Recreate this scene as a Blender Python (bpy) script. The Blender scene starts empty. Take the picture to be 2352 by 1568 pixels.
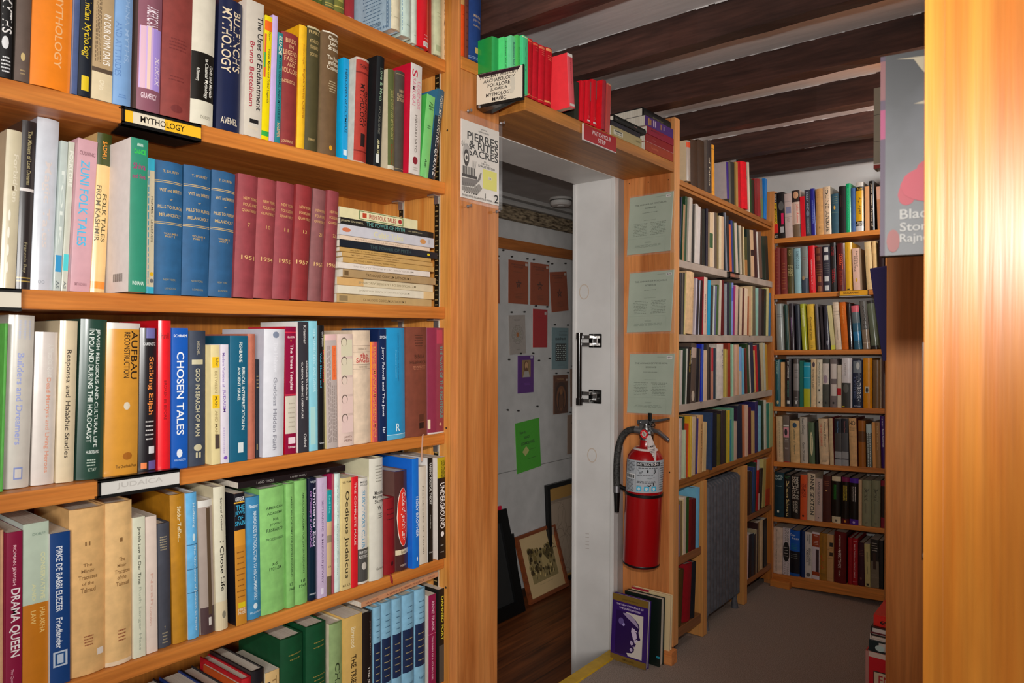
import bpy, bmesh, math, random
from mathutils import Vector, Matrix
random.seed(7)
C = bpy.context.scene.collection
sc = bpy.context.scene

# ------------------------------------------------------------------ camera, world, lights, exposure
CAM = Vector((0, 0, 1.153))
FWD = Vector((-.6252, .7804, 0))
cam = bpy.data.cameras.new('camera')
camo = bpy.data.objects.new('camera', cam); C.objects.link(camo)
camo.location = CAM
_r0, _u0, _ro = Vector((.7804, .6252, 0)), Vector((0, 0, 1)), math.radians(.1816)
_rt, _up = _r0 * math.cos(_ro) + _u0 * math.sin(_ro), _u0 * math.cos(_ro) - _r0 * math.sin(_ro)
camo.rotation_euler = Matrix((( _rt.x, _up.x, -FWD.x), (_rt.y, _up.y, -FWD.y), (_rt.z, _up.z, -FWD.z))).to_euler()
cam.sensor_width = 36; cam.lens = 25.0; cam.clip_start = .02
cam.dof.use_dof = True; cam.dof.focus_distance = 2.1; cam.dof.aperture_fstop = 13
sc.camera = camo
sc.view_settings.view_transform = 'Standard'; sc.view_settings.look = 'None'
sc.view_settings.gamma = 1; sc.view_settings.use_curve_mapping = False
sc.view_settings.exposure = -.12
w = bpy.data.worlds.new('world'); sc.world = w; w.use_nodes = True
w.node_tree.nodes['Background'].inputs[0].default_value = (1, .96, .9, 1)
w.node_tree.nodes['Background'].inputs[1].default_value = .09

def lamp(name, kind, loc, target, energy, size, **kw):
    l = bpy.data.lights.new(name, kind); o = bpy.data.objects.new(name, l); C.objects.link(o)
    o.location = loc; o.rotation_euler = (Vector(target) - Vector(loc)).to_track_quat('-Z', 'Y').to_euler()
    l.energy = energy
    if kind == 'AREA': l.shape = 'RECTANGLE'; l.size = size; l.size_y = kw.get('size_y', size)
    else: l.shadow_soft_size = size
    if kind == 'SPOT': l.spot_size = math.radians(kw['angle']); l.spot_blend = 1
    l.color = kw.get('color', (1, .97, .93))
    return o
# the flash on top of the camera, an added soft fill behind it, an added unseen fill in the back aisle
FLASH = CAM + FWD * .04 + Vector((.0094, .0075, .14))
lamp('camera_flash', 'SPOT', FLASH, FLASH + FWD * 2 + Vector((-.06, -.04, .12)), 78, .02, angle=100)
lamp('added_rear_fill', 'AREA', (1.5, -1.6, 1.45), (-1.2, 2.2, 1.0), 80, 1.0)  # added fill from behind the camera, evens out the flash falloff
lamp('added_aisle_fill', 'AREA', (-.14, 2.72, 1.85), (-1.05, 3.3, .7), 9, .3)  # added fill out of sight behind the right panel, lifts the far shelves

# ------------------------------------------------------------------ materials
def lin(c):
    c /= 255.
    return c / 12.92 if c <= .04045 else ((c + .055) / 1.055) ** 2.4
def rgb(hx, gain=1.0):
    if len(hx) == 3: hx = ''.join(a * 2 for a in hx)
    c = [lin(int(hx[i:i + 2], 16)) / gain for i in (0, 2, 4)]
    m = max(c)
    if m > .86: c = [v * .86 / m for v in c]
    return (c[0], c[1], c[2], 1)
MATS = {}
def base(name):
    m = bpy.data.materials.new(name); m.use_nodes = True
    nt = m.node_tree; b = nt.nodes['Principled BSDF']
    return m, nt, b
def plain(hx, rough=.6, metal=0., gain=1.0, coat=0., var=.0, spec=.5):
    key = (hx, rough, metal, gain, coat, var)
    if key in MATS: return MATS[key]
    m, nt, b = base('paint')
    c = rgb(hx, gain)
    b.inputs['Base Color'].default_value = c
    b.inputs['Roughness'].default_value = rough; b.inputs['Metallic'].default_value = metal
    b.inputs['Coat Weight'].default_value = coat; b.inputs['Coat Roughness'].default_value = .12
    b.inputs['Specular IOR Level'].default_value = spec
    if var:
        t = nt.nodes.new('ShaderNodeTexCoord'); n = nt.nodes.new('ShaderNodeTexNoise')
        n.inputs['Scale'].default_value = 55; n.inputs['Detail'].default_value = 5
        nt.links.new(t.outputs['Object'], n.inputs['Vector'])
        r = nt.nodes.new('ShaderNodeMapRange'); r.inputs[1].default_value = .3; r.inputs[2].default_value = .7
        r.inputs[3].default_value = 1 - var; r.inputs[4].default_value = 1 + var
        nt.links.new(n.outputs['Fac'], r.inputs[0])
        mx = nt.nodes.new('ShaderNodeVectorMath'); mx.operation = 'SCALE'
        mx.inputs[0].default_value = c[:3]
        nt.links.new(r.outputs[0], mx.inputs['Scale']); nt.links.new(mx.outputs[0], b.inputs['Base Color'])
    MATS[key] = m
    return m
def wood(name, dark, light, axis, across=26, along=1.6, rough=.45, gain=1.0, coat=.0, knots=(), fine=.14):
    """straight grained varnished softwood; knots are (x, y, z, radius) in object space"""
    m, nt, b = base(name); L = nt.links; N = nt.nodes.new
    t = N('ShaderNodeTexCoord'); mp = N('ShaderNodeMapping')
    s = [across, across, across]; s['XYZ'.index(axis)] = along; mp.inputs['Scale'].default_value = s
    L.new(t.outputs['Object'], mp.inputs['Vector'])
    n = N('ShaderNodeTexNoise'); n.inputs['Scale'].default_value = 1.0; n.inputs['Detail'].default_value = 7
    n.inputs['Roughness'].default_value = .62; n.inputs['Distortion'].default_value = .6
    L.new(mp.outputs[0], n.inputs['Vector'])
    cr = N('ShaderNodeValToRGB'); cr.color_ramp.elements[0].position = .32; cr.color_ramp.elements[1].position = .66
    cr.color_ramp.elements[0].color = rgb(dark, gain); cr.color_ramp.elements[1].color = rgb(light, gain)
    L.new(n.outputs['Fac'], cr.inputs[0])
    mp2 = N('ShaderNodeMapping'); s2 = [v * 7 for v in s]; s2['XYZ'.index(axis)] = along * 3; mp2.inputs['Scale'].default_value = s2
    L.new(t.outputs['Object'], mp2.inputs['Vector'])
    n2 = N('ShaderNodeTexNoise'); n2.inputs['Scale'].default_value = 1.0; n2.inputs['Detail'].default_value = 4
    L.new(mp2.outputs[0], n2.inputs['Vector'])
    r = N('ShaderNodeMapRange'); r.inputs[1].default_value = .3; r.inputs[2].default_value = .7
    r.inputs[3].default_value = 1 - fine; r.inputs[4].default_value = 1 + fine
    L.new(n2.outputs['Fac'], r.inputs[0])
    mx = N('ShaderNodeVectorMath'); mx.operation = 'SCALE'
    L.new(cr.outputs[0], mx.inputs[0]); L.new(r.outputs[0], mx.inputs['Scale'])
    col = mx.outputs[0]
    for (kx, ky, kz, kr) in knots:
        sb = N('ShaderNodeVectorMath'); sb.operation = 'SUBTRACT'; sb.inputs[1].default_value = (kx, ky, kz)
        L.new(t.outputs['Object'], sb.inputs[0])
        sq = N('ShaderNodeVectorMath'); sq.operation = 'MULTIPLY'
        q = [1, 1, 1]; q['XYZ'.index(axis)] = .62; sq.inputs[1].default_value = q
        L.new(sb.outputs[0], sq.inputs[0])
        ln = N('ShaderNodeVectorMath'); ln.operation = 'LENGTH'; L.new(sq.outputs[0], ln.inputs[0])
        k = N('ShaderNodeMapRange'); k.inputs[1].default_value = kr * .55; k.inputs[2].default_value = kr * 1.6
        k.inputs[3].default_value = .22; k.inputs[4].default_value = 1
        L.new(ln.outputs['Value'], k.inputs[0])
        m2 = N('ShaderNodeVectorMath'); m2.operation = 'SCALE'
        L.new(col, m2.inputs[0]); L.new(k.outputs[0], m2.inputs['Scale']); col = m2.outputs[0]
    L.new(col, b.inputs['Base Color'])
    b.inputs['Roughness'].default_value = rough; b.inputs['Coat Weight'].default_value = coat; b.inputs['Coat Roughness'].default_value = .1
    bp = N('ShaderNodeBump'); bp.inputs['Strength'].default_value = .12; bp.inputs['Distance'].default_value = .002
    L.new(n2.outputs['Fac'], bp.inputs['Height']); L.new(bp.outputs[0], b.inputs['Normal'])
    return m
def speckle(name, a, c, scale, rough=.9, bump=.0, detail=6, lo=.35, hi=.65, stretch=None):
    m, nt, b = base(name); L = nt.links; N = nt.nodes.new
    t = N('ShaderNodeTexCoord'); mp = N('ShaderNodeMapping'); mp.inputs['Scale'].default_value = stretch or (1, 1, 1)
    n = N('ShaderNodeTexNoise'); n.inputs['Scale'].default_value = scale; n.inputs['Detail'].default_value = detail
    L.new(t.outputs['Object'], mp.inputs['Vector']); L.new(mp.outputs[0], n.inputs['Vector'])
    cr = N('ShaderNodeValToRGB'); cr.color_ramp.elements[0].position = lo; cr.color_ramp.elements[1].position = hi
    cr.color_ramp.elements[0].color = a; cr.color_ramp.elements[1].color = c
    L.new(n.outputs['Fac'], cr.inputs[0]); L.new(cr.outputs[0], b.inputs['Base Color'])
    b.inputs['Roughness'].default_value = rough
    if bump:
        bp = N('ShaderNodeBump'); bp.inputs['Strength'].default_value = bump; bp.inputs['Distance'].default_value = .004
        L.new(n.outputs['Fac'], bp.inputs['Height']); L.new(bp.outputs[0], b.inputs['Normal'])
    return m
W_SHELF = wood('fir_shelf', 'a85a1c', 'd08238', 'Y', gain=.95)
W_UP = wood('fir_upright', 'b8702c', 'd89a4c', 'Z', gain=.95)
W_CASING = wood('pine_casing', 'a8602a', 'c88246', 'Z', across=20, gain=.9)
W_PANEL = wood('pine_panel', '8a4e24', 'b07240', 'Z', across=16, gain=.5, knots=((-.024 + .03, 0, .575, .02),))
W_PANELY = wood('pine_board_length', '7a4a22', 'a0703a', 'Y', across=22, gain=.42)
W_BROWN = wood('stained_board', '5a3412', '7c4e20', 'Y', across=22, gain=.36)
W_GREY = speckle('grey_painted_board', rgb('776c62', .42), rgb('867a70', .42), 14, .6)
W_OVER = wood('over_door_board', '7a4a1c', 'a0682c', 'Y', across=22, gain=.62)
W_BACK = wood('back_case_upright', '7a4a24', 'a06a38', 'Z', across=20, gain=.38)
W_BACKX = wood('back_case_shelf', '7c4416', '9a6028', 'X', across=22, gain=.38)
W_FAR = wood('aisle_panel', 'a85c20', 'c88040', 'Z', across=18, gain=.8, knots=((.05, 0, .66, .006), (.072, 0, .68, .004)))
W_POST = wood('near_post', 'c06a14', 'd88a2c', 'Z', across=30, gain=1.5, coat=.25, rough=.35, knots=((.0585, 0, 1.34 - 1.153, .0055), (.0595, 0, 1.077 - 1.153, .005)))
W_BEAM = wood('dark_beam', '2a1a16', '4c3028', 'X', across=16, along=2.2, gain=.75, rough=.5, fine=.3)
WHITE = speckle('white_paint', (.74, .715, .69, 1), (.84, .815, .79, 1), 6, .5, .05)
CEIL = speckle('ceiling_boards', (.78, .77, .76, 1), (.86, .85, .84, 1), 9, .6, .15, stretch=(1, 8, 1))
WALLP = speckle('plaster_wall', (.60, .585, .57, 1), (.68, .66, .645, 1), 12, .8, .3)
CARPET = speckle('carpet_pile', (.22, .17, .14, 1), (.56, .45, .375, 1), 330, 1., .9, 3, .3, .7)
METAL = plain('a8a8a8', .3, 1.); CHROME = plain('d8d8d8', .12, 1.); DARKM = plain('3a342c', .4, .7); BLACK = plain('0c0c0c', .4)
BLACKG = plain('101010', .2, 0, coat=.5)
SILVER = plain('b8b8bc', .35, .9)

# ------------------------------------------------------------------ mesh building
class MB:
    def __init__(s): s.v = []; s.f = []; s.m = []
    def add(s, vs, fs, mat=0):
        o = len(s.v); s.v += [tuple(v) for v in vs]
        for f in fs: s.f.append([i + o for i in f]); s.m.append(mat)
        return s
    def box(s, a, b, mat=0):
        x0, y0, z0 = a; x1, y1, z1 = b
        if x1 < x0: x0, x1 = x1, x0
        if y1 < y0: y0, y1 = y1, y0
        if z1 < z0: z0, z1 = z1, z0
        return s.add([(x0, y0, z0), (x1, y0, z0), (x1, y1, z0), (x0, y1, z0), (x0, y0, z1), (x1, y0, z1), (x1, y1, z1), (x0, y1, z1)],
                     [(0, 3, 2, 1), (4, 5, 6, 7), (0, 1, 5, 4), (1, 2, 6, 5), (2, 3, 7, 6), (3, 0, 4, 7)], mat)
    def hexa(s, b4, t4, mat=0):
        return s.add(list(b4) + list(t4), [(0, 3, 2, 1), (4, 5, 6, 7), (0, 1, 5, 4), (1, 2, 6, 5), (2, 3, 7, 6), (3, 0, 4, 7)], mat)
    def prism(s, poly, o, u, v, n, mat=0):
        """polygon (a,b) in plane o+a*u+b*v, thickened along n"""
        o, u, v, n = Vector(o), Vector(u), Vector(v), Vector(n); k = len(poly)
        p = [o + u * a + v * b for a, b in poly]; q = [x + n for x in p]
        fs = [tuple(range(k - 1, -1, -1)), tuple(range(k, 2 * k))] + [(i, (i + 1) % k, k + (i + 1) % k, k + i) for i in range(k)]
        return s.add(p + q, fs, mat)
    def tube(s, pts, r, n=12, mat=0, cap=True):
        pts = [Vector(p) for p in pts]; rs = r if isinstance(r, (list, tuple)) else [r] * len(pts)
        vs = []; fs = []; prev = None
        for i, p in enumerate(pts):
            d = (pts[min(i + 1, len(pts) - 1)] - pts[max(i - 1, 0)]).normalized()
            if prev is None: a = d.orthogonal().normalized()
            else: a = (prev - d * prev.dot(d)).normalized()
            prev = a; b = d.cross(a)
            for k in range(n):
                t = 2 * math.pi * k / n; vs.append(p + (a * math.cos(t) + b * math.sin(t)) * rs[i])
        for i in range(len(pts) - 1):
            for k in range(n): fs.append((i * n + k, i * n + (k + 1) % n, (i + 1) * n + (k + 1) % n, (i + 1) * n + k))
        if cap: fs += [tuple(range(n - 1, -1, -1)), tuple(range((len(pts) - 1) * n, len(pts) * n))]
        return s.add(vs, fs, mat)
    def lathe(s, prof, o=(0, 0, 0), ax=(0, 0, 1), n=28, mat=0):
        o = Vector(o); ax = Vector(ax).normalized(); a = ax.orthogonal().normalized(); b = ax.cross(a); vs = []; fs = []
        for r, z in prof:
            for k in range(n):
                t = 2 * math.pi * k / n; vs.append(o + ax * z + (a * math.cos(t) + b * math.sin(t)) * r)
        for i in range(len(prof) - 1):
            for k in range(n): fs.append((i * n + k, i * n + (k + 1) % n, (i + 1) * n + (k + 1) % n, (i + 1) * n + k))
        fs += [tuple(range(n - 1, -1, -1)), tuple(range((len(prof) - 1) * n, len(prof) * n))]
        return s.add(vs, fs, mat)
    def build(s, name, mats, parent=None, bevel=0., smooth=False, world=True):
        me = bpy.data.meshes.new(name); off = Vector((0, 0, 0))
        if parent is not None and world:
            p = parent
            while p is not None: off += p.location; p = p.parent
        me.from_pydata([tuple(Vector(v) - off) for v in s.v], [], s.f)
        for m in (mats if isinstance(mats, (list, tuple)) else [mats]): me.materials.append(m)
        for i, p in enumerate(me.polygons): p.material_index = s.m[i]; p.use_smooth = smooth
        me.validate()
        bm = bmesh.new(); bm.from_mesh(me)
        bmesh.ops.remove_doubles(bm, verts=bm.verts, dist=1e-6)
        bmesh.ops.recalc_face_normals(bm, faces=bm.faces)
        if bevel: bmesh.ops.bevel(bm, geom=list(bm.edges), offset=bevel, segments=2, affect='EDGES', profile=.6)
        bm.to_mesh(me); bm.free()
        o = bpy.data.objects.new(name, me); C.objects.link(o)
        if parent is not None: o.parent = parent
        if smooth: 
            for p in me.polygons: p.use_smooth = True
            try: me.set_sharp_from_angle(angle=math.radians(38))
            except Exception: pass
        return o
def tag(o, label=None, cat=None, group=None, kind=None):
    if label: o['label'] = label
    if cat: o['category'] = cat
    if group: o['group'] = group
    if kind: o['kind'] = kind
    return o
def thing(name, label, cat, loc=(0, 0, 0), rot=(0, 0, 0), group=None):
    o = bpy.data.objects.new(name, None); C.objects.link(o); o.location = loc; o.rotation_euler = rot
    o.empty_display_size = .02
    return tag(o, label, cat, group)
def struct(name, mb, mats, bevel=0.):
    return tag(mb.build(name, mats, None, bevel), kind='structure')

# ------------------------------------------------------------------ lettering: text outlines as flat triangles
TEXTS = {}
def prepare(strings):
    obs = []
    for t in sorted(set(strings)):
        cu = bpy.data.curves.new('text', 'FONT'); cu.body = t; cu.size = 1; cu.resolution_u = 3; cu.offset = .012
        o = bpy.data.objects.new('text', cu); C.objects.link(o); obs.append((t, o))
    dg = bpy.context.evaluated_depsgraph_get(); dg.update()
    for t, o in obs:
        e = o.evaluated_get(dg); me = e.to_mesh()
        vs = [(v.co.x, v.co.y) for v in me.vertices]; fs = [tuple(p.vertices) for p in me.polygons]
        e.to_mesh_clear()
        if vs:
            x0 = min(a for a, _ in vs); x1 = max(a for a, _ in vs); y0 = min(b for _, b in vs); y1 = max(b for _, b in vs)
            vs = [((a - x0) / max(x1 - x0, 1e-6), (b - y0) / max(y1 - y0, 1e-6)) for a, b in vs]
            TEXTS[t] = (vs, fs)
    for t, o in obs:
        cu = o.data; bpy.data.objects.remove(o); bpy.data.curves.remove(cu)
class Decal:
    """flat marks on a surface: local frame (a right, b up) mapped by fn(a, b, lift) -> point"""
    def __init__(s, fn, gain=1., rough=.55): s.fn = fn; s.mb = MB(); s.mats = []; s.k = 0; s.gain = gain; s.rough = rough; s.words = False
    def mi(s, hx):
        m = plain(hx, s.rough, 0., s.gain)
        if m not in s.mats: s.mats.append(m)
        return s.mats.index(m)
    def lift(s): s.k += 1; return .00018 + .00007 * s.k
    def text(s, t, a0, b0, a1, b1, hx, vert=False, slant=0.):
        if t not in TEXTS: return
        vs, fs = TEXTS[t]; l = s.lift(); s.words = True
        if vert: pts = [s.fn(a0 + (a1 - a0) * y, b1 - (b1 - b0) * x, l) for x, y in vs]
        else: pts = [s.fn(a0 + (a1 - a0) * (x + slant * (y - .5)), b0 + (b1 - b0) * y, l) for x, y in vs]
        s.mb.add(pts, fs, s.mi(hx))
    def rect(s, a0, b0, a1, b1, hx, cols=1):
        l = s.lift(); pts = []; fs = []
        for i in range(cols + 1):
            a = a0 + (a1 - a0) * i / cols; pts += [s.fn(a, b0, l), s.fn(a, b1, l)]
        for i in range(cols): fs.append((2 * i, 2 * i + 2, 2 * i + 3, 2 * i + 1))
        s.mb.add(pts, fs, s.mi(hx))
    def ell(s, a0, b0, a1, b1, hx, n=14):
        l = s.lift(); pts = []; fs = []
        for i in range(n + 1):
            t = -1 + 2 * i / n; q = math.sqrt(max(0, 1 - t * t)) * .5 + 1e-4; a = a0 + (a1 - a0) * (t + 1) / 2; bm = (b0 + b1) / 2
            pts += [s.fn(a, bm - (b1 - b0) * q, l), s.fn(a, bm + (b1 - b0) * q, l)]
        for i in range(n): fs.append((2 * i, 2 * i + 2, 2 * i + 3, 2 * i + 1))
        s.mb.add(pts, fs, s.mi(hx))
    def poly(s, ps, hx):
        l = s.lift(); s.mb.add([s.fn(a, b, l) for a, b in ps], [tuple(range(len(ps)))], s.mi(hx))
    def line(s, ps, wd, hx):
        l = s.lift(); m = s.mi(hx)
        for (ax, ay), (bx, by) in zip(ps, ps[1:]):
            d = math.hypot(bx - ax, by - ay) or 1e-6; nx, ny = -(by - ay) / d * wd / 2, (bx - ax) / d * wd / 2
            s.mb.add([s.fn(ax + nx, ay + ny, l), s.fn(bx + nx, by + ny, l), s.fn(bx - nx, by - ny, l), s.fn(ax - nx, ay - ny, l)], [(0, 1, 2, 3)], m)
    def dashes(s, a0, b0, a1, b1, hx, n, vert=False):
        """rows of print too small to read"""
        rr = random.Random(int((a0 + b0 * 7 + a1 * 3) * 1e5) % 9973)
        for i in range(n):
            if vert:
                u = a0 + (a1 - a0) * (i + .3) / n; w2 = min((a1 - a0) / n * .45, .003); p = b1
                while p > b0:
                    q = rr.uniform(.015, .06) * (b1 - b0) + .001; s.rect(u, max(b0, p - q), u + w2, p, hx); p -= q + .012 * (b1 - b0) + .0006; s.k -= 1
            else:
                v = b1 - (b1 - b0) * (i + .75) / n; h2 = min((b1 - b0) / n * .42, .0022); e = rr.uniform(0, .25) * (a1 - a0) / 2; p = a0 + e
                while p < a1 - e:
                    q = rr.uniform(.06, .2) * (a1 - a0); s.rect(p, v, min(a1 - e, p + q), v + h2, hx); p += q + .035 * (a1 - a0); s.k -= 1
        s.k += 1
    def build(s, name, parent=None, world=True):
        if not s.mb.v: return None
        me = bpy.data.meshes.new(name); off = Vector((0, 0, 0))
        if parent is not None and world:
            p = parent
            while p is not None: off += p.location; p = p.parent
        me.from_pydata([tuple(Vector(v) - off) for v in s.mb.v], [], s.mb.f)
        for m in s.mats: me.materials.append(m)
        for i, p in enumerate(me.polygons): p.material_index = s.mb.m[i]
        o = bpy.data.objects.new(name, me); C.objects.link(o)
        if parent is not None: o.parent = parent
        return o
def plane(o, u, v, n):
    o, u, v, n = Vector(o), Vector(u), Vector(v), Vector(n)
    return lambda a, b, l: o + u * a + v * b + n * l

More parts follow.
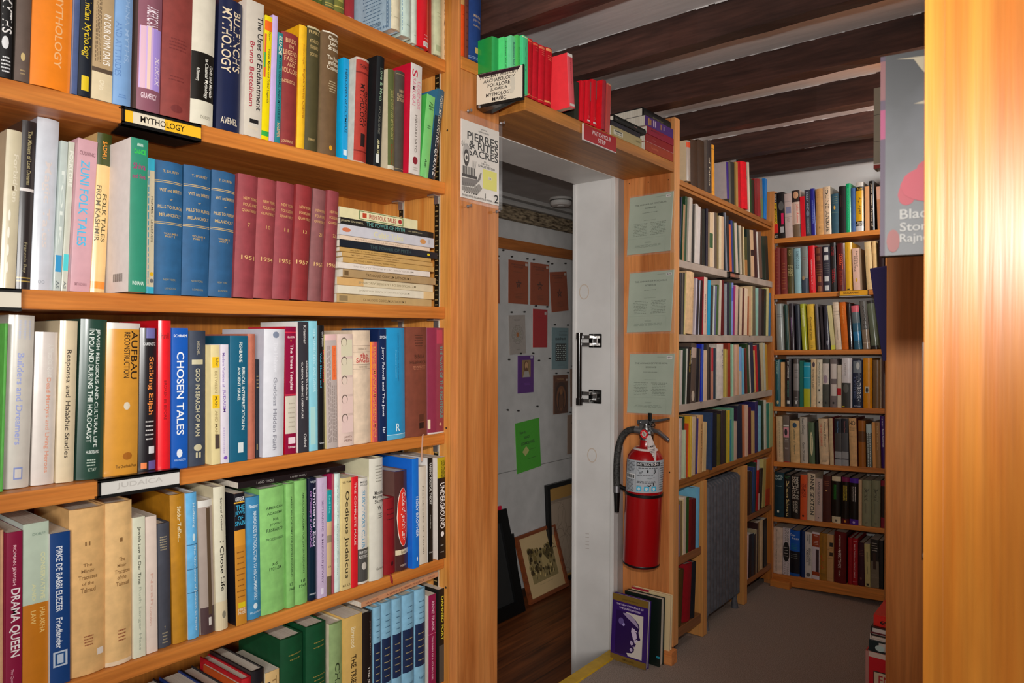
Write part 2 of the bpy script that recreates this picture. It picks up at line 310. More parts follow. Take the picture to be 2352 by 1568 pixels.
BOOKS = {
'L0': '''
.9424 .011 1.8806 .245 .013 .02 .165 h 0|4c5824|dark olive cloth book, first with foot showing on the topmost shelf of the left bookcase|n .85 .95 .1 .9 a8964a 3
.9537 .0236 1.8805 .245 .013 .006 .165 h 0|5c6238|thick moss green book with gilt foot rules on the topmost shelf of the left bookcase|b .955 .965 a8964a;b .975 .985 a8964a
.9785 .0262 1.8802 .24 .012 .006 .165 h 0|6d6c2c|olive gilt stamped book beside the red one on the topmost shelf of the left bookcase|r .78 .9 .3 .8 a39a48;b .945 .955 b5a24e
1.0677 .0277 1.8792 .235 .012 .085 .165 h 0|b03238|small faded red book with torn white foot on the topmost shelf of the left bookcase|r .9 .97 .1 .95 e8d9cc;n .7 .85 .2 .8 d99 1
1.1113 .0267 1.8787 .25 .002 -.03 .21 h 0|e0d4b4/a5bccb|cream spined book with printed pale blue cover on the topmost shelf of the left bookcase|n .86 .9 .2 .8 b9ae8c 1;m .0 .9 .02 .08 9a8 1
1.1509 .0295 1.8783 .25 0 -.022 .165 h 0|c8d9cc|pale mint jacketed book with patterned edge on the topmost shelf of the left bookcase|m .3 .95 .02 .12 6c8fa8 1;n .86 .9 .4 .9 93a595 1
1.1951 .0166 1.8779 .245 0 -.008 .165 h 0|d4dccb|thin pale green book beside bright red one on the topmost shelf of the left bookcase|n .9 .93 .3 .8 a0a890 1
1.2124 .041 1.8776 .25 -.002 -.01 .165 h 1|dd1426|bright red glossy book with white foot label on the topmost shelf of the left bookcase|r .935 .985 .45 .97 e8e2dc;n .945 .975 .52 .9 777 3;n .85 .92 .5 .97 e99 2
1.2699 .0051 1.8771 .245 -.004 .006 .14 p 0|9a3a2a|narrow rust brown book on the topmost shelf of the left bookcase|
1.2753 .0291 1.877 .25 -.005 -.005 .165 h 0|c9cba4|pale sage green book with worn foot on the topmost shelf of the left bookcase|r .9 .96 .2 .8 a9b088;n .55 .62 .3 .9 b4b48c 2
1.3173 .0158 1.8766 .25 -.005 .006 .14 p 0|d9b98e|narrow tan book lettered TECHNIQUES on the topmost shelf of the left bookcase|v .02 .9 .15 .8 8a6a50 TECHNIQUES;n .92 .97 .2 .8 8a6a50 3''',
'L1': '''
.3562 .0151 1.5532 .245 .019 .006 .165 h 0|1c1a1a|black book with scrawled white title on the shelf with the yellow MYTHOLOGY sign|v .25 .72 .1 .95 e8e4e0 REVEL MYTHS;n .86 .97 .1 .9 ddd 5;e .74 .82 .1 .7 ddd
.3756 .0199 1.5534 .25 .025 .006 .165 h 0|63534a/4a4038|grey-brown cloth book with gilt emblem on the shelf with the yellow MYTHOLOGY sign|e .82 .87 .35 .65 c9b078;n .92 .96 .3 .7 a89068 2
.3968 .0569 1.5537 .25 .026 .006 .165 h 1|ee8420/d96a10|wide orange jacketed book lettered MYTHOLOGY on the shelf with the yellow MYTHOLOGY sign|v .0 .86 .55 .75 f3b87a WORLD'S MYTHOLOGY
.4548 .0083 1.554 .245 .027 .006 .165 h 0|4a5a84/8a94b0|narrow slate blue book on the shelf with the yellow MYTHOLOGY sign|
.4637 .0202 1.5542 .245 .024 .006 .165 h 0|141a26|black book with yellow script lettering on the shelf with the yellow MYTHOLOGY sign|v .35 .74 .2 .85 e0c020 Indian Mythology;r .86 .96 .25 .8 e0c020
.4845 .032 1.5544 .245 .022 .006 .14 p 1|b59a74|tan picture jacket book with cream foot on the shelf with the yellow MYTHOLOGY sign|b .78 .81 5a4a3c;b .81 1 dac8a4;v .4 .75 .5 .85 f6efe4 IN OUR OWN DAYS;m .3 .74 .1 .4 6e5a42 4;v .86 .93 .35 .6 e9dcc0 Ohio
.5173 .0308 1.5547 .245 .022 .006 .165 h 1|7ca2cf/6a90c0|light blue book lettered MYTHS AND ATTITUDES on the shelf with the yellow MYTHOLOGY sign|v .2 .7 .52 .8 9ab8dc CHINA MYTHS,;v .42 .8 .1 .4 5a82b8 AND ATTITUDES;n .92 .95 .3 .7 5a82b8 2
.5582 .0406 1.5551 .25 .021 .006 .165 h 1|8a5664/7a6058|mauve book with woven pattern panel on the shelf with the yellow MYTHOLOGY sign|r .4 .84 .06 .95 c9a8d8;r .4 .84 .1 .3 d8b0c0;r .4 .84 .36 .5 e8c8b8;r .4 .84 .6 .95 a890d8;v .6 .8 .7 .9 f0e0ea XHXHX;h .87 .91 .15 .8 e8d0d8 GRAMERCY;v .25 .4 .3 .8 f4e6ee AMERICAN
.5996 .0542 1.5555 .245 .023 .006 .165 h 0|853a34/6e1e24|wide maroon cloth book with blind stamped spine on the shelf with the yellow MYTHOLOGY sign|n .4 .5 .2 .8 6e2a28 4;n .68 .73 .2 .75 6e2a28 2;e .9 .96 .3 .7 702c2a
.6542 .0439 1.5559 .25 .022 .006 .165 h 1|16130f/d6ceb8|cream and black book lettered Classical Mythology on the shelf with the yellow MYTHOLOGY sign|b 0 .46 d6cebb;b .82 1 d6d0bc;v .5 .8 .5 .7 e6e2d6 in Classical Mythology;v .54 .78 .76 .92 e6e2d6 Gods and Mortals;v .58 .68 .16 .32 e6e2d6 A Dictionary;h .93 .955 .4 .85 8a8474 DORSET
.7051 .0481 1.5564 .255 .023 .006 .165 h 1|1c2444/141a38|navy book lettered MYTHOLOGY in gilt capitals on the shelf with the yellow MYTHOLOGY sign|v .08 .54 .58 .92 ddc9a8 BULFINCH'S;v .07 .56 .12 .5 ddc9a8 MYTHOLOGY;h .9 .95 .15 .85 d9ccb4 AVENEL
.7597 .0384 1.5568 .27 .019 .006 .14 p 1|cfc5b6/d8ccc0|grey-white paperback lettered Uses of Enchantment on the shelf with the yellow MYTHOLOGY sign|v .1 .8 .66 .95 1a1618 The Uses of Enchantment;v .3 .78 .25 .5 a83040 Bruno Bettelheim;r .87 .9 .3 .8 1a1618;h .92 .95 .2 .8 d8c8b0 Vintage
.7984 .016 1.557 .252 .033 .006 .14 p 1|ecd40e/f0e040|yellow paperback with orange band and scribbles on the shelf with the yellow MYTHOLOGY sign|b .04 .12 f26a20;b .93 .97 38a848;r .15 .5 .0 .25 d8603a;r .3 .42 .0 .2 48a050;v .12 .2 .5 .8 7a6820 Upper;v .26 .7 .45 .8 5a5020 Voices Myths and Tribal Legends
.8152 .0125 1.5572 .258 .03 .006 .14 p 0|c9b0de/b89ad0|plain lilac paperback with no lettering on the shelf with the yellow MYTHOLOGY sign|
.8285 .0119 1.5573 .227 .032 .006 .14 p 0|2a8084|narrow teal paperback lettered MYTHS DREAMS on the shelf with the yellow MYTHOLOGY sign|v .03 .2 .2 .8 e8e0c8 ELIADE;v .2 .8 .25 .75 0f3c48 MYTHS, DREAMS, AND MYSTERIES;v .82 .95 .3 .8 d8a878 HARPER
.8412 .04 1.5575 .234 .025 .006 .165 h 0|87302f/7a2024|maroon cloth book lettered BIRDS IN LEGEND on the shelf with the yellow MYTHOLOGY sign|h .05 .09 .2 .8 d8a878 BIRDS;h .105 .14 .4 .65 d8a878 IN;h .155 .2 .1 .9 d8a878 LEGEND;h .21 .255 .15 .85 d8a878 FABLE;h .265 .3 .3 .75 d8a878 AND;h .315 .36 .05 .95 d8a878 FOLKLORE;h .42 .45 .05 .8 d8a878 INGERSOLL;h .955 .98 .1 .75 d8a878 LONGMANS
.8818 .0189 1.5578 .261 .023 .006 .165 h 0|f4bc20/e8a810|bright yellow book beside the dark green one on the shelf with the yellow MYTHOLOGY sign|v .15 .32 .4 .7 b87a18 Jonathan Roper;v .35 .75 .45 .8 a86818 English Verbal Charms
.9019 .0325 1.558 .266 .027 .006 .165 h 0|4a4326/3a4a2a|dark olive cloth book titled in faded gilt on the shelf with the yellow MYTHOLOGY sign|h .03 .055 .1 .9 c9ac70 FUNK'S;h .1 .13 .15 .85 b89c64 MYTHOLOGY;h .15 .18 .2 .8 b89c64 STANDARD;h .21 .235 .2 .8 b89c64 DICTIONARY;h .9 .92 .2 .7 b89c64 COMPANY;b 0 .015 c8b890
.9428 .042 1.5584 .27 .021 .006 .165 h 0|6a5034/8a7050|brown book lettered The Raw and the Cooked on the shelf with the yellow MYTHOLOGY sign|h .03 .065 .3 .95 e8dcc4 Claude;h .07 .105 .4 .9 e8dcc4 Levi-;h .11 .145 .3 .95 e8dcc4 Strauss;h .19 .225 .25 .98 e8dcc4 The Raw;h .23 .265 .3 .98 e8dcc4 and the;h .27 .305 .25 .98 e8dcc4 Cooked;n .39 .49 .35 .85 b8a480 5;e .92 .96 .45 .65 e0a020;b 0 .012 e0d6c2
1.0311 .016 1.5591 .247 .016 .05 .14 p 0|1aa0da/10b4ec|cyan paperback lettered OLYMPUS on the shelf with the yellow MYTHOLOGY sign|v .1 .7 .35 .75 20506a HEROINES of OLYMPUS;r .86 .91 .2 .8 e8f4fa
1.052 .037 1.5594 .252 .034 .03 .165 h 0|b03a2e/d6cec0|worn red book with white cover lettered MYTHOLOGY on the shelf with the yellow MYTHOLOGY sign|h .06 .1 .25 .85 4a1c18 THOMAS;v .24 .64 .3 .62 2a100e MYTHOLOGY;v .3 .62 .68 .9 2a100e BULFINCH'S;b .13 .145 7a201a;b .86 .872 7a201a;r .7 .82 .4 .75 2a1a18;b 0 .02 c8b0a0;b .96 1 c8a890
1.0942 .0227 1.5597 .264 .042 .012 .165 h 0|101418/101214|black jacketed book with green script lettering on the shelf with the yellow MYTHOLOGY sign|v .1 .4 .3 .75 90b090 Lore & Myth;v .45 .7 .35 .6 6a6a60 FOLKLORE;r .88 .96 .25 .6 d8d8d0;v .75 .88 .3 .6 d8d0a0 ARMOR
1.128 .0212 1.5599 .237 -.001 0 .165 h 1|5a6238/d8c8a8|narrow green book with cream cover on the shelf with the yellow MYTHOLOGY sign|v .2 .7 .25 .7 a8a060 JESUS CHRIST AND MYTHOLOGY;v .75 .95 .3 .6 8a3a20 ROBINSON;b .96 1 d0c8b0
1.1615 .0273 1.5603 .247 .017 .012 .165 h 0|4a443c/6a6258|charcoal cloth book lettered CLASSICAL DICTIONARY on the shelf with the yellow MYTHOLOGY sign|h .18 .21 .3 .8 b8a078 NEW;h .225 .255 .1 .95 b8a078 CLASSICAL;h .265 .3 .1 .95 b8a078 DICTIONARY;b .03 .034 a89468;b .96 .964 a89468
1.1891 .0367 1.5605 .27 .027 -.004 .14 p 1|ddd4cc/c01030|white paperback lettered LEGENDS of the SAMURAI on the shelf with the yellow MYTHOLOGY sign|v .05 .12 .1 .6 c83048 S;v .13 .38 .15 .45 d88898 SAMURAI;v .15 .4 .6 .85 d88898 LEGENDS;v .46 .8 .45 .65 7a7068 HIROAKI SATO;e .84 .91 .3 .75 8a1c2c;n .93 .97 .3 .8 b8aca0 2
1.2362 .0286 1.5609 .212 .114 .006 .14 p 1|7ed078/40a848|light green paperback titled in bold black letters on the shelf with the yellow MYTHOLOGY sign|h .08 .11 .35 .8 15301a The;h .115 .145 .35 .95 15301a Mabin-;h .15 .18 .35 .85 15301a ogion;n .36 .41 .3 .85 3a6a40 2;v .78 .88 .4 .65 15301a Aen
1.2651 .0256 1.5612 .237 .149 .004 .165 h 1|22303c/3a7898|dark leaning book lettered NORSE MYTHOLOGY on the shelf with the yellow MYTHOLOGY sign|b 0 .3 2e5c76;v .06 .5 .35 .7 d8d0b8 NORSE MYTHOLOGY;v .52 .9 .35 .75 e8e4dc NEIL GAIMAN;h .92 .96 .4 .8 e8e4dc N''',
'L2': '''
.3721 .0215 1.2331 .256 .038 .06 .165 h 1|d0c6a8|cream book in glossy plastic wrap at far left on the shelf under the MYTHOLOGY sign|v .15 .45 .5 .8 e6dec8 Forbidden;r .35 .38 .45 .6 6a5a40;v .5 .9 .3 .45 f4efe0 ....
.3946 .0196 1.2333 .276 .031 .06 .165 h 1|2c2626/3a3430|black jacketed book with white bar on the shelf under the MYTHOLOGY sign|b .4 .418 d8d0cc;v .06 .38 .4 .7 a89c70 The Masters of Lost Dreams;b .925 .932 a89048;b .945 .952 a89048;v .72 .9 .35 .65 8a8060 Francois Rey
.4146 .0321 1.2335 .286 .036 .06 .165 h 1|c6cad2/a8acb8|pale lavender book in clear wrap on the shelf under the MYTHOLOGY sign|v .25 .75 .3 .7 d2c8c4 Magic Tales;h .94 .96 .3 .6 9aa0aa OO
.4471 .011 1.2337 .254 .044 .06 .14 p 1|b8c4be|thin silvery pamphlet with blue label, left one on the shelf under the MYTHOLOGY sign|r .76 .87 .1 .9 2a90c4;v .2 .7 .3 .7 d8e0d8 FOLK;v .93 .98 .3 .7 5a646a AS
.4589 .0093 1.2338 .255 .044 .06 .14 p 1|c4c8b8|thin silvery pamphlet with turquoise label, right one on the shelf under the MYTHOLOGY sign|r .75 .86 .1 .9 4ac8cc;v .06 .3 .2 .8 e0e4d8 FOLKLORE;v .93 .98 .3 .7 5a646a AS
.4685 .031 1.2339 .261 .047 .05 .14 p 0|c79aa2|pink paperback lettered FOLK TALES in cyan on the shelf under the MYTHOLOGY sign|h .08 .105 .1 .9 7a5058 CUSHING;v .14 .7 .2 .65 48b0d8 ZUNI FOLK TALES;h .94 .96 .2 .8 9a7078 SMITHSONIAN
.5001 .0237 1.2342 .278 .044 .05 .165 h 1|e2bd80|cream book with green head lettered KASHMIR on the shelf under the MYTHOLOGY sign|b 0 .2 40481f;b .93 .975 e88a28;v .05 .16 .35 .65 e8902c SADHU;v .38 .68 .5 .8 38361c FOLK TALES;v .33 .68 .1 .4 4a4020 FROM KASHMIR
.5291 .0284 1.2344 .26 .013 -.03 .14 p 0|2b8468/d6ccc6|green spined paperback with white back cover on the shelf under the MYTHOLOGY sign|h .03 .05 .35 .7 d8e8dc ARKANA;h .07 .1 .2 .85 38c840 DANCE;h .16 .2 .15 .85 a02868 Shiva;h .23 .26 .1 .85 a02868 and Siva;h .93 .955 .2 .85 d0e0d4 INDIANA
.5718 .0127 1.2347 .238 .006 0 .14 p 0|d6c8a8/2aa8c4|thin booklet with blue floral edges on the shelf under the MYTHOLOGY sign|b 0 .09 3ab4d0;b .95 1 3ab4d0;m .09 .95 .02 .3 3a9cb8 1;v .28 .62 .5 .8 6a6050 HERMIST LEGENDS;e .84 .87 .4 .9 e0b010;e .89 .92 .4 .9 6a6a6a
.5914 .0499 1.235 .241 .01 .012 .165 h 0|285a84|blue cloth book ruled in gilt, left of three on the shelf under the MYTHOLOGY sign|h .065 .085 .25 .85 b8985c T. D'URFEY;b .145 .15 c4a468;b .157 .162 c4a468;h .205 .23 .15 .95 c4a468 WIT and MIRTH;h .28 .29 .5 .6 c4a468 or;h .33 .355 .1 .98 c4a468 PILLS TO PURGE;h .39 .415 .15 .95 c4a468 MELANCHOLY;b .455 .46 c4a468;b .467 .472 c4a468;h .535 .55 .3 .8 b8985c VOLUME I;h .555 .57 .35 .7 b8985c PART 1;h .88 .895 .3 .75 8a8468 NEW YORK;h .945 .96 .35 .75 8a8468 LONDON
.6422 .0511 1.2354 .242 .019 .012 .165 h 0|265680|blue cloth book ruled in gilt, middle of three on the shelf under the MYTHOLOGY sign|h .065 .085 .25 .85 b8985c T. D'URFEY;b .145 .15 c4a468;b .157 .162 c4a468;h .205 .23 .15 .95 c4a468 WIT and MIRTH;h .28 .29 .5 .6 c4a468 or;h .33 .355 .1 .98 c4a468 PILLS TO PURGE;h .39 .415 .15 .95 c4a468 MELANCHOLY;b .455 .46 c4a468;b .467 .472 c4a468;h .535 .55 .3 .8 b8985c VOLUME II;h .555 .57 .35 .7 b8985c PART 2;h .88 .895 .3 .75 8a8468 NEW YORK;h .945 .96 .35 .75 8a8468 LONDON
.694 .0475 1.2359 .242 .029 .012 .165 h 0|27547c|blue cloth book ruled in gilt, right of three on the shelf under the MYTHOLOGY sign|h .065 .085 .25 .85 b8985c T. D'URFEY;b .145 .15 c4a468;b .157 .162 c4a468;h .205 .23 .15 .95 c4a468 WIT and MIRTH;h .28 .29 .5 .6 c4a468 or;h .33 .355 .1 .98 c4a468 PILLS TO PURGE;h .39 .415 .15 .95 c4a468 MELANCHOLY;b .455 .46 c4a468;b .467 .472 c4a468;h .535 .55 .3 .8 b8985c VOLUME III;h .555 .57 .35 .7 b8985c PART 3;h .88 .895 .3 .75 8a8468 NEW YORK;h .945 .96 .35 .75 8a8468 LONDON
.7418 .0427 1.2362 .243 .039 .006 .165 h 0|8c3a40|burgundy volume numbered 7 in gilt on the shelf under the MYTHOLOGY sign|h .18 .205 .25 .98 c89a60 NEW YORK;h .23 .255 .25 .98 c89a60 FOLKLORE;h .28 .305 .2 .98 c89a60 QUARTERLY;h .39 .42 .5 .62 c89a60 7;h .655 .69 .25 .95 d8ac70 1951
.785 .0407 1.2366 .242 .039 .006 .165 h 0|923e42|burgundy volume numbered 10 in gilt on the shelf under the MYTHOLOGY sign|h .18 .205 .25 .98 c89a60 NEW YORK;h .23 .255 .25 .98 c89a60 FOLKLORE;h .28 .305 .2 .98 c89a60 QUARTERLY;h .39 .42 .45 .7 c89a60 10;h .655 .69 .25 .95 d8ac70 1954
.8265 .041 1.2369 .242 .043 .006 .165 h 0|8e3a40|burgundy volume numbered 11 in gilt on the shelf under the MYTHOLOGY sign|h .18 .205 .25 .98 c89a60 NEW YORK;h .23 .255 .25 .98 c89a60 FOLKLORE;h .28 .305 .2 .98 c89a60 QUARTERLY;h .39 .42 .45 .7 c89a60 11;h .655 .69 .25 .95 d8ac70 1955
.8677 .0388 1.2372 .242 .05 0 .165 h 0|8a2c2e|redder burgundy volume numbered 13 in gilt on the shelf under the MYTHOLOGY sign|h .18 .205 .2 .95 c89a60 NEW YORK;h .23 .255 .2 .95 c89a60 FOLKLORE;h .28 .305 .15 .95 c89a60 QUARTERLY;h .39 .42 .45 .7 c89a60 13;h .655 .69 .15 .9 d8ac70 1957
.9156 .0338 1.2376 .243 .059 .012 .165 h 0|845050|dusty mauve volume numbered 21 in gilt on the shelf under the MYTHOLOGY sign|h .18 .205 .2 .98 c89a60 NEW YORK;h .23 .255 .2 .98 c89a60 FOLKLORE;h .28 .305 .15 .98 c89a60 QUARTERLY;h .39 .42 .5 .75 c89a60 21;h .655 .69 .25 .95 d8ac70 1965
.9497 .0302 1.2379 .244 .053 .006 .165 h 0|8a3a3e|burgundy volume numbered 22 beside the flat stack on the shelf under the MYTHOLOGY sign|h .18 .205 .2 .98 c89a60 NEW YORK;h .23 .255 .2 .98 c89a60 FOLKLORE;h .28 .305 .15 .98 c89a60 QUARTERLY;h .39 .42 .5 .8 c89a60 22;h .655 .69 .15 .95 d8ac70 1966''',
'L3': '''
.3618 .0038 .9184 .26 .024 .02 .165 h 0|5cac4c|green book at the far left edge on the shelf bearing the JUDAICA sign|
.3693 .0354 .9184 .273 .029 .03 .165 h 1|d0cac0|wide white book lettered Builders and Dreamers on the shelf bearing the JUDAICA sign|v .22 .75 .35 .6 9aa4d8 Builders and Dreamers;r .88 .95 .35 .7 8a98cc;r .89 .94 .4 .65 d4cec8;m .03 .14 .3 .9 c0c4d4 3
.4077 .0321 .9183 .247 .024 .03 .165 h 1|d8cec6|pinkish white book with orange lettering on the shelf bearing the JUDAICA sign|v .3 .92 .45 .7 e09a80 Dead Martyrs and Living Heroes;v .08 .3 .5 .8 e2dcd4 A Historical Quest
.4411 .0262 .9183 .266 .022 .025 .165 h 1|dccaa8|cream book lettered Halakhic Studies on the shelf bearing the JUDAICA sign|v .18 .85 .3 .65 3a3028 Responsa and Halakhic Studies
.4698 .0411 .9183 .269 .025 .02 .165 h 1|28463a|dark green book lettered KIDDUSH HASHEM on the shelf bearing the JUDAICA sign|v .06 .8 .52 .7 d8e0d8 JEWISH RELIGIOUS AND CULTURAL LIFE;v .06 .77 .3 .48 d8e0d8 IN POLAND DURING THE HOLOCAUST;h .82 .84 .3 .8 d8e0d8 HUBERBAND;n .87 .92 .3 .7 b8c8b8 3;h .93 .95 .4 .7 b8c8b8 KTAV
.5112 .0546 .9182 .264 .017 .015 .165 h 1|d49436|ochre book lettered AUFBAU with emblem on the shelf bearing the JUDAICA sign|b 0 .04 d0c8c0;v .05 .37 .7 .92 241810 AUFBAU;v .06 .36 .48 .66 2a1c12 RECONSTRUCTION;e .52 .57 .5 .7 d8ccb4;e .85 .9 .5 .8 a8641c;h .93 .95 .3 .95 5a3814 The Overlook Press
.5661 .0303 .9182 .256 .009 .012 .165 h 1|201c20|black book with orange script lettering on the shelf bearing the JUDAICA sign|v .2 .6 .4 .75 e88840 Stalking Elijah;h .1 .12 .15 .85 c8c8c8 KAMENETZ;r .0 .07 .3 .8 6a68a0;n .63 .78 .3 .8 d0ccc8 5;r .82 .87 .5 .85 d8d8d8;r .93 .97 .1 .4 e07838;r .92 .98 .5 .95 6a5a98
.5968 .022 .9182 .27 0 .006 .165 h 1|e8202a/d01020|bright red book with small black lettering on the shelf bearing the JUDAICA sign|v .4 .66 .4 .62 7a0c14 BROKEN BE BEFORE;h .08 .12 .2 .8 8a1018 Harold
.6207 .0301 .9182 .257 -.001 .008 .14 p 0|0f55b0|royal blue book lettered CHOSEN TALES on the shelf bearing the JUDAICA sign|h .045 .065 .1 .9 e8ecf4 SCHRAM;v .17 .76 .3 .75 eef2f6 CHOSEN TALES;e .86 .92 .3 .65 e8ecf4;h .93 .945 .15 .85 a8c0e0 ARONSON
.6538 .035 .9181 .253 -.001 .012 .165 h 0|343c4c/c8b890|slate book lettered GOD IN SEARCH OF MAN on the shelf bearing the JUDAICA sign|v .08 .18 .45 .6 b0a890 HESCHEL;r .215 .25 .2 .8 c0b898;v .28 .78 .38 .62 c4bc9c GOD IN SEARCH OF MAN;e .84 .89 .3 .75 c0b898;r .9 .94 .4 .5 c0b898;r .9 .94 .58 .68 c0b898
.6923 .0178 .9181 .226 -.01 0 .14 p 0|ddcc96|narrow cream book with yellow panels on the shelf bearing the JUDAICA sign|r .1 .19 .0 .95 ecc020;r .42 .53 .0 .95 ecc020;v .11 .18 .5 .85 6a5420 buber;v .22 .4 .4 .7 a08c60 BETWEEN;v .43 .52 .4 .7 6a5420 MAN;v .55 .75 .4 .7 a08c60 AND MAN;r .75 .87 .4 .9 4a3c34
.7115 .016 .9181 .227 -.008 0 .14 p 0|d8d0da|narrow lavender book lettered JUDAISM on the shelf bearing the JUDAICA sign|v .07 .36 .2 .5 8a70b0 Modern Varieties of;v .38 .57 .2 .6 7a50a8 JUDAISM;e .94 .97 .3 .8 7a50b0;m .7 .92 .2 .5 b8a8c8 1
.7277 .0375 .918 .244 0 -.002 .14 p 0|125a76/0e4c66|teal paperback lettered BIBLICAL INTERPRETATION on the shelf bearing the JUDAICA sign|v .05 .21 .5 .68 e0e4dc FISHBANE;v .25 .75 .65 .82 e0e4dc BIBLICAL INTERPRETATION IN;v .25 .52 .42 .58 e0e4dc ANCIENT ISRAEL;r .85 .93 .45 .75 d0d8d8
.7695 .0167 .918 .248 -.001 .004 .165 h 0|b56852|salmon brown cloth book with faded spine on the shelf bearing the JUDAICA sign|m .1 .7 .5 .65 a05a48 1
.7918 .008 .918 .197 -.009 .012 .165 h 0|23232c|short black cloth book on the shelf bearing the JUDAICA sign|n .15 .3 .2 .85 a08c60 4;r .86 .92 .2 .5 8a7848
.8001 .0475 .918 .258 .01 -.004 .165 h 1|d2d2d8/c8c8d4|wide white jacketed book with faint lettering on the shelf bearing the JUDAICA sign|e .02 .07 .35 .65 7a8498;v .1 .34 .4 .6 dedee4 The Hebrew;v .38 .95 .4 .58 8a8a94 Goddess Hidden Faith
.8532 .0255 .9179 .264 -.004 .002 .14 p 1|8c1038/c0102c|crimson paperback lettered The Three Temples on the shelf bearing the JUDAICA sign|b .04 .05 c83048;b .53 .54 c83048;b .545 .84 cfc6b4;h .075 .09 .2 .85 f0d8d8 ELIOR;e .105 .115 .45 .55 e8b040;v .14 .5 .35 .7 f4e4e4 The Three Temples;r .87 .92 .25 .9 e8d0d4;h .935 .955 .25 .9 f0d8d8 Littman;n .58 .8 .2 .9 a89c8c 6
.8827 .0263 .9179 .275 -.008 0 .14 p 1|36343a/d8d4d0|charcoal book lettered RABBINIC LITERATURE on the shelf bearing the JUDAICA sign|v .03 .17 .5 .75 c8c4c0 Kraemer;v .3 .6 .7 .85 e0dcd8 RESPONSES TO Suffering IN;v .31 .74 .3 .45 e0dcd8 CLASSICAL RABBINIC LITERATURE;v .86 .96 .5 .75 c8c4c0 Oxford
.9105 .0211 .9179 .277 -.01 0 .14 p 0|88c8d6|light aqua paperback with floral pattern on the shelf bearing the JUDAICA sign|v .06 .55 .45 .75 b8e0e8 HERMAPHRODITIC AND OTHER;r .66 .95 .1 .7 a8d4d0
.9359 .0186 .9179 .268 -.012 .004 .165 h 1|141416|narrow black book with cyan lettering on the shelf bearing the JUDAICA sign|v .05 .17 .55 .8 d0d0d0 Orr Bloom;v .22 .5 .3 .5 3a98b8 With Moses and;v .2 .46 .65 .9 c02c30 MONOTHEISM;h .94 .955 .2 .8 c8c8c8 Grove
.9548 .0294 .9178 .249 -.021 0 .14 p 0|b9aaa4/d8c890|grey patterned book with orange strip on the shelf bearing the JUDAICA sign|r .1 .4 .55 .95 e8703c;v .12 .38 .65 .85 c85a28 The Jewish Legends;m .1 .95 .1 .45 8a7c78 4;m .45 .95 .5 .95 94867f 3;b 0 .05 e0b8b4
.9881 .0412 .9178 .25 -.016 .002 .14 p 0|dcc2b6|pale pink book with arched tablet drawings on the shelf bearing the JUDAICA sign|r .05 .2 .2 .95 d4ccae;r .22 .37 .2 .95 d8cdb2;r .39 .54 .2 .95 e0c6b8;r .56 .71 .2 .95 e2c4ba;r .73 .88 .2 .95 e2c4bc;e .03 .11 .2 .6 6a5a50;e .04 .11 .24 .57 d8ccb0;e .2 .28 .2 .6 6a5a50;e .21 .28 .24 .57 d8ccb2;e .37 .45 .2 .6 6a5a50;e .38 .45 .24 .57 dfc8b8;e .54 .62 .2 .6 6a5a50;e .55 .62 .24 .57 e2c4ba;e .71 .79 .2 .6 6a5a50;e .72 .79 .24 .57 e2c4bc;h .91 .93 .35 .85 8a6a60 JUDAICA;h .94 .96 .35 .85 8a6a60 PRESS
1.034 .051 .9178 .259 -.014 .004 .165 h 0|d6bfa6|beige book lettered The SAGES in red on the shelf bearing the JUDAICA sign|b .135 .138 6a5a50;b .19 .193 6a5a50;h .155 .175 .25 .7 8a7866 URBACH;h .2 .245 .35 .8 b83a38 the;h .245 .285 .15 .9 b83a38 SAGES;b .3 .303 6a5a50;b .34 .343 6a5a50;h .315 .33 .3 .75 8a7866 HARVARD
1.0877 .0155 .9177 .233 -.013 .006 .14 p 0|cc5458/e89030|narrow coral book with orange edge on the shelf bearing the JUDAICA sign|v .05 .95 .35 .7 e0a050 HASIDISM AND MODERN MAN;m 0 1 .02 .25 e89838 1
1.1036 .0223 .9177 .263 -.012 0 .14 p 1|152a52/0e2048|navy paperback lettered and The Jews on the shelf bearing the JUDAICA sign|h .06 .085 .1 .95 e4e8ee SIMON;v .16 .78 .3 .7 e4e8ee Jerry Falwell and The Jews;v .87 .93 .4 .8 d0d8e4 jp
1.1268 .0618 .9177 .266 -.015 0 .165 h 1|2592c6/1878b0|wide sky blue book with R emblem on the shelf bearing the JUDAICA sign|v .05 .48 .55 .62 1c5a88 HISTORY OF JEWISH PHILOSOPHY;v .2 .45 .45 .5 80c4e4 Frank and Leaman;h .86 .93 .45 .65 e4f0f4 R;b .955 .96 d8eaf2;b .96 1 58a8cc
1.1889 .0693 .9176 .269 -.013 -.004 .165 h 0|7a3f2e|brown leather book lettered BIBLIA HEBRAICA on the shelf bearing the JUDAICA sign|n .06 .18 .35 .8 4a2418 5;h .25 .285 .35 .85 4e281a BIBLIA;h .305 .335 .15 .95 4e281a HEBRAICA;n .35 .39 .25 .95 a8684c 3;r .8 .865 .55 .8 5a2e20;r .875 .93 .55 .8 2a1610
1.2653 .06 .9175 .269 -.01 0 .165 h 1|8c3048/a05a68|mauve book lettered WAYS OF THE RIGHTEOUS on the shelf bearing the JUDAICA sign|v .17 .86 .65 .85 58a098 THE WAYS OF THE RIGHTEOUS;r .02 .15 .45 .85 b8405a;r .86 .95 .0 .12 e0cca8;e .9 .93 .6 .75 d8a888;b .985 1 d8ccc4''',
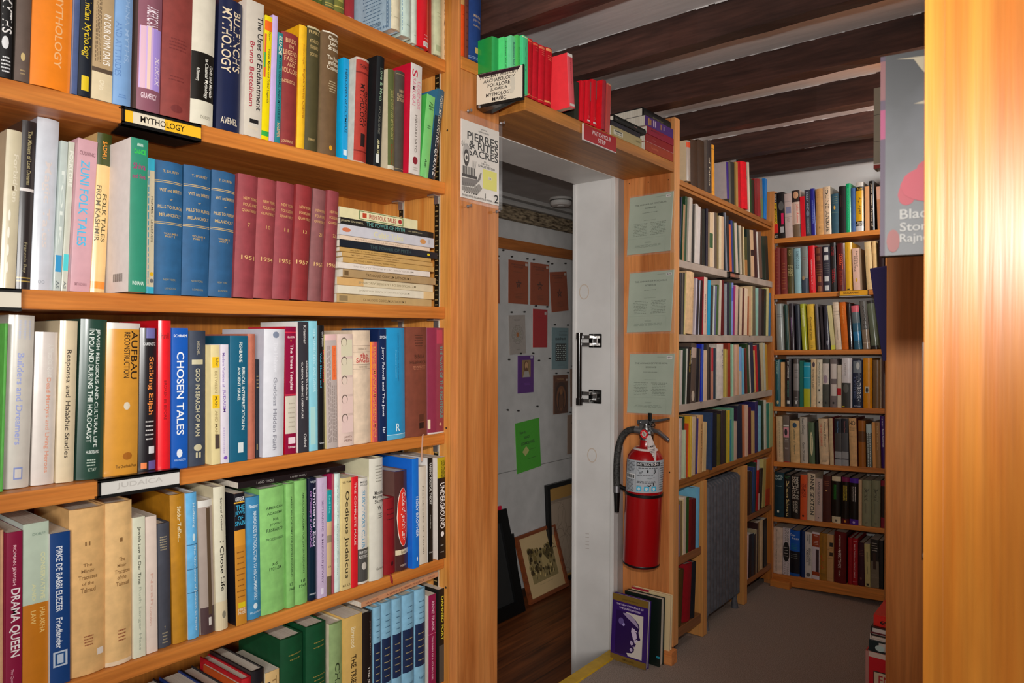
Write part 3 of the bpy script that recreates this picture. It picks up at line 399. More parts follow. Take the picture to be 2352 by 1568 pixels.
'L4': '''
.3627 .0039 .5974 .262 .001 .02 .165 h 0|c89a74|tan book at the far left edge, low on the shelf just below the JUDAICA sign|
.3669 .0219 .5974 .258 .003 .01 .14 p 0|88103a|crimson book lettered DRAMA QUEEN on the shelf just below the JUDAICA sign|v .08 .32 .35 .6 e8b8c0 ROMAN JEWISH;v .34 .75 .2 .85 f0e4e4 DRAMA QUEEN;v .82 .97 .3 .5 d898a8 The Queen Press
.3901 .0359 .5974 .266 .001 .012 .14 p 0|b9c8b4/c8d4cc|mint and ochre book with pale lettering on the shelf just below the JUDAICA sign|b .48 1 c27412;v .18 .46 .68 .85 d8d8a8 CONSERVATIVE;v .36 .46 .35 .5 d8d8a8 AND;v .51 .66 .65 .85 e8c070 HALAKHA;v .52 .6 .3 .5 e8c070 LAW;h .06 .075 .35 .85 7a9080 DORFF
.4263 .0293 .5974 .245 -.003 .006 .14 p 0|0d3c78/c8c4c0|dark blue paperback lettered PIRKE on the shelf just below the JUDAICA sign|v .09 .52 .3 .6 e4e8ee PIRKE DE RABBI ELIEZER;v .56 .76 .3 .6 e4e8ee Friedlander;r .78 .88 .15 .85 b8c4d4;r .79 .87 .25 .75 1a4a80;r .8 .86 .35 .65 b8c4d4
.4567 .0539 .5974 .276 -.003 .008 .165 h 0|d9ac70|wide tan book numbered II with Talmud title on the shelf just below the JUDAICA sign|h .2 .225 .4 .55 8a6438 II;h .33 .35 .35 .6 8a6438 The;h .365 .385 .3 .68 8a6438 Minor;h .4 .425 .22 .75 8a6438 Tractates;h .44 .46 .32 .65 8a6438 of the;h .475 .505 .28 .7 8a6438 Talmud;n .76 .83 .35 .65 9a5a38 4;r .86 .9 .75 .95 e8dcd0
.5109 .0427 .5974 .278 -.003 .006 .165 h 0|ddb378|tan book numbered I with Talmud title on the shelf just below the JUDAICA sign|h .22 .245 .5 .6 8a6438 I;h .34 .365 .45 .7 8a6438 The;h .38 .4 .4 .75 8a6438 Minor;h .415 .44 .3 .9 8a6438 Tractates;h .45 .475 .4 .75 8a6438 of the;h .49 .515 .35 .85 8a6438 Talmud;n .78 .86 .4 .75 9a5a38 4;b .975 1 e0c8a8
.5554 .0211 .5974 .246 -.009 .008 .14 p 0|d8d8c0/d4c8b0|narrow cream paperback lettered in script on the shelf just below the JUDAICA sign|v .07 .48 .35 .65 4a4c3c Jewish Law in Our Time;v .5 .95 .4 .65 a8ac98 Ruth Langer Haas
.5788 .0194 .5974 .243 -.013 .01 .14 p 0|e0cdbf|pale pink paperback with faint lettering on the shelf just below the JUDAICA sign|v .42 .65 .4 .65 d0a898 Noah;v .66 .8 .3 .5 d0a898 Gordon
.601 .0244 .5974 .225 -.018 .014 .165 h 0|42444e|short slate cloth book with worn edges on the shelf just below the JUDAICA sign|n .1 .22 .2 .8 a09478 6;n .87 .97 .3 .7 a09478 4;h .83 .85 .45 .55 a09478 T
.6279 .0267 .5974 .273 -.025 .012 .165 h 0|b67e18/a87010|mustard yellow book lettered Siddur on the shelf just below the JUDAICA sign|v .08 .32 .42 .68 ece0b8 Siddur Tefilot...
.6552 .0202 .5974 .272 -.022 .01 .165 h 0|62aede/c8ccd0|light blue book with thin dark rules on the shelf just below the JUDAICA sign|v .07 .24 .5 .75 d8ecf4 Hoffnung;e .28 .33 .5 .75 d8ecf4;b .352 .357 2a5a80;v .36 .95 .55 .8 d8ecf4 The University of Judaism at Forty;b .52 .525 2a5a80;b .68 .685 2a5a80
.6801 .0276 .5974 .254 -.029 .01 .165 h 1|a8988e/c8c0b4|grey brown book with dark strip panel on the shelf just below the JUDAICA sign|b .8 1 4e3a3c;r .06 .86 .5 .78 5a4632;r .88 .94 .5 .7 d8d0c8;b 0 .05 d8d4cc
.708 .0232 .5974 .276 -.027 .006 .165 h 1|dad4bc/d0c4a4|cream book lettered I Chose Life on the shelf just below the JUDAICA sign|v .08 .31 .5 .68 2a2418 Samuel Gruber;v .38 .73 .4 .75 1a1610 I Chose Life;r .8 1 0 1 d8c8a4;e .87 .92 .45 .8 8a8470
.745 .0225 .5973 .258 -.023 .002 .14 p 0|c8862a/15121a|black and gold paperback lettered SPAIN on the shelf just below the JUDAICA sign|b 0 .28 12101a;b .28 .4 d8932e;h .03 .06 .1 .95 d8d8d8 GERBER;b .065 .075 e0a830;h .09 .13 .15 .95 38a8d0 THE;h .135 .17 .05 .98 38a8d0 JEWS;h .175 .205 .3 .8 38a8d0 OF;h .21 .245 .05 .98 38a8d0 SPAIN;n .42 .8 .1 .9 8a5418 9;r .83 .87 .2 .85 d8c018;h .875 .895 .2 .85 e8dcc0 FREE;h .9 .92 .2 .85 e8dcc0 PRESS
.7731 .0309 .5973 .244 -.017 .008 .165 h 0|3a86b4/6a8a9c|medium blue book with white vertical title on the shelf just below the JUDAICA sign|h .06 .09 .2 .85 dce8ec Rosner;v .12 .85 .45 .7 cfe0ea MAIMONIDES INTRODUCTION TO HIS COMMENTARY;e .87 .92 .4 .7 dce8ec;h .94 .955 .2 .95 b8d0dc FELDHEIM
.8044 .0556 .5973 .256 -.02 .006 .165 h 0|86bf6c/78b060|wide green cloth book lettered PROCEEDINGS on the shelf just below the JUDAICA sign|h .15 .17 .22 .92 30502c AMERICAN;h .195 .215 .25 .92 30502c ACADEMY;h .245 .265 .48 .72 30502c FOR;h .285 .305 .35 .85 30502c JEWISH;h .325 .35 .22 .95 30502c RESEARCH;h .4 .42 .2 .95 40603a PROCEEDINGS;h .6 .62 .4 .65 30502c 3-5;h .635 .66 .3 .8 30502c 1931-34
.8603 .0202 .5973 .258 -.012 .004 .165 h 0|80b866|green cloth volume numbered 17 on the shelf just below the JUDAICA sign|v .1 .75 .4 .65 3a5a32 AMERICAN ACADEMY FOR JEWISH RESEARCH;h .8 .825 .3 .7 30502c 17;h .84 .865 .2 .9 30502c 1948
.8815 .0303 .5973 .261 -.012 .004 .165 h 0|82ba68|green cloth volume numbered 18 on the shelf just below the JUDAICA sign|v .1 .75 .5 .7 3a5a32 AMERICAN ACADEMY FOR JEWISH RESEARCH;h .8 .825 .4 .75 30502c 18;h .84 .865 .25 .85 30502c 1949
.9133 .0215 .5973 .261 -.007 .004 .165 h 1|141a30|dark navy book with pink lettering on the shelf just below the JUDAICA sign|b .28 .98 0a2434;v .08 .56 .5 .85 e0d8ec Umberto Eco;v .1 .56 .1 .4 a878b8 the Philosophy of LANGUAGE;h .94 .955 .1 .85 c8ccd4 INDIANA;h .02 .04 .2 .9 c8ccd4 WE JEW
.9351 .022 .5973 .26 -.004 .002 .14 p 0|c7b2ce|lavender paperback lettered MIZRAHI JEWRY on the shelf just below the JUDAICA sign|v .05 .18 .45 .6 b098bc Devora Gilad;v .19 .88 .35 .6 6a5078 SEPHARDIC & MIZRAHI JEWRY;r .92 .97 .3 .6 e8dcec
.9594 .0119 .5973 .229 -0 .004 .14 p 0|d0b488|narrow teal and cream striped book on the shelf just below the JUDAICA sign|b 0 .3 16949a;b .43 .5 9a8c70;b .82 1 6a5a40;v .05 .22 .3 .75 68c8c8 Emil Nie;h .72 .74 .2 .8 6a5a40 1614
.9725 .0068 .5973 .263 -.004 .004 .165 h 0|b05a64/9a1848|thin dusty rose book on the shelf just below the JUDAICA sign|
.9805 .0149 .5973 .262 -.004 .004 .165 h 0|cfe0d8/a8b8b8|thin pale mint book with dark edge on the shelf just below the JUDAICA sign|v .1 .85 .3 .65 90aaa0 Parable of Redemption Creation
.9957 .0281 .5973 .25 -.001 .002 .14 p 0|d8c084|tan paperback lettered Oedipus Judaicus on the shelf just below the JUDAICA sign|h .03 .05 .1 .9 6a5830 SIR WM;v .12 .9 .3 .75 2c2414 Oedipus Judaicus;h .95 .97 .15 .9 4a3c20 M.I.L.K.D.
1.0241 .0166 .5973 .249 -.001 0 .14 p 0|d81c28|narrow red paperback lettered THE COMPLETE on the shelf just below the JUDAICA sign|v .05 .62 .35 .65 f4d0c8 THE COMPLETE MAUS
1.0456 .0309 .5973 .242 -0 .004 .165 h 1|d8d2c8|white jacketed book lettered SURVIVORS CLUB on the shelf just below the JUDAICA sign|v .12 .66 .3 .6 6a9cb8 SURVIVORS CLUB;h .03 .05 .2 .9 3a3a38 MICHAEL;h .055 .075 .2 .9 3a3a38 HOLOCAUST;r .67 .98 .02 .98 4a4844;h .69 .72 .1 .9 d8d4cc TRUE STORY;h .73 .76 .1 .9 d8d4cc AUSCHWITZ;e .8 .87 .3 .75 c8c0b4
1.0768 .0405 .5973 .283 -.007 -.002 .165 h 1|d6d2c4/ccc8a8|tall cream jacketed book of thin lettering on the shelf just below the JUDAICA sign|n .05 .2 .35 .95 8a8678 6;h .27 .3 .3 .98 2a2824 Mendele;h .305 .335 .2 .98 2a2824 Moykher;h .34 .37 .3 .98 2a2824 Sforim;h .395 .43 .5 .85 2a2824 W;n .45 .5 .5 .9 6a665a 3;h .9 .92 .4 .95 6a665a Gerson
1.1266 .0361 .5973 .181 -.015 .006 .165 h 0|8a1018/6a0810|short dark red leatherette book with ribbon on the shelf just below the JUDAICA sign|n .1 .3 .2 .9 4a080c 3;e .84 .9 .5 .75 4a080c
1.163 .0395 .5973 .241 -.02 .004 .165 h 1|4a2a28/6a4a44|brown book with scarlet Jewish Law oval on the shelf just below the JUDAICA sign|e .17 .76 .1 .98 e8dcd0;e .175 .755 .14 .94 e0321e;v .22 .7 .35 .75 f4e8dc Code of Jewish Law;b .79 .84 d8c8a8;h .8 .83 .35 .8 6a5a40 Revised;h .94 .96 .3 .8 c8b0a0 HEBREW
1.2028 .0212 .5973 .268 -.012 -.008 .14 p 0|1470d0/0a5cc0|bright blue book lettered HOLY BROTHER on the shelf just below the JUDAICA sign|v .35 .72 .55 .9 e0ecf8 HOLY BROTHER;e .9 .94 .6 .8 e0ecf8
1.2361 .0258 .5973 .243 -.017 .002 .14 p 0|d6cab8|narrow cream paperback, right of blue one on the shelf just below the JUDAICA sign|v .2 .9 .4 .6 8a8070 Notebooks of Torah
1.2626 .0174 .5973 .262 -.008 0 .14 p 0|14120f/d0ccc8|narrow black book lettered POLITICAL THEORY on the shelf just below the JUDAICA sign|v .05 .45 .3 .75 d8d4cc RABBINIC POLITICAL THEORY;v .55 .68 .4 .6 a09c94 Susan Bloch;h .9 .92 .2 .9 c8c4bc Chicago
1.2921 .0288 .5973 .259 -.013 -.006 .14 p 0|16120f/dcd2ca|black spined paperback lettered UNDERGROUND on the shelf just below the JUDAICA sign|b 0 .2 b8a418;v .03 .2 .3 .9 16120f JOSEPH STEINBERGER;v .25 .7 .3 .85 e8e4e0 UNDERGROUND;e .73 .78 .35 .75 e8e4e0;n .82 .95 .3 .7 a09c94 2''',
'L5': '''
.571 .0442 .277 .19 -.003 .02 .165 h 0|2a2430|black book with cream pages, leftmost below on the lowest visible left shelf|
.6437 .0283 .277 .192 -.003 .02 .165 h 0|1a1620|black spined book with cream page tops on the lowest visible left shelf|
.6774 .0411 .277 .195 -.003 .01 .165 h 0|1c3474|navy book with broad white page tops on the lowest visible left shelf|
.731 .026 .277 .185 -.003 .03 .165 h 0|d8d8d0/2a2a30|white spined book with dark cover on the lowest visible left shelf|
.7574 .0045 .277 .2 -.003 .01 .14 p 0|e8a02c/b84a10|orange covered paperback with yellow spine on the lowest visible left shelf|
.7622 .0201 .277 .208 -.004 .008 .165 h 0|b81420|scarlet book with white lettering, low down on the lowest visible left shelf|h .12 .17 .2 .8 f0d8d8 Allison;h .3 .42 .2 .9 f4ece8 Elon
.7826 .0281 .277 .216 -.004 .006 .165 h 1|1c1a20|black jacketed book with gilt script on the lowest visible left shelf|v .12 .6 .3 .8 a88c48 WORD
.8154 .0321 .277 .2 -.004 .012 .14 p 0|e2bd80/d8cdb4|short buff paperback lettered THE on the lowest visible left shelf|v .06 .3 .5 .8 9a7848 THE;r .1 .3 .05 .35 3a3440
.8507 .0535 .277 .256 -.004 .008 .165 h 0|0a4626|large dark green book, left of two on the lowest visible left shelf|n .12 .2 .3 .9 8a7c3a 2;n .4 .5 .3 .9 8a7c3a 3;n .7 .75 .3 .9 8a7c3a 2
.911 .0515 .277 .264 -.004 .006 .165 h 0|0a4828|large dark green book, right of two on the lowest visible left shelf|n .12 .2 .3 .9 8a7c3a 2;n .4 .5 .3 .9 8a7c3a 3;n .7 .75 .3 .9 8a7c3a 2
.9713 .0356 .277 .251 -.004 .006 .165 h 0|8aa06a/d8ccb0|sage green book lettered CHALLENGE on the lowest visible left shelf|v .35 1 .35 .7 2c3a20 CHALLENGE
1.0086 .0491 .277 .255 -.004 .004 .14 p 0|d6ae62|tan paperback lettered THE TRIBES on the lowest visible left shelf|v .1 .28 .35 .6 f0e0b8 Birwood;v .35 .95 .35 .65 3a2a14 THE TRIBES OF ISRAEL
1.0612 .03 .277 .249 -.004 .004 .165 h 1|1e1614|black jacketed book left of blue set on the lowest visible left shelf|v .08 .4 .6 .75 8a7468 Joseph Blau;v .5 1 .4 .65 d8d0c8 THE JEWISH PEOPLE
1.0929 .0231 .277 .254 -.004 .004 .165 h 0|82b2cc|pale blue volume with navy label, first of set on the lowest visible left shelf|r .33 .74 .05 .95 14264a;n .08 .3 .3 .8 3a6480 4;n .38 .7 .2 .8 a8986c 5;h .84 .87 .3 .8 3a6480 Exodus
1.1179 .0316 .277 .257 -.004 .004 .165 h 0|80b0ca|pale blue volume with navy label, second of set on the lowest visible left shelf|r .33 .74 .05 .95 14264a;n .08 .3 .3 .8 3a6480 4;n .38 .7 .2 .8 a8986c 5;h .84 .87 .3 .8 3a6480 Druk
1.1514 .0307 .277 .256 -.004 .004 .165 h 0|82b2cc|pale blue volume with navy label, third of set on the lowest visible left shelf|r .33 .74 .05 .95 14264a;n .08 .3 .3 .8 3a6480 4;n .38 .7 .2 .8 a8986c 5;h .84 .87 .3 .8 3a6480 Torah
1.184 .0402 .277 .256 -.004 .004 .165 h 0|80b2ce|pale blue volume with navy label, fourth of set on the lowest visible left shelf|r .33 .74 .05 .95 14264a;n .08 .3 .3 .8 3a6480 4;n .38 .7 .2 .8 a8986c 5;h .84 .87 .3 .8 3a6480 Leopold
1.2262 .0365 .277 .258 -.004 .004 .165 h 0|84b4ce|pale blue volume with navy label, last of set on the lowest visible left shelf|r .33 .74 .05 .95 14264a;n .08 .3 .3 .8 3a6480 4;n .38 .7 .2 .8 a8986c 5;h .84 .87 .3 .8 3a6480 Rogers
1.2701 .0261 .277 .233 -.004 .004 .14 p 0|92164a/d8cec0|crimson book with fine white rules on the lowest visible left shelf|v .06 .4 .4 .75 e8b8c8 ANNE FRANK;b .42 .425 d87898;v .45 .93 .4 .6 e8b8c8 THE DIARY OF A YOUNG GIRL
1.3038 .0268 .277 .24 -.005 .002 .14 p 0|14120e|black book lettered in yellow, beside the post on the lowest visible left shelf|v .08 .55 .35 .65 d8cc38 DAMNED FORT;m .1 .5 .75 .9 8a8468 1;r .6 1 .05 .95 4a4640''',
'D0': '''
1.3337 .0155 1.882 .24 .001 .002 .165 h 0|d8480c|orange and buff book beside the wooden post on the ledge above the pinned booklet|b 0 .45 c89858;n .1 .4 .3 .9 7a5a30 3;n .55 .56 .1 .9 8a2a08 1
1.35 .0138 1.882 .235 .003 .002 .165 h 0|6a3426|narrow brown marbled book on the ledge above the pinned booklet|n .3 .9 .2 .8 4a2018 8;b 0 .35 9a7048
1.3641 .0473 1.882 .245 .017 0 .165 h 0|1c3a74|thick blue cloth book with gilt device on the ledge above the pinned booklet|h .5 .53 .3 .9 b8a080 MARITIME;h .55 .58 .3 .9 b8a080 (1312-1399);h .61 .63 .3 .9 a08c70 CAMBRIDGE;r .85 .91 .45 .75 c8a060;b .955 .96 8a98b8;b .97 .975 8a98b8''',
'D1': '''
1.3969 .0275 1.8025 .137 .002 .035 .14 h 1|2c9c50/1e8c3c|jacketed green book with broad green cover on the shelf over the doorway|
1.4247 .0138 1.8025 .141 .001 .022 .14 p 1|52d078|light green journal, second of the five greens on the shelf over the doorway|v .05 .55 .45 .8 2a5a40 Archives Vol III;v .6 .9 .5 .7 2a5a40 No 2
1.4388 .0192 1.8025 .146 .001 .009 .14 p 1|6cc890|pale aqua green journal, middle of the greens on the shelf over the doorway|v .1 .5 .45 .8 3a5a60 Bollettino Vol;v .6 .9 .5 .75 3a5a60 Nos 1 2
1.4582 .0111 1.8025 .152 -.002 .003 .14 p 1|4cb458|mid green journal, fourth of the greens on the shelf over the doorway|v .2 .6 .4 .8 1e5a34 Studies Volume
1.4696 .0219 1.8025 .153 -.002 -.006 .14 p 1|4ac888|mint green journal beside the red set on the shelf over the doorway|v .1 .6 .5 .7 2a7a54 Vol;b .015 .03 d8d0a8
1.494 .0289 1.8025 .157 .026 0 .165 h 0|b80c1c|red cloth volume, first of four on the shelf over the doorway|b .02 .05 d86040;n .06 .09 .2 .9 c84038 2;n .5 .51 .3 .7 c84038 1;b .95 .96 d88850;n .93 .97 .1 .5 d88850 2
1.5235 .0247 1.8025 .156 .028 0 .165 h 0|b80a1e|red cloth volume, second of four on the shelf over the doorway|b .02 .05 d06040;n .06 .15 .2 .9 c83c38 2;b .95 .96 c86040
1.5502 .0279 1.8025 .157 .033 0 .165 h 0|c00a20|red cloth volume, third of four on the shelf over the doorway|b .02 .06 d07050;n .07 .17 .2 .9 d85048 3;b .95 .96 d07050
1.5802 .0293 1.8025 .161 .046 0 .165 h 0|b40a1c|red cloth volume, last of four on the shelf over the doorway|b .015 .06 d88c58;n .12 .22 .2 .9 d86850 3;b .92 .95 d89858
1.6371 .027 1.8025 .148 -.088 -.04 .14 p 0|dc5860/e03038|large leaning scarlet pamphlet with labels on the shelf over the doorway|r .0 .06 .05 .95 d8d4cc;r .92 .965 .1 .95 c8c4bc;m .08 .55 .4 .7 a03038 1
1.7317 .0236 1.8025 .11 .022 .004 .165 h 0|26281e||
1.7555 .0232 1.8025 .119 .04 0 .165 h 1|d01424||
1.7843 .0303 1.8025 .129 .037 0 .165 h 1|d21626|glossy red book with white foot label, second on the shelf over the doorway|r .91 .945 .25 .95 d8d0cc;n .8 .86 .4 .8 e06060 2;r .0 .45 .6 .98 a86060
1.817 .031 1.8025 .141 .029 0 .165 h 1|d01424|glossy red book with white foot label, third on the shelf over the doorway|r .91 .945 .25 .95 d8d0cc;n .8 .86 .4 .8 e06060 2;r .0 .4 .65 .98 a86060
1.8662 .0215 1.8025 .153 .049 -.005 .165 h 0|a02834/d00818||
1.9051 .0225 1.8025 .156 .066 .005 .14 p 0|b84640||b 0 .03 c89070''',
'R0': '''
2.4504 .0348 1.7482 .149 -.021 -.015 .165 h 1|8a7e74/c8bc9c||b .04 .17 b8401a
2.5301 .0595 1.7456 .177 -.02 .004 .165 h 0|34200f|dark brown cloth book, left of two on the top shelf beyond the doorway|
2.5975 .0624 1.7437 .193 -.025 .006 .165 h 0|33200f|dark brown cloth book, right of two on the top shelf beyond the doorway|
2.6602 .0431 1.7423 .205 -.019 0 .14 p 0|2a2220/60544c|black paperback lettered of Taboo on the top shelf beyond the doorway|v .32 .86 .35 .65 a89c84 of Taboo
2.7104 .0401 1.7409 .2 -.032 .002 .165 h 0|b87c20/9a7028|mustard yellow book beside the black one on the top shelf beyond the doorway|b .08 .09 6a4a18;b .93 .935 6a4a18
2.8122 .0206 1.7383 .148 -.086 -.02 .14 p 0|2c1464/a8a4a8||
2.8957 .02 1.736 .171 -.063 .004 .14 p 0|4a4840||
2.9184 .0475 1.7349 .179 -.031 .004 .165 h 0|24221e||
2.9662 .0232 1.734 .187 -.045 .002 .14 p 0|8a6a34||
2.9898 .0351 1.7331 .193 -.059 0 .165 h 0|8c0812||
3.0252 .0734 1.7317 .203 -.087 -.004 .165 h 0|b40818|wide red cloth book, right of the pair on the top shelf beyond the doorway|r .05 .25 .75 .98 3a0408;r .28 .36 .75 .98 3a0408
3.1217 .0134 1.7298 .22 -.076 .004 .14 p 0|b4aa98||
3.1382 .0302 1.7291 .152 -.058 .004 .165 h 0|1f3416||
3.1714 .0247 1.7282 .154 -.058 .004 .165 h 0|221a0e||
3.1964 .0328 1.7274 .164 -.085 .002 .14 p 0|6a0e10||
3.2324 .0333 1.7264 .171 -.101 .002 .14 p 0|7c1818||
3.2688 .0304 1.7254 .178 -.108 .002 .14 p 0|58683c||b 0 .5 6a5a4a
3.2995 .0292 1.7247 .188 .034 -.002 .14 p 0|1464a8||''',
'R1': '''
2.4398 .0064 1.4545 .237 .054 .01 .14 p 0|1c2236||
2.4464 .0157 1.4544 .209 .052 .004 .14 p 0|8a6a46/204428||
2.4675 .0165 1.454 .243 .045 .006 .14 p 0|1c3a20||
2.4843 .0263 1.4538 .242 .067 0 .14 p 0|a89e92|white book on the upper grey shelf beyond the doorway|
2.5269 .0177 1.4532 .223 .041 .004 .14 p 0|15120f/b0a8a0||
2.5449 .0202 1.453 .227 .051 0 .14 p 0|b0a8a0||
2.5662 .0257 1.4527 .221 .038 0 .14 p 0|b0a8a4||
2.6076 .0198 1.4522 .219 .029 .006 .14 p 0|281c14||
2.6277 .0235 1.4519 .22 .003 .004 .14 p 0|14160f||
2.6535 .0058 1.4517 .215 .019 .004 .14 p 0|c8c0b4||
2.6524 .0162 1.4515 .225 .008 0 .14 p 0|1e1826||
2.6865 .0299 1.4511 .216 .009 0 .14 p 0|b8a080||b .38 .65 2a4a28
2.7176 .0145 1.4508 .22 -.013 0 .14 p 0|c0ac94||
2.7428 .0233 1.4504 .224 -.008 .004 .14 p 0|50443a||
2.7722 .0069 1.4501 .227 -.008 .006 .14 p 0|5a4a18||
2.7794 .0233 1.4499 .217 .004 0 .14 p 0|c0b090||
2.804 .0216 1.4496 .218 -.002 0 .14 p 0|a88c70||
2.8429 .0222 1.449 .239 -.03 .006 .14 p 0|101216||
2.8591 .0078 1.449 .239 -.09 0 .14 p 0|6a6e78||
2.8746 .0224 1.4487 .23 -.065 .002 .14 p 0|15151a||
2.8983 .024 1.4483 .197 -.089 .002 .14 p 0|a8502c||
2.9288 .019 1.448 .218 -.083 .004 .14 p 0|1c2c60||
2.9505 .0159 1.4477 .218 -.077 .004 .14 p 0|24381c||
2.9667 .0217 1.4475 .213 -.105 0 .14 p 0|a89c8c||
3.0016 .0115 1.447 .209 -.096 .004 .14 p 0|2a3a34||
3.0133 .0158 1.4469 .208 -.07 0 .14 p 0|a89c88||
3.0373 .0172 1.4466 .208 -.05 .002 .14 p 0|5a4a30||
3.0573 .0116 1.4463 .209 -.057 .002 .14 p 0|b0a078||
3.0757 .0307 1.446 .169 -.052 .004 .14 p 0|8a6034/3a3a24||b 0 .6 3a3c1c
3.1162 .034 1.4454 .208 -.066 .006 .14 p 0|16241c||
3.1505 .0346 1.445 .208 -.089 .002 .14 p 0|b09070||b .42 .55 2a1a18
3.1938 .0394 1.4443 .217 -.08 .004 .14 p 0|300c0a||
3.2334 .0084 1.444 .211 -.12 0 .14 p 0|b8b0a8||
3.2434 .0399 1.4437 .213 -.106 0 .14 p 0|5a4438||
3.2881 .0374 1.4431 .199 -.091 0 .14 p 0|14261c||
3.3288 .0415 1.4426 .204 -.115 0 .14 p 0|20221a||''',
'R2': '''
2.4355 .0076 1.181 .228 .01 .006 .14 p 0|201c24||
2.4435 .0109 1.181 .228 .017 .004 .14 p 0|4a4440||
2.4551 .006 1.181 .23 .045 .004 .14 p 0|121214||
2.4586 .0105 1.181 .227 .064 0 .14 p 0|c0b070||
2.4615 .0662 1.1811 .234 .056 -.006 .165 h 0|c4a47c|wide cream jacketed book on the middle grey shelf beyond the doorway|v .25 .65 .75 .88 8a6e4c ISADORA
2.546 .0102 1.1812 .215 .079 0 .14 p 0|a8a0a8||
2.5615 .0068 1.1812 .213 .065 .002 .14 p 0|2c2440||
2.57 .0138 1.1812 .212 .053 .002 .14 p 0|221c20||
2.59 .0061 1.1813 .21 .067 .004 .14 p 0|9a9aa8||
2.6014 .0255 1.1813 .211 .055 .006 .14 p 0|14110f||
2.6273 .0314 1.1814 .225 .032 0 .14 p 0|b8a090/a00820|white book lettered over pink on the middle grey shelf beyond the doorway|v .3 .8 .3 .6 5a4a48 BALANCE TO FREUD
2.6676 .0237 1.1814 .216 .026 0 .14 p 0|1282a8||
2.7026 .0212 1.1815 .196 .04 .004 .14 p 0|2a2626||
2.724 .0111 1.1815 .199 .053 .002 .14 p 0|a8b0a8||
2.736 .0149 1.1815 .199 .073 .002 .14 p 0|5a5a78||
2.7512 .0163 1.1816 .203 .063 0 .14 p 0|2c4a1c||
2.7679 .0205 1.1816 .223 .048 -.004 .14 p 0|a89c8c||
2.7903 .0422 1.1817 .225 .01 -.004 .165 h 0|4a0a0c|dark red book on the middle grey shelf beyond the doorway|
2.8564 .0084 1.1818 .214 -.008 .002 .14 p 0|a0a4a8||
2.8651 .0278 1.1818 .219 -.008 0 .14 p 0|1a1a2c||
2.899 .0138 1.1819 .22 .006 .002 .14 p 0|2a4a34||
2.9131 .015 1.1819 .221 .025 0 .14 p 0|6a7ab0||b .1 .35 4048a0
2.9301 .0178 1.1819 .21 .047 0 .14 p 0|7a1a54||
2.949 .0319 1.182 .213 .037 0 .14 p 0|a89080||
2.9934 .0087 1.182 .201 .019 .004 .14 p 0|2a1a18||
3.0023 .0251 1.1821 .205 .045 0 .14 p 0|b09c84||
3.0338 .0215 1.1821 .206 .056 .002 .14 p 0|4a2220||
3.0556 .0342 1.1822 .206 .046 0 .14 p 0|b8a48c||
3.0986 .019 1.1823 .174 .011 .002 .14 p 0|7a3c20||
3.1179 .0123 1.1823 .219 .002 -.01 .14 p 0|a4986c/b8a07c||
3.1589 .039 1.1824 .221 -.035 0 .14 p 0|5a5040||
3.2003 .0277 1.1824 .217 .008 0 .14 p 0|7aa094||
3.2303 .0379 1.1825 .218 .014 0 .14 p 0|4a3c3c||
3.2821 .0338 1.1826 .217 .02 .004 .14 p 0|20120f||
3.3184 .0226 1.1827 .219 .032 .004 .14 p 0|161a10||
3.3413 .0216 1.1827 .226 .036 0 .14 p 0|a8a070||
3.372 .0208 1.1828 .203 .023 0 .14 p 0|2a5478||''',
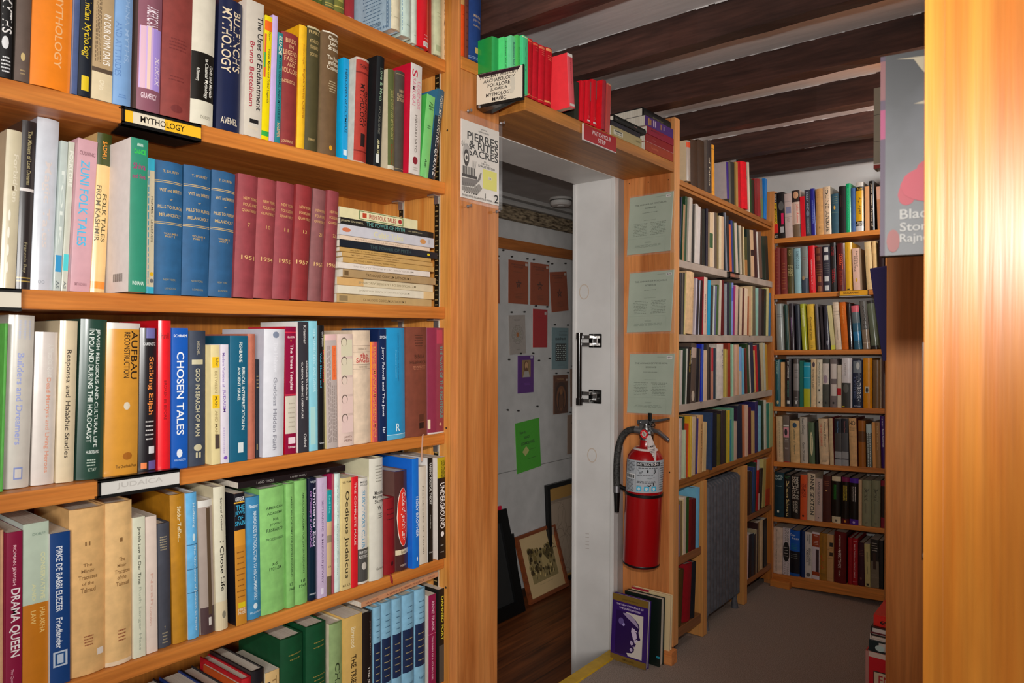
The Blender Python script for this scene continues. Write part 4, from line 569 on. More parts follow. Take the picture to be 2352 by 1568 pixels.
'R3': '''
2.4241 .0141 .9212 .202 .037 0 .14 p 0|a8a09c/9c9c80||
2.4482 .0296 .9215 .206 .044 .004 .14 p 0|12281a|dark green book on the lower grey shelf beyond the doorway|
2.4744 .0031 .9215 .206 .048 0 .14 p 0|c8c4b8||
2.4782 .0309 .9216 .212 .073 0 .14 p 0|15110e|black book on the lower grey shelf beyond the doorway|v .05 .45 .4 .7 a88c20 THE UNINVITED GUEST;v .02 .3 .75 .95 c8c0b0 HANS HOLZER
2.5099 .0442 .9219 .225 .056 0 .14 p 0|4a3c34|black and cream photo book on the lower grey shelf beyond the doorway|b .07 .24 a08c80;e .8 .97 .2 .8 a89c8c
2.5645 .0251 .9222 .206 .063 .004 .14 p 0|14120c||
2.5899 .0111 .9223 .204 .065 .002 .14 p 0|4a3c28||
2.6013 .0145 .9223 .223 .03 -.004 .14 p 0|1c3c98/1020a0||
2.6291 .032 .9226 .198 .014 0 .14 p 0|b8a088/c0b48c||
2.672 .0214 .9228 .222 -.008 .004 .14 p 0|3a342e||
2.6952 .0116 .923 .21 -.012 .004 .14 p 0|161214||
2.7072 .0179 .923 .207 .001 0 .14 p 0|a06a58||b 0 .45 9a2430
2.7324 .0212 .9232 .205 .01 .002 .14 p 0|10283a||
2.7525 .0161 .9233 .197 .001 0 .14 p 0|a8a488||
2.7539 .0656 .9235 .222 -.004 -.008 .165 h 0|b0a8a0|wide white jacketed book on the lower grey shelf beyond the doorway|v .1 .45 .6 .95 5a5068 MYTHIC
2.8489 .017 .9239 .2 -.008 .002 .14 p 0|a89848||
2.8728 .0149 .9241 .198 -.018 .004 .14 p 0|8a6838||
2.888 .0238 .9242 .224 -.017 0 .165 h 0|7c2a18||
2.9289 .0088 .9244 .224 -.026 .006 .14 p 0|14241c||
2.9245 .0119 .9244 .219 -.008 0 .14 p 0|8ab89a||
2.955 .02 .9246 .217 -.031 0 .14 p 0|c09a84||
2.977 .0253 .9248 .217 -.032 0 .14 p 0|a88468/b8a8a0||
3.0054 .0257 .925 .207 -.023 0 .14 p 0|6a8ab8||b .5 1 a09890
3.0489 .0104 .9252 .192 -.035 .006 .14 p 0|16242c||
3.0455 .0189 .9252 .2 -.061 0 .14 p 0|5a98b0||
3.093 .0171 .9255 .2 -.078 .004 .14 p 0|5a201a||
3.1123 .0258 .9256 .221 -.106 .004 .14 p 0|1c3418||
3.1384 .0053 .9257 .215 -.1 0 .14 p 0|a8a098||
3.1459 .0398 .9259 .225 -.107 0 .14 p 0|1c2236||
3.189 .0157 .9261 .189 -.098 0 .14 p 0|a88c50||
3.2069 .0272 .9262 .212 -.115 0 .14 p 0|a01420||
3.2421 .03 .9265 .218 -.114 .002 .14 p 0|1c2430||
3.2801 .0088 .9266 .189 -.132 .004 .14 p 0|5a2c18||
3.2891 .0242 .9267 .223 -.114 0 .14 p 0|a09474||
3.3157 .0215 .9269 .222 -.09 0 .14 p 0|989c90||
3.3396 .0266 .9271 .214 -.093 0 .14 p 0|a07828||''',
'R4': '''
2.4228 .0293 .6455 .225 .023 .004 .165 h 0|a4948c|pale grey book on the brown shelf above the radiator|
2.4626 .0149 .6458 .228 .015 .008 .14 p 0|0f2a1c||
2.4614 .0124 .6459 .179 .021 0 .14 p 0|9ca488||
2.4917 .0115 .6461 .201 .033 .002 .14 p 0|a03a18/b03c18||
2.4956 .0143 .6461 .228 .033 -.006 .14 p 0|b89830/c89418||
2.5251 .028 .6465 .222 .035 0 .14 p 0|b09c80||
2.5641 .0055 .6468 .223 .045 .004 .14 p 0|5a4a40||
2.57 .0106 .6469 .212 .053 .002 .14 p 0|241c6a||
2.5809 .0396 .6471 .222 .041 0 .14 p 0|b48a58|tan book on the brown shelf above the radiator|v .15 .85 .6 .8 4a3018 Das Tibetische Totenbuch
2.6237 .033 .6475 .192 .044 0 .14 p 0|c4a878||
2.685 .0136 .648 .224 .018 -.01 .165 h 0|1c2c54/2c3e5c||
2.7293 .0492 .6486 .219 .008 .002 .165 h 0|101420|navy black book on the brown shelf above the radiator|
2.7857 .0336 .6491 .208 .004 .004 .165 h 0|4a4414||
2.8266 .0232 .6495 .221 -.019 .006 .14 p 0|2c2024||
2.8523 .0222 .6497 .219 -.008 .006 .14 p 0|201a1a||
2.8748 .0225 .6499 .218 .003 0 .14 p 0|c0a018/a89830||
2.9087 .0146 .6502 .178 -.001 .002 .14 p 0|2c6a7a||
2.9235 .0199 .6504 .224 -.008 0 .14 p 0|5a9078||
2.9447 .0301 .6507 .165 -0 0 .14 p 0|a89484||
2.9916 .0107 .6511 .216 .004 .006 .14 p 0|2a1430||
3.0026 .0528 .6513 .227 -.038 0 .165 h 0|1c2030|slate navy book on the brown shelf above the radiator|
3.0635 .0112 .6518 .226 -.027 .002 .14 p 0|a8603c||
3.075 .0253 .6519 .225 -.008 -.004 .14 p 0|b89c88||
3.1247 .0473 .6525 .207 -.022 .004 .165 h 0|4a1420||
3.1723 .0221 .6529 .19 -.001 .002 .14 p 0|a88a58||
3.1947 .0328 .6531 .231 -.028 -.002 .14 p 0|241c50||
3.2361 .0532 .6536 .206 -.016 0 .165 h 0|6a98a8||
3.3038 .0174 .6542 .229 -.036 .004 .14 p 0|1c2c18||
3.3215 .0239 .6543 .228 -.037 0 .14 p 0|a8a898||
3.3486 .0335 .6547 .211 -.009 0 .14 p 0|1c6a5a||
3.3853 .0472 .6551 .211 -.009 0 .14 p 0|8a9468||''',
'RA': '''
2.4068 .011 .3645 .21 .037 .003 .14 p 0|14110f||
2.4196 .0111 .3641 .19 .027 .003 .14 p 0|6a5a70||
2.4326 .0177 .3636 .202 .025 .003 .14 p 0|6a5838||
2.4522 .0075 .3632 .205 .02 .003 .14 p 0|c0ac80||
2.4606 .0209 .3627 .213 .015 .003 .14 p 0|b0a090||
2.4834 .0221 .362 .208 .025 .003 .14 p 0|1c4418||
2.5075 .0373 .361 .194 .033 .003 .165 h 0|5c0a0c|dark red book, left of pair by radiator|
2.5468 .03 .3599 .192 .024 .003 .165 h 0|480a0c||
2.5808 .0317 .3588 .23 .019 .003 .165 h 1|5a94b4/68a0b8|large light blue book left of radiator|''',
'RB': '''
2.3877 .0264 .1044 .204 .069 .003 .165 h 0|120f0c||b .28 .285 6a6254;b .72 .725 6a6254
2.4196 .0372 .1033 .204 .106 .003 .165 h 0|3c2a0c|dark olive brown book on low shelf beside the radiator|
2.4682 .0637 .1014 .213 .092 .003 .165 h 0|7a0814|crimson book with pale page top, low shelf beside the radiator|
2.5348 .0358 .0998 .209 .078 .003 .165 h 0|14141a|black book beside the crimson one, low shelf beside the radiator|''',
'RC': '''
3.1195 .0279 .3837 .195 .028 .003 .14 p 0|2c1a14||
3.1495 .0134 .3838 .189 .029 .003 .14 p 0|2c2c20||
3.1649 .0323 .3839 .203 .099 .003 .14 p 0|1c3a60/2a3060||
3.1993 .0116 .384 .223 .062 .003 .14 p 0|14281c||
3.213 .0277 .3841 .23 .083 .003 .14 p 0|9c0a10||b 0 .2 a8a0a0
3.2417 .0194 .3842 .188 .06 .003 .14 p 0|a89890||b 0 .6 3a1a14
3.2632 .0272 .3843 .186 .091 .003 .14 p 0|2c2418||
3.296 .0388 .3845 .222 .076 .003 .14 p 0|9a8c50/a89c60||
3.3415 .0569 .3848 .22 .043 .003 .14 p 0|a05a18||b .65 1 9a3818''',
'RD': '''
3.1015 .0308 .0963 .2 .043 .003 .165 h 0|b09a94||
3.1381 .0232 .0975 .197 .021 .003 .14 p 0|1c1014||
3.1625 .0282 .0984 .193 .01 .003 .14 p 0|14222c||
3.193 .0215 .0993 .184 .011 .003 .14 p 0|2a1c18||
3.2181 .012 .1 .199 .009 .003 .14 p 0|8a7c60||
3.2325 .0158 .1006 .227 .013 .003 .14 p 0|2c1210||
3.2507 .0184 .1013 .227 .018 .003 .14 p 0|8a7048||
3.2716 .0473 .1025 .223 .025 .003 .165 h 0|b09a78||
3.3227 .0446 .1042 .222 -.02 .003 .14 p 0|120f10||''',
'B1': '''
-1.151 .0231 1.6461 .219 -.038 .006 .14 p 0|14100d|black book lettered in yellow blocks on the back bookcase's top shelf|r .22 .68 .15 .85 b89818;v .24 .66 .2 .8 1a140c AN AMERICAN HERO;v .03 .2 .3 .75 b8b0a8 NICHOLAS;b .68 .88 98140f;n .92 .98 .2 .9 a8a098 2
-1.1265 .028 1.6462 .22 -.035 .006 .14 p 0|14100f|black book with grey hat and magenta title on the back bookcase's top shelf|e .2 .4 .1 .98 4a4844;r .46 .7 .5 .9 a81040;r .75 .88 .3 .9 8a8a8a
-1.0962 .0327 1.6463 .209 -.032 .006 .14 p 0|9a8a84|mauve grey book with small picture on the back bookcase's top shelf|r .3 .45 .2 .9 6a6a80;b .18 .185 5a504c;b .53 .535 5a504c;n .56 .65 .3 .7 6a5a54 3
-1.0625 .0373 1.6464 .22 -.038 .006 .165 h 1|b49c8c|book with portrait head over white panel on the back bookcase's top shelf|b 0 .25 281e18;e .03 .18 .2 .85 a07858;b .73 1 5c4a38;v .3 .7 .5 .8 a84038 John Adams
-1.0239 .0207 1.6465 .187 -.039 .006 .14 p 0|b40c1c||
-1.0019 .0227 1.6466 .215 -.04 .006 .14 p 0|2c2e38|slate paperback with pale curving title on the back bookcase's top shelf|v .05 .45 .3 .75 7a8490 PALEY AND;e .45 .58 .2 .8 5a6470;v .6 .95 .3 .7 6a7a7c CORRESPONDENCE
-.9783 .019 1.6467 .218 -.037 .006 .165 h 1|1c1c6a|royal blue book with pale title on the back bookcase's top shelf|m .25 .75 .35 .7 6a80b8 2
-.9566 .0315 1.6468 .213 -.028 .006 .165 h 0|9c7444|plain tan cloth book on the back bookcase's top shelf|n .06 .2 .2 .6 7a5830 3;e .82 .86 .4 .6 7a5830
-.9243 .0324 1.6469 .218 -.029 .006 .165 h 1|b49c80/6a6454|cream book with tall black italic title on the back bookcase's top shelf|v .03 .95 .35 .75 1c1a16 IDLINE ARBUS
-.8901 .0303 1.6471 .181 -.019 .006 .165 h 0|24404c|slate teal book with gold flame on the back bookcase's top shelf|n .05 .25 .2 .9 7a7850 4;e .3 .4 .35 .6 a88438;b .47 .475 6a7a5c
-.8582 .0291 1.6472 .212 -.013 .006 .165 h 0|100c0c|wide black book with dim lettering on the back bookcase's top shelf|m .2 .45 .2 .6 3a2020 2
-.8279 .0192 1.6473 .22 -.014 .006 .165 h 1|068050|bright green book with pale title on the back bookcase's top shelf|m .1 .95 .3 .6 40a880 2
-.8078 .0178 1.6473 .198 -.011 .006 .165 h 0|2c4870||
-.7884 .0315 1.6474 .219 -.008 .006 .165 h 1|d09c14/5a5650|yellow book with silver ends and large initials on the back bookcase's top shelf|b 0 .09 9c9890;b .09 .17 14120e;b .79 .89 14120e;b .89 1 a09c98;v .3 .66 .3 .75 14120e A.J. Ayer;h .105 .15 .2 .85 c8a030 A Life;h .8 .84 .2 .8 c8c0b0 Ben;h .845 .885 .1 .9 c8c0b0 Rogers
-.7516 .0186 1.6475 .196 -.009 .006 .14 p 0|a87a50|plain buff paperback on the back bookcase's top shelf|
-.7313 .0193 1.6476 .218 -.021 .006 .165 h 1|100c0a|tall black book with pale vertical script on the back bookcase's top shelf|v .05 .93 .3 .7 b0a088 Janet Baker, Princes of
-.7001 .0174 1.6477 .189 -.03 .006 .14 p 0|8a5c3c||b 0 .3 9a7460
-.6811 .0146 1.6478 .192 -.013 .006 .165 h 0|201008||''',
'B2': '''
-1.145 .0263 1.3798 .224 -.024 .006 .165 h 0|5c1e1a|ornate maroon book, left of pair on the back shelf with the BIOGRAPHY sign|n .05 .9 .2 .8 6a3a20 12
-1.1168 .0297 1.3804 .218 -.02 .006 .165 h 0|5a1e18|ornate maroon book, right of pair on the back shelf with the BIOGRAPHY sign|n .3 .9 .2 .8 7a4a24 10
-1.0852 .0289 1.3809 .217 -.024 .006 .165 h 1|3c3418|olive book with pale block lettering on the back shelf with the BIOGRAPHY sign|v .05 .17 .3 .7 b0a470 ANNA;v .38 .62 .15 .85 b8ac78 BIRTH OF COOKERY
-1.0535 .03 1.3815 .211 -.027 .006 .165 h 1|6a8a90|pale blue grey book with dark blue title on the back shelf with the BIOGRAPHY sign|v .06 .46 .35 .75 1c2a34 RAYMOND CHANDLER
-1.0208 .03 1.382 .217 -.03 .006 .165 h 1|5c605c|grey book with figure and dark base on the back shelf with the BIOGRAPHY sign|b .68 1 2a3440;e .63 .72 .1 .5 8a7050;n .2 .3 .3 .8 6a4040 2
-.9864 .0274 1.3826 .218 -.033 .006 .165 h 1|b00414|bright red book with white script on the back shelf with the BIOGRAPHY sign|v .3 .95 .35 .6 d0b0b0 Charlotte and Emily Bronte
-.9567 .0302 1.3831 .209 -.032 .006 .165 h 0|3c1612|brown leather book with gilt panels on the back shelf with the BIOGRAPHY sign|r .02 .14 .2 .75 5a2c18;r .2 .3 .2 .75 5a2c18;n .36 .62 .1 .9 6a4420 5;r .65 .78 .3 .8 6a3c20;r .86 .98 .3 .8 6a3c20
-.9243 .0307 1.3837 .21 -.03 .006 .165 h 0|24222c|dark slate book with four white panels on the back shelf with the BIOGRAPHY sign|r .03 .13 .2 .8 9a9a98;r .2 .31 .2 .8 9a9a98;r .66 .77 .2 .8 9a9a98;r .86 .97 .2 .8 9a9a98;n .36 .6 .1 .9 4a4a48 5
-.8915 .0231 1.3842 .222 -.032 .006 .165 h 1|100c0c|black book with red vertical title on the back shelf with the BIOGRAPHY sign|v .06 .26 .25 .7 7a0c14 VENTURE;v .53 .83 .3 .75 980c1c THE ETERNAL
-.8638 .0337 1.3848 .216 -.028 .006 .165 h 1|440c0c|dark crimson book with orange serif title on the back shelf with the BIOGRAPHY sign|v .22 .55 .25 .75 a84020 COBBETT;v .57 .87 .3 .7 7a2818 ESCAPE TO MAYO
-.8284 .0279 1.3854 .217 -.03 .006 .165 h 1|c8981c/a87c10|yellow book with sloping yellow cover on the back shelf with the BIOGRAPHY sign|v .1 .35 .3 .5 8a6c1c Robert Kennedy;r .96 .98 .2 .6 2a2410;v .6 .9 .3 .5 9a7c24 Biography
-.7958 .0283 1.3859 .187 -.036 0 .14 p 0|a88878/7a6a58|pink beige paperback lettered EARTHLY PARADISE on the back shelf with the BIOGRAPHY sign|v .07 .45 .55 .8 4a3830 EARTHLY;v .18 .56 .2 .45 4a3830 PARADISE;e .72 .8 .35 .65 a07c20
-.7423 .027 1.3868 .212 -.058 .006 .165 h 0|b49c70|cream book with thin panelled spine on the back shelf with the BIOGRAPHY sign|r .16 .8 .4 .7 a88c60
-.7141 .014 1.3872 .212 -.04 .006 .165 h 0|a88a5c||
-.6942 .0265 1.3877 .212 -.021 .006 .165 h 0|1c0a0c|very dark maroon book at the end on the back shelf with the BIOGRAPHY sign|n .1 .3 .2 .6 7a5a58 3''',
'B3': '''
-1.1347 .0337 1.1148 .221 -.041 .006 .165 h 1|6a6e6a|silver grey wrapped book on the shelf under the BIOGRAPHY sign|n .2 .3 .2 .9 3a3c44 2;m .45 .7 .5 .65 b0b0ac 2
-1.0927 .0166 1.1155 .215 -.046 .006 .165 h 1|18302a/a09078||
-1.071 .0201 1.116 .22 -.04 .006 .165 h 1|241c22|black wrapped book with violet glare, first on the shelf under the BIOGRAPHY sign|m .3 .7 .3 .5 8a6a98 1
-1.0431 .0195 1.1166 .213 -.035 .006 .165 h 1|20242e||
-1.0169 .022 1.1172 .215 -.059 .006 .165 h 1|80841c|olive lime wrapped book on the shelf under the BIOGRAPHY sign|m .1 .5 .3 .7 c0c098 2
-.9882 .0284 1.1179 .212 -.049 .006 .165 h 0|b8942c|yellow book lettered Growing Pains on the shelf under the BIOGRAPHY sign|v .28 .78 .3 .7 4a3810 Growing Pains;n .88 .96 .3 .7 6a5418 2
-.9506 .0136 1.1185 .211 -.059 .006 .165 h 1|4a4444||
-.931 .0113 1.1189 .203 -.057 .006 .165 h 1|1c1418||
-.9162 .0224 1.1194 .2 -.046 .006 .165 h 1|24222c|dark wrapped book with pale emblem on the shelf under the BIOGRAPHY sign|e .78 .9 .3 .7 6a6a74
-.8899 .0175 1.1199 .202 -.094 .006 .14 p 0|a0986c||b .9 1 b0b040
-.8707 .025 1.1204 .216 -.073 .006 .165 h 0|b0a08c/8a7c68|tall ivory book with ribbed spine on the shelf under the BIOGRAPHY sign|b .06 .065 6a5a48;b .13 .135 6a5a48;b .2 .205 6a5a48;b .27 .275 6a5a48;m .45 .8 .4 .6 6a5a48 1
-.844 .0264 1.121 .214 -.066 .006 .165 h 0|a04c08|burnt orange book with script title on the shelf under the BIOGRAPHY sign|v .08 .45 .4 .7 b87838 Georgiana
-.8142 .0162 1.1215 .206 -.053 .006 .165 h 1|1c1414||
-.7931 .0312 1.1221 .195 -.076 .006 .165 h 1|20485c|teal book with pink head band on the shelf under the BIOGRAPHY sign|b 0 .15 a84a54;b .15 .4 4a5458;b .6 .8 1a5a80
-.757 .0287 1.1229 .215 -.078 .006 .165 h 1|6a5c4c|glossy beige and black wrapped book on the shelf under the BIOGRAPHY sign|b 0 .6 4a4844;v .1 .58 .35 .75 1a1614 HHHHHH;b .86 .88 8a7c68
-.7226 .0292 1.1236 .215 -.104 .006 .165 h 1|4a5040|grey green wrapped book at the end on the shelf under the BIOGRAPHY sign|b .93 1 14120f;b 0 .06 1c1a18''',
'B4': '''
-1.1414 .0244 .8475 .222 -.009 .006 .165 h 1|0a4048|dark teal book with round foot emblem on the back bookcase's fourth shelf down|v .03 .3 .3 .55 8ab0a8 KATHERINE;m .3 .65 .4 .5 5a9090 1;e .87 .95 .3 .7 9a8c68
-1.1151 .0168 .8484 .21 -.005 .006 .14 p 0|a88458||
-1.0947 .029 .8494 .225 -.005 .006 .165 h 1|201c1e|black book with white capitals over teal script on the back bookcase's fourth shelf down|v .05 .4 .35 .6 c8c8c0 D.H. LAWRENCE;v .46 .8 .35 .55 4a8878 BRENDA MADDOX;r .87 .94 .3 .7 a0a09c
-1.0578 .0273 .8508 .224 -.003 .006 .165 h 1|3c3634|grey banded book with black foot on the back bookcase's fourth shelf down|b .1 .66 6a6664;n .2 .4 .2 .8 3a3836 4;n .78 .88 .2 .8 908c88 2;r .88 .94 .4 .6 c0bcb8
-1.0283 .0171 .8518 .216 -.005 .006 .14 p 0|125044||
-1.0094 .029 .8528 .207 -.005 .006 .14 p 0|0a7488|turquoise book with lime base on the back bookcase's fourth shelf down|b .59 1 8a8c14;b .08 .09 8ac0c8;b .34 .35 8ac0c8
-.9786 .023 .8539 .222 -.003 .006 .165 h 0|b49c78|beige book with oval portrait stamp on the back bookcase's fourth shelf down|e .06 .17 .3 .8 3a2c34;v .22 .62 .35 .65 5a4c3c Edward Lear
-.9534 .0249 .8549 .219 -.003 .006 .165 h 0|a8a08c|off-white book lettered Mockingbird on the back bookcase's fourth shelf down|v .06 .56 .3 .65 5a5c50 Mockingbird;r .62 .67 .35 .6 3a3a34;e .88 .92 .35 .6 3a3a34
-.9271 .0277 .856 .22 -.003 .006 .165 h 0|3c3c36|grey book with pale portrait panel on the back bookcase's fourth shelf down|b .09 .52 a09890;e .33 .5 .15 .8 7a6a74;e .88 .93 .35 .65 1c1a18
-.8956 .0286 .8573 .22 -.003 .006 .165 h 0|5a5250|grey book with two white labels on the back bookcase's fourth shelf down|r .1 .41 .2 .98 a09890;r .52 .76 .2 .98 a09890;e .88 .93 .4 .7 1c1a18
-.8631 .0157 .8583 .193 -.003 .006 .14 p 0|a09888||b .55 .71 90080f
-.8453 .0422 .8596 .223 -.003 .006 .165 h 1|a8a4a4|wide white book with dark portrait lower half on the back bookcase's fourth shelf down|r .5 1 .0 .88 2a2a26;e .52 .7 .15 .7 4a4a46;r .97 .99 .02 .3 b0a818;v .1 .36 .3 .45 7a7470 CHEEVER
-.8006 .0415 .8613 .214 -.007 .006 .165 h 1|141c30|navy book with photo head and white capitals on the back bookcase's fourth shelf down|r .02 .27 .1 .9 5a6268;e .05 .2 .4 .75 9a9c98;v .33 .86 .45 .85 b8bcc0 LINDBERGH;v .35 .8 .15 .35 4a5878 A. SCOTT BERG;h .95 .98 .2 .8 8a90a0 PUTNAM
-.7559 .0352 .863 .221 -.006 .006 .165 h 1|bc7808|mustard orange book with small portrait on the back bookcase's fourth shelf down|r .57 .7 .2 .7 9a9480;e .59 .69 .3 .6 2a2a28;m .1 .5 .35 .65 d09c30 2;m .75 .9 .4 .6 d09c30 1
-.7175 .0291 .8644 .212 -.003 .006 .165 h 1|5c4428|plain brown wrapped book on the back bookcase's fourth shelf down|
-.6868 .0236 .8655 .215 -.003 .006 .165 h 1|3a2420/9a8c78|dark brown book with pale border on the back bookcase's fourth shelf down|r .0 1 .0 .15 9a8c78;v .1 .55 .4 .65 1c100e JACQUES''',
'B5': '''
-1.1335 .0299 .5847 .215 -.023 .006 .165 h 0|a08a6c|pale tan book with faint lettering on the back bookcase's fifth shelf down|m .1 .9 .4 .6 7a6850 1
-1.1008 .0273 .5861 .22 -.018 .006 .14 p 0|54473f|brown grey book with pink portrait square on the back bookcase's fifth shelf down|b .985 1 7a1014;r .2 .23 .05 .95 b0a8a0;r .25 .47 .05 .95 b07078;e .28 .43 .2 .7 241c20;n .5 .58 .2 .9 9a9088 3;n .68 .72 .2 .9 9a9088 2
-1.0703 .0433 .5878 .197 -.022 .006 .165 h 0|a4875c/6a5c48|wide buff book with blue oval portrait on the back bookcase's fifth shelf down|e .05 .17 .3 .75 1c3448;v .2 .8 .35 .6 3a4030 Lafayette of Freedom
-1.0243 .0332 .5897 .214 -.026 .006 .165 h 1|948c80|grey book with two names in condensed capitals on the back bookcase's fifth shelf down|v .02 .38 .25 .65 2c2824 Sean O'Casey;v .55 .95 .25 .65 2c2824 Garry O'Connor
-.9853 .0257 .5913 .191 -.022 .006 .165 h 1|44543c|sage green book with cream capsule on the back bookcase's fifth shelf down|e .23 .8 .2 .75 a8a07c;m .3 .7 .4 .6 6a6c48 1
-.9574 .0132 .5922 .197 -.014 .006 .165 h 0|14140f||
-.9395 .0404 .5937 .209 -.034 .006 .165 h 0|b09878|wide beige book with red and black titles on the back bookcase's fifth shelf down|v .08 .62 .55 .8 241c18 Flannery O'Connor;v .1 .6 .2 .4 a84030 THE HABIT OF BEING;n .87 .95 .25 .8 7a6850 3
-.8944 .0171 .5952 .212 -.033 .006 .165 h 0|a08c6c/7a1c24||
-.8734 .0297 .5964 .211 -.013 .006 .14 p 0|34302e|black and grey paperback, left of pair on the back bookcase's fifth shelf down|b 0 .3 14141a;v .05 .3 .35 .6 4a6a88 Osborne Diaries;b .7 .85 747474;b .85 .87 14141a;b .87 1 747474
-.8425 .0276 .5978 .212 -.015 .006 .14 p 0|38383a|black and grey paperback, right of pair on the back bookcase's fifth shelf down|b 0 .3 14141a;v .05 .3 .35 .6 7a4a48 Osborne Diaries;b .7 .85 747474;b .85 .87 14141a;b .87 1 747474
-.8107 .0314 .5993 .214 -.028 .006 .165 h 0|b48e60/5a1c1c|tan book with large HO monogram on the back bookcase's fifth shelf down|h .05 .15 .1 .85 2c2014 HO;n .17 .26 .1 .8 6a4c30 4;n .37 .4 .2 .6 6a2c20 1
-.7739 .0285 .6009 .205 -.013 .006 .165 h 1|7c4a18|brown jacketed book with dark band on the back bookcase's fifth shelf down|b .23 .46 4c3018
-.7401 .0218 .6023 .19 -.024 .006 .165 h 1|48504c|black and white birch-patterned book on the back bookcase's fifth shelf down|b 0 .2 8a9a98;m .2 1 .1 .9 a8b0ac 2
-.7163 .0128 .6031 .199 -.023 .006 .14 p 0|a8743c||
-.7024 .0179 .6039 .199 -.027 .006 .14 p 0|7c5830|brown book with pale vertical script on the back bookcase's fifth shelf down|v .08 .6 .35 .6 b09468 Once There Was
-.6821 .0185 .6048 .228 -.029 .006 .165 h 1|280c48|purple book with white vertical title on the back bookcase's fifth shelf down|v .05 .2 .35 .6 a898b0 de Mallac;v .25 .6 .4 .75 b8b0c0 Boris Pasternak''',
'B6': '''
-1.1463 .0453 .3217 .212 .004 .006 .165 h 0|08242c/14343c|dark teal book with stacked white capitals on the back bookcase's sixth shelf down|h .06 .11 .1 .9 8a9c98 SUPER;h .125 .17 .1 .8 8a9c98 CHIEF;n .29 .32 .2 .8 6a8080 1;r .85 .9 .35 .55 a8a898
-1.0996 .0324 .3237 .205 -.005 .006 .165 h 0|120f0c|black book with tall cream serif title on the back bookcase's sixth shelf down|v .15 .97 .35 .75 b09c68 Delmore Schwartz;h .03 .06 .1 .8 2a6a34 James;h .065 .09 .2 .7 3a7a44 Atlas
-1.0657 .039 .3255 .202 -.01 .006 .165 h 1|1c1714|black book with boxed white title on the back bookcase's sixth shelf down|v .03 .55 .55 .85 b0a898 PORTRAIT OF;v .03 .55 .15 .45 b0a898 DELMORE;v .6 .87 .5 .75 a09888 EDITED BY;v .6 .83 .2 .4 a09888 ELIZABETH
-1.0249 .0302 .3273 .209 .004 .006 .14 p 0|b8481c|bright orange book with dark red lettering on the back bookcase's sixth shelf down|v .2 .5 .45 .85 6a1c0c DELMORE;v .2 .52 .15 .42 6a1c0c SCHWARTZ;e .89 .94 .3 .6 2c0c08
-.9929 .033 .329 .217 .005 .006 .14 p 0|a4947c|beige paperback with heavy black capitals on the back bookcase's sixth shelf down|v .02 .88 .35 .9 1c1814 ANNE SEXTON;m .05 .6 .05 .2 8a7040 1
-.959 .0308 .3306 .195 .004 .006 .14 p 0|98847a|pale mauve paperback with thin capitals on the back bookcase's sixth shelf down|v .06 .6 .35 .7 4a4444 ANNE SEXTON;r .9 .93 .4 .6 5a5050
-.9256 .0356 .3324 .212 -.001 .006 .165 h 0|3a1810|dark brown cloth book with gilt star on the back bookcase's sixth shelf down|n .1 .22 .2 .8 7a4428 3;e .31 .34 .35 .6 a07848
-.8864 .0381 .3344 .211 -.001 .006 .165 h 1|120e0a|black and cream volume numbered 1 on the back bookcase's sixth shelf down|b 0 .1 a4987c;b .86 1 a4987c;m .18 .5 .2 .65 1c6a24 3;e .92 .97 .35 .65 4a4438
-.8458 .0329 .3363 .211 .003 .006 .165 h 1|100c08|black and maroon volume numbered 2 on the back bookcase's sixth shelf down|b 0 .1 5c1438;b .89 1 3c0c14;m .18 .5 .2 .75 a08c24 3;e .92 .97 .35 .65 a86c14
-.8112 .0366 .3381 .208 -.001 .006 .165 h 1|100c08|black and purple volume numbered 3 on the back bookcase's sixth shelf down|b 0 .1 3c1c78;b .88 1 3c1c70;m .18 .5 .2 .75 a8a098 3;e .92 .97 .35 .65 9a88b8
-.7733 .0129 .3394 .203 -.001 .006 .14 p 0|a08464||
-.7592 .0375 .3407 .203 -.001 .006 .165 h 1|6c6c54|sage grey volume with monogram, left on the back bookcase's sixth shelf down|v .18 .45 .25 .75 2c2c24 Bernard;m .5 .72 .3 .6 4a4a3c 2;n .9 .95 .3 .6 4a4a3c 2
-.7192 .0325 .3426 .205 .001 .006 .165 h 1|686850|sage grey volume with monogram, right on the back bookcase's sixth shelf down|v .18 .45 .2 .75 2c2c24 Bernard;m .5 .72 .3 .6 4a4a3c 2;n .9 .95 .3 .6 4a4a3c 2
-.6839 .0157 .3439 .207 -.003 .006 .165 h 0|1c100e||b 0 .12 641020;b .78 1 641020''',
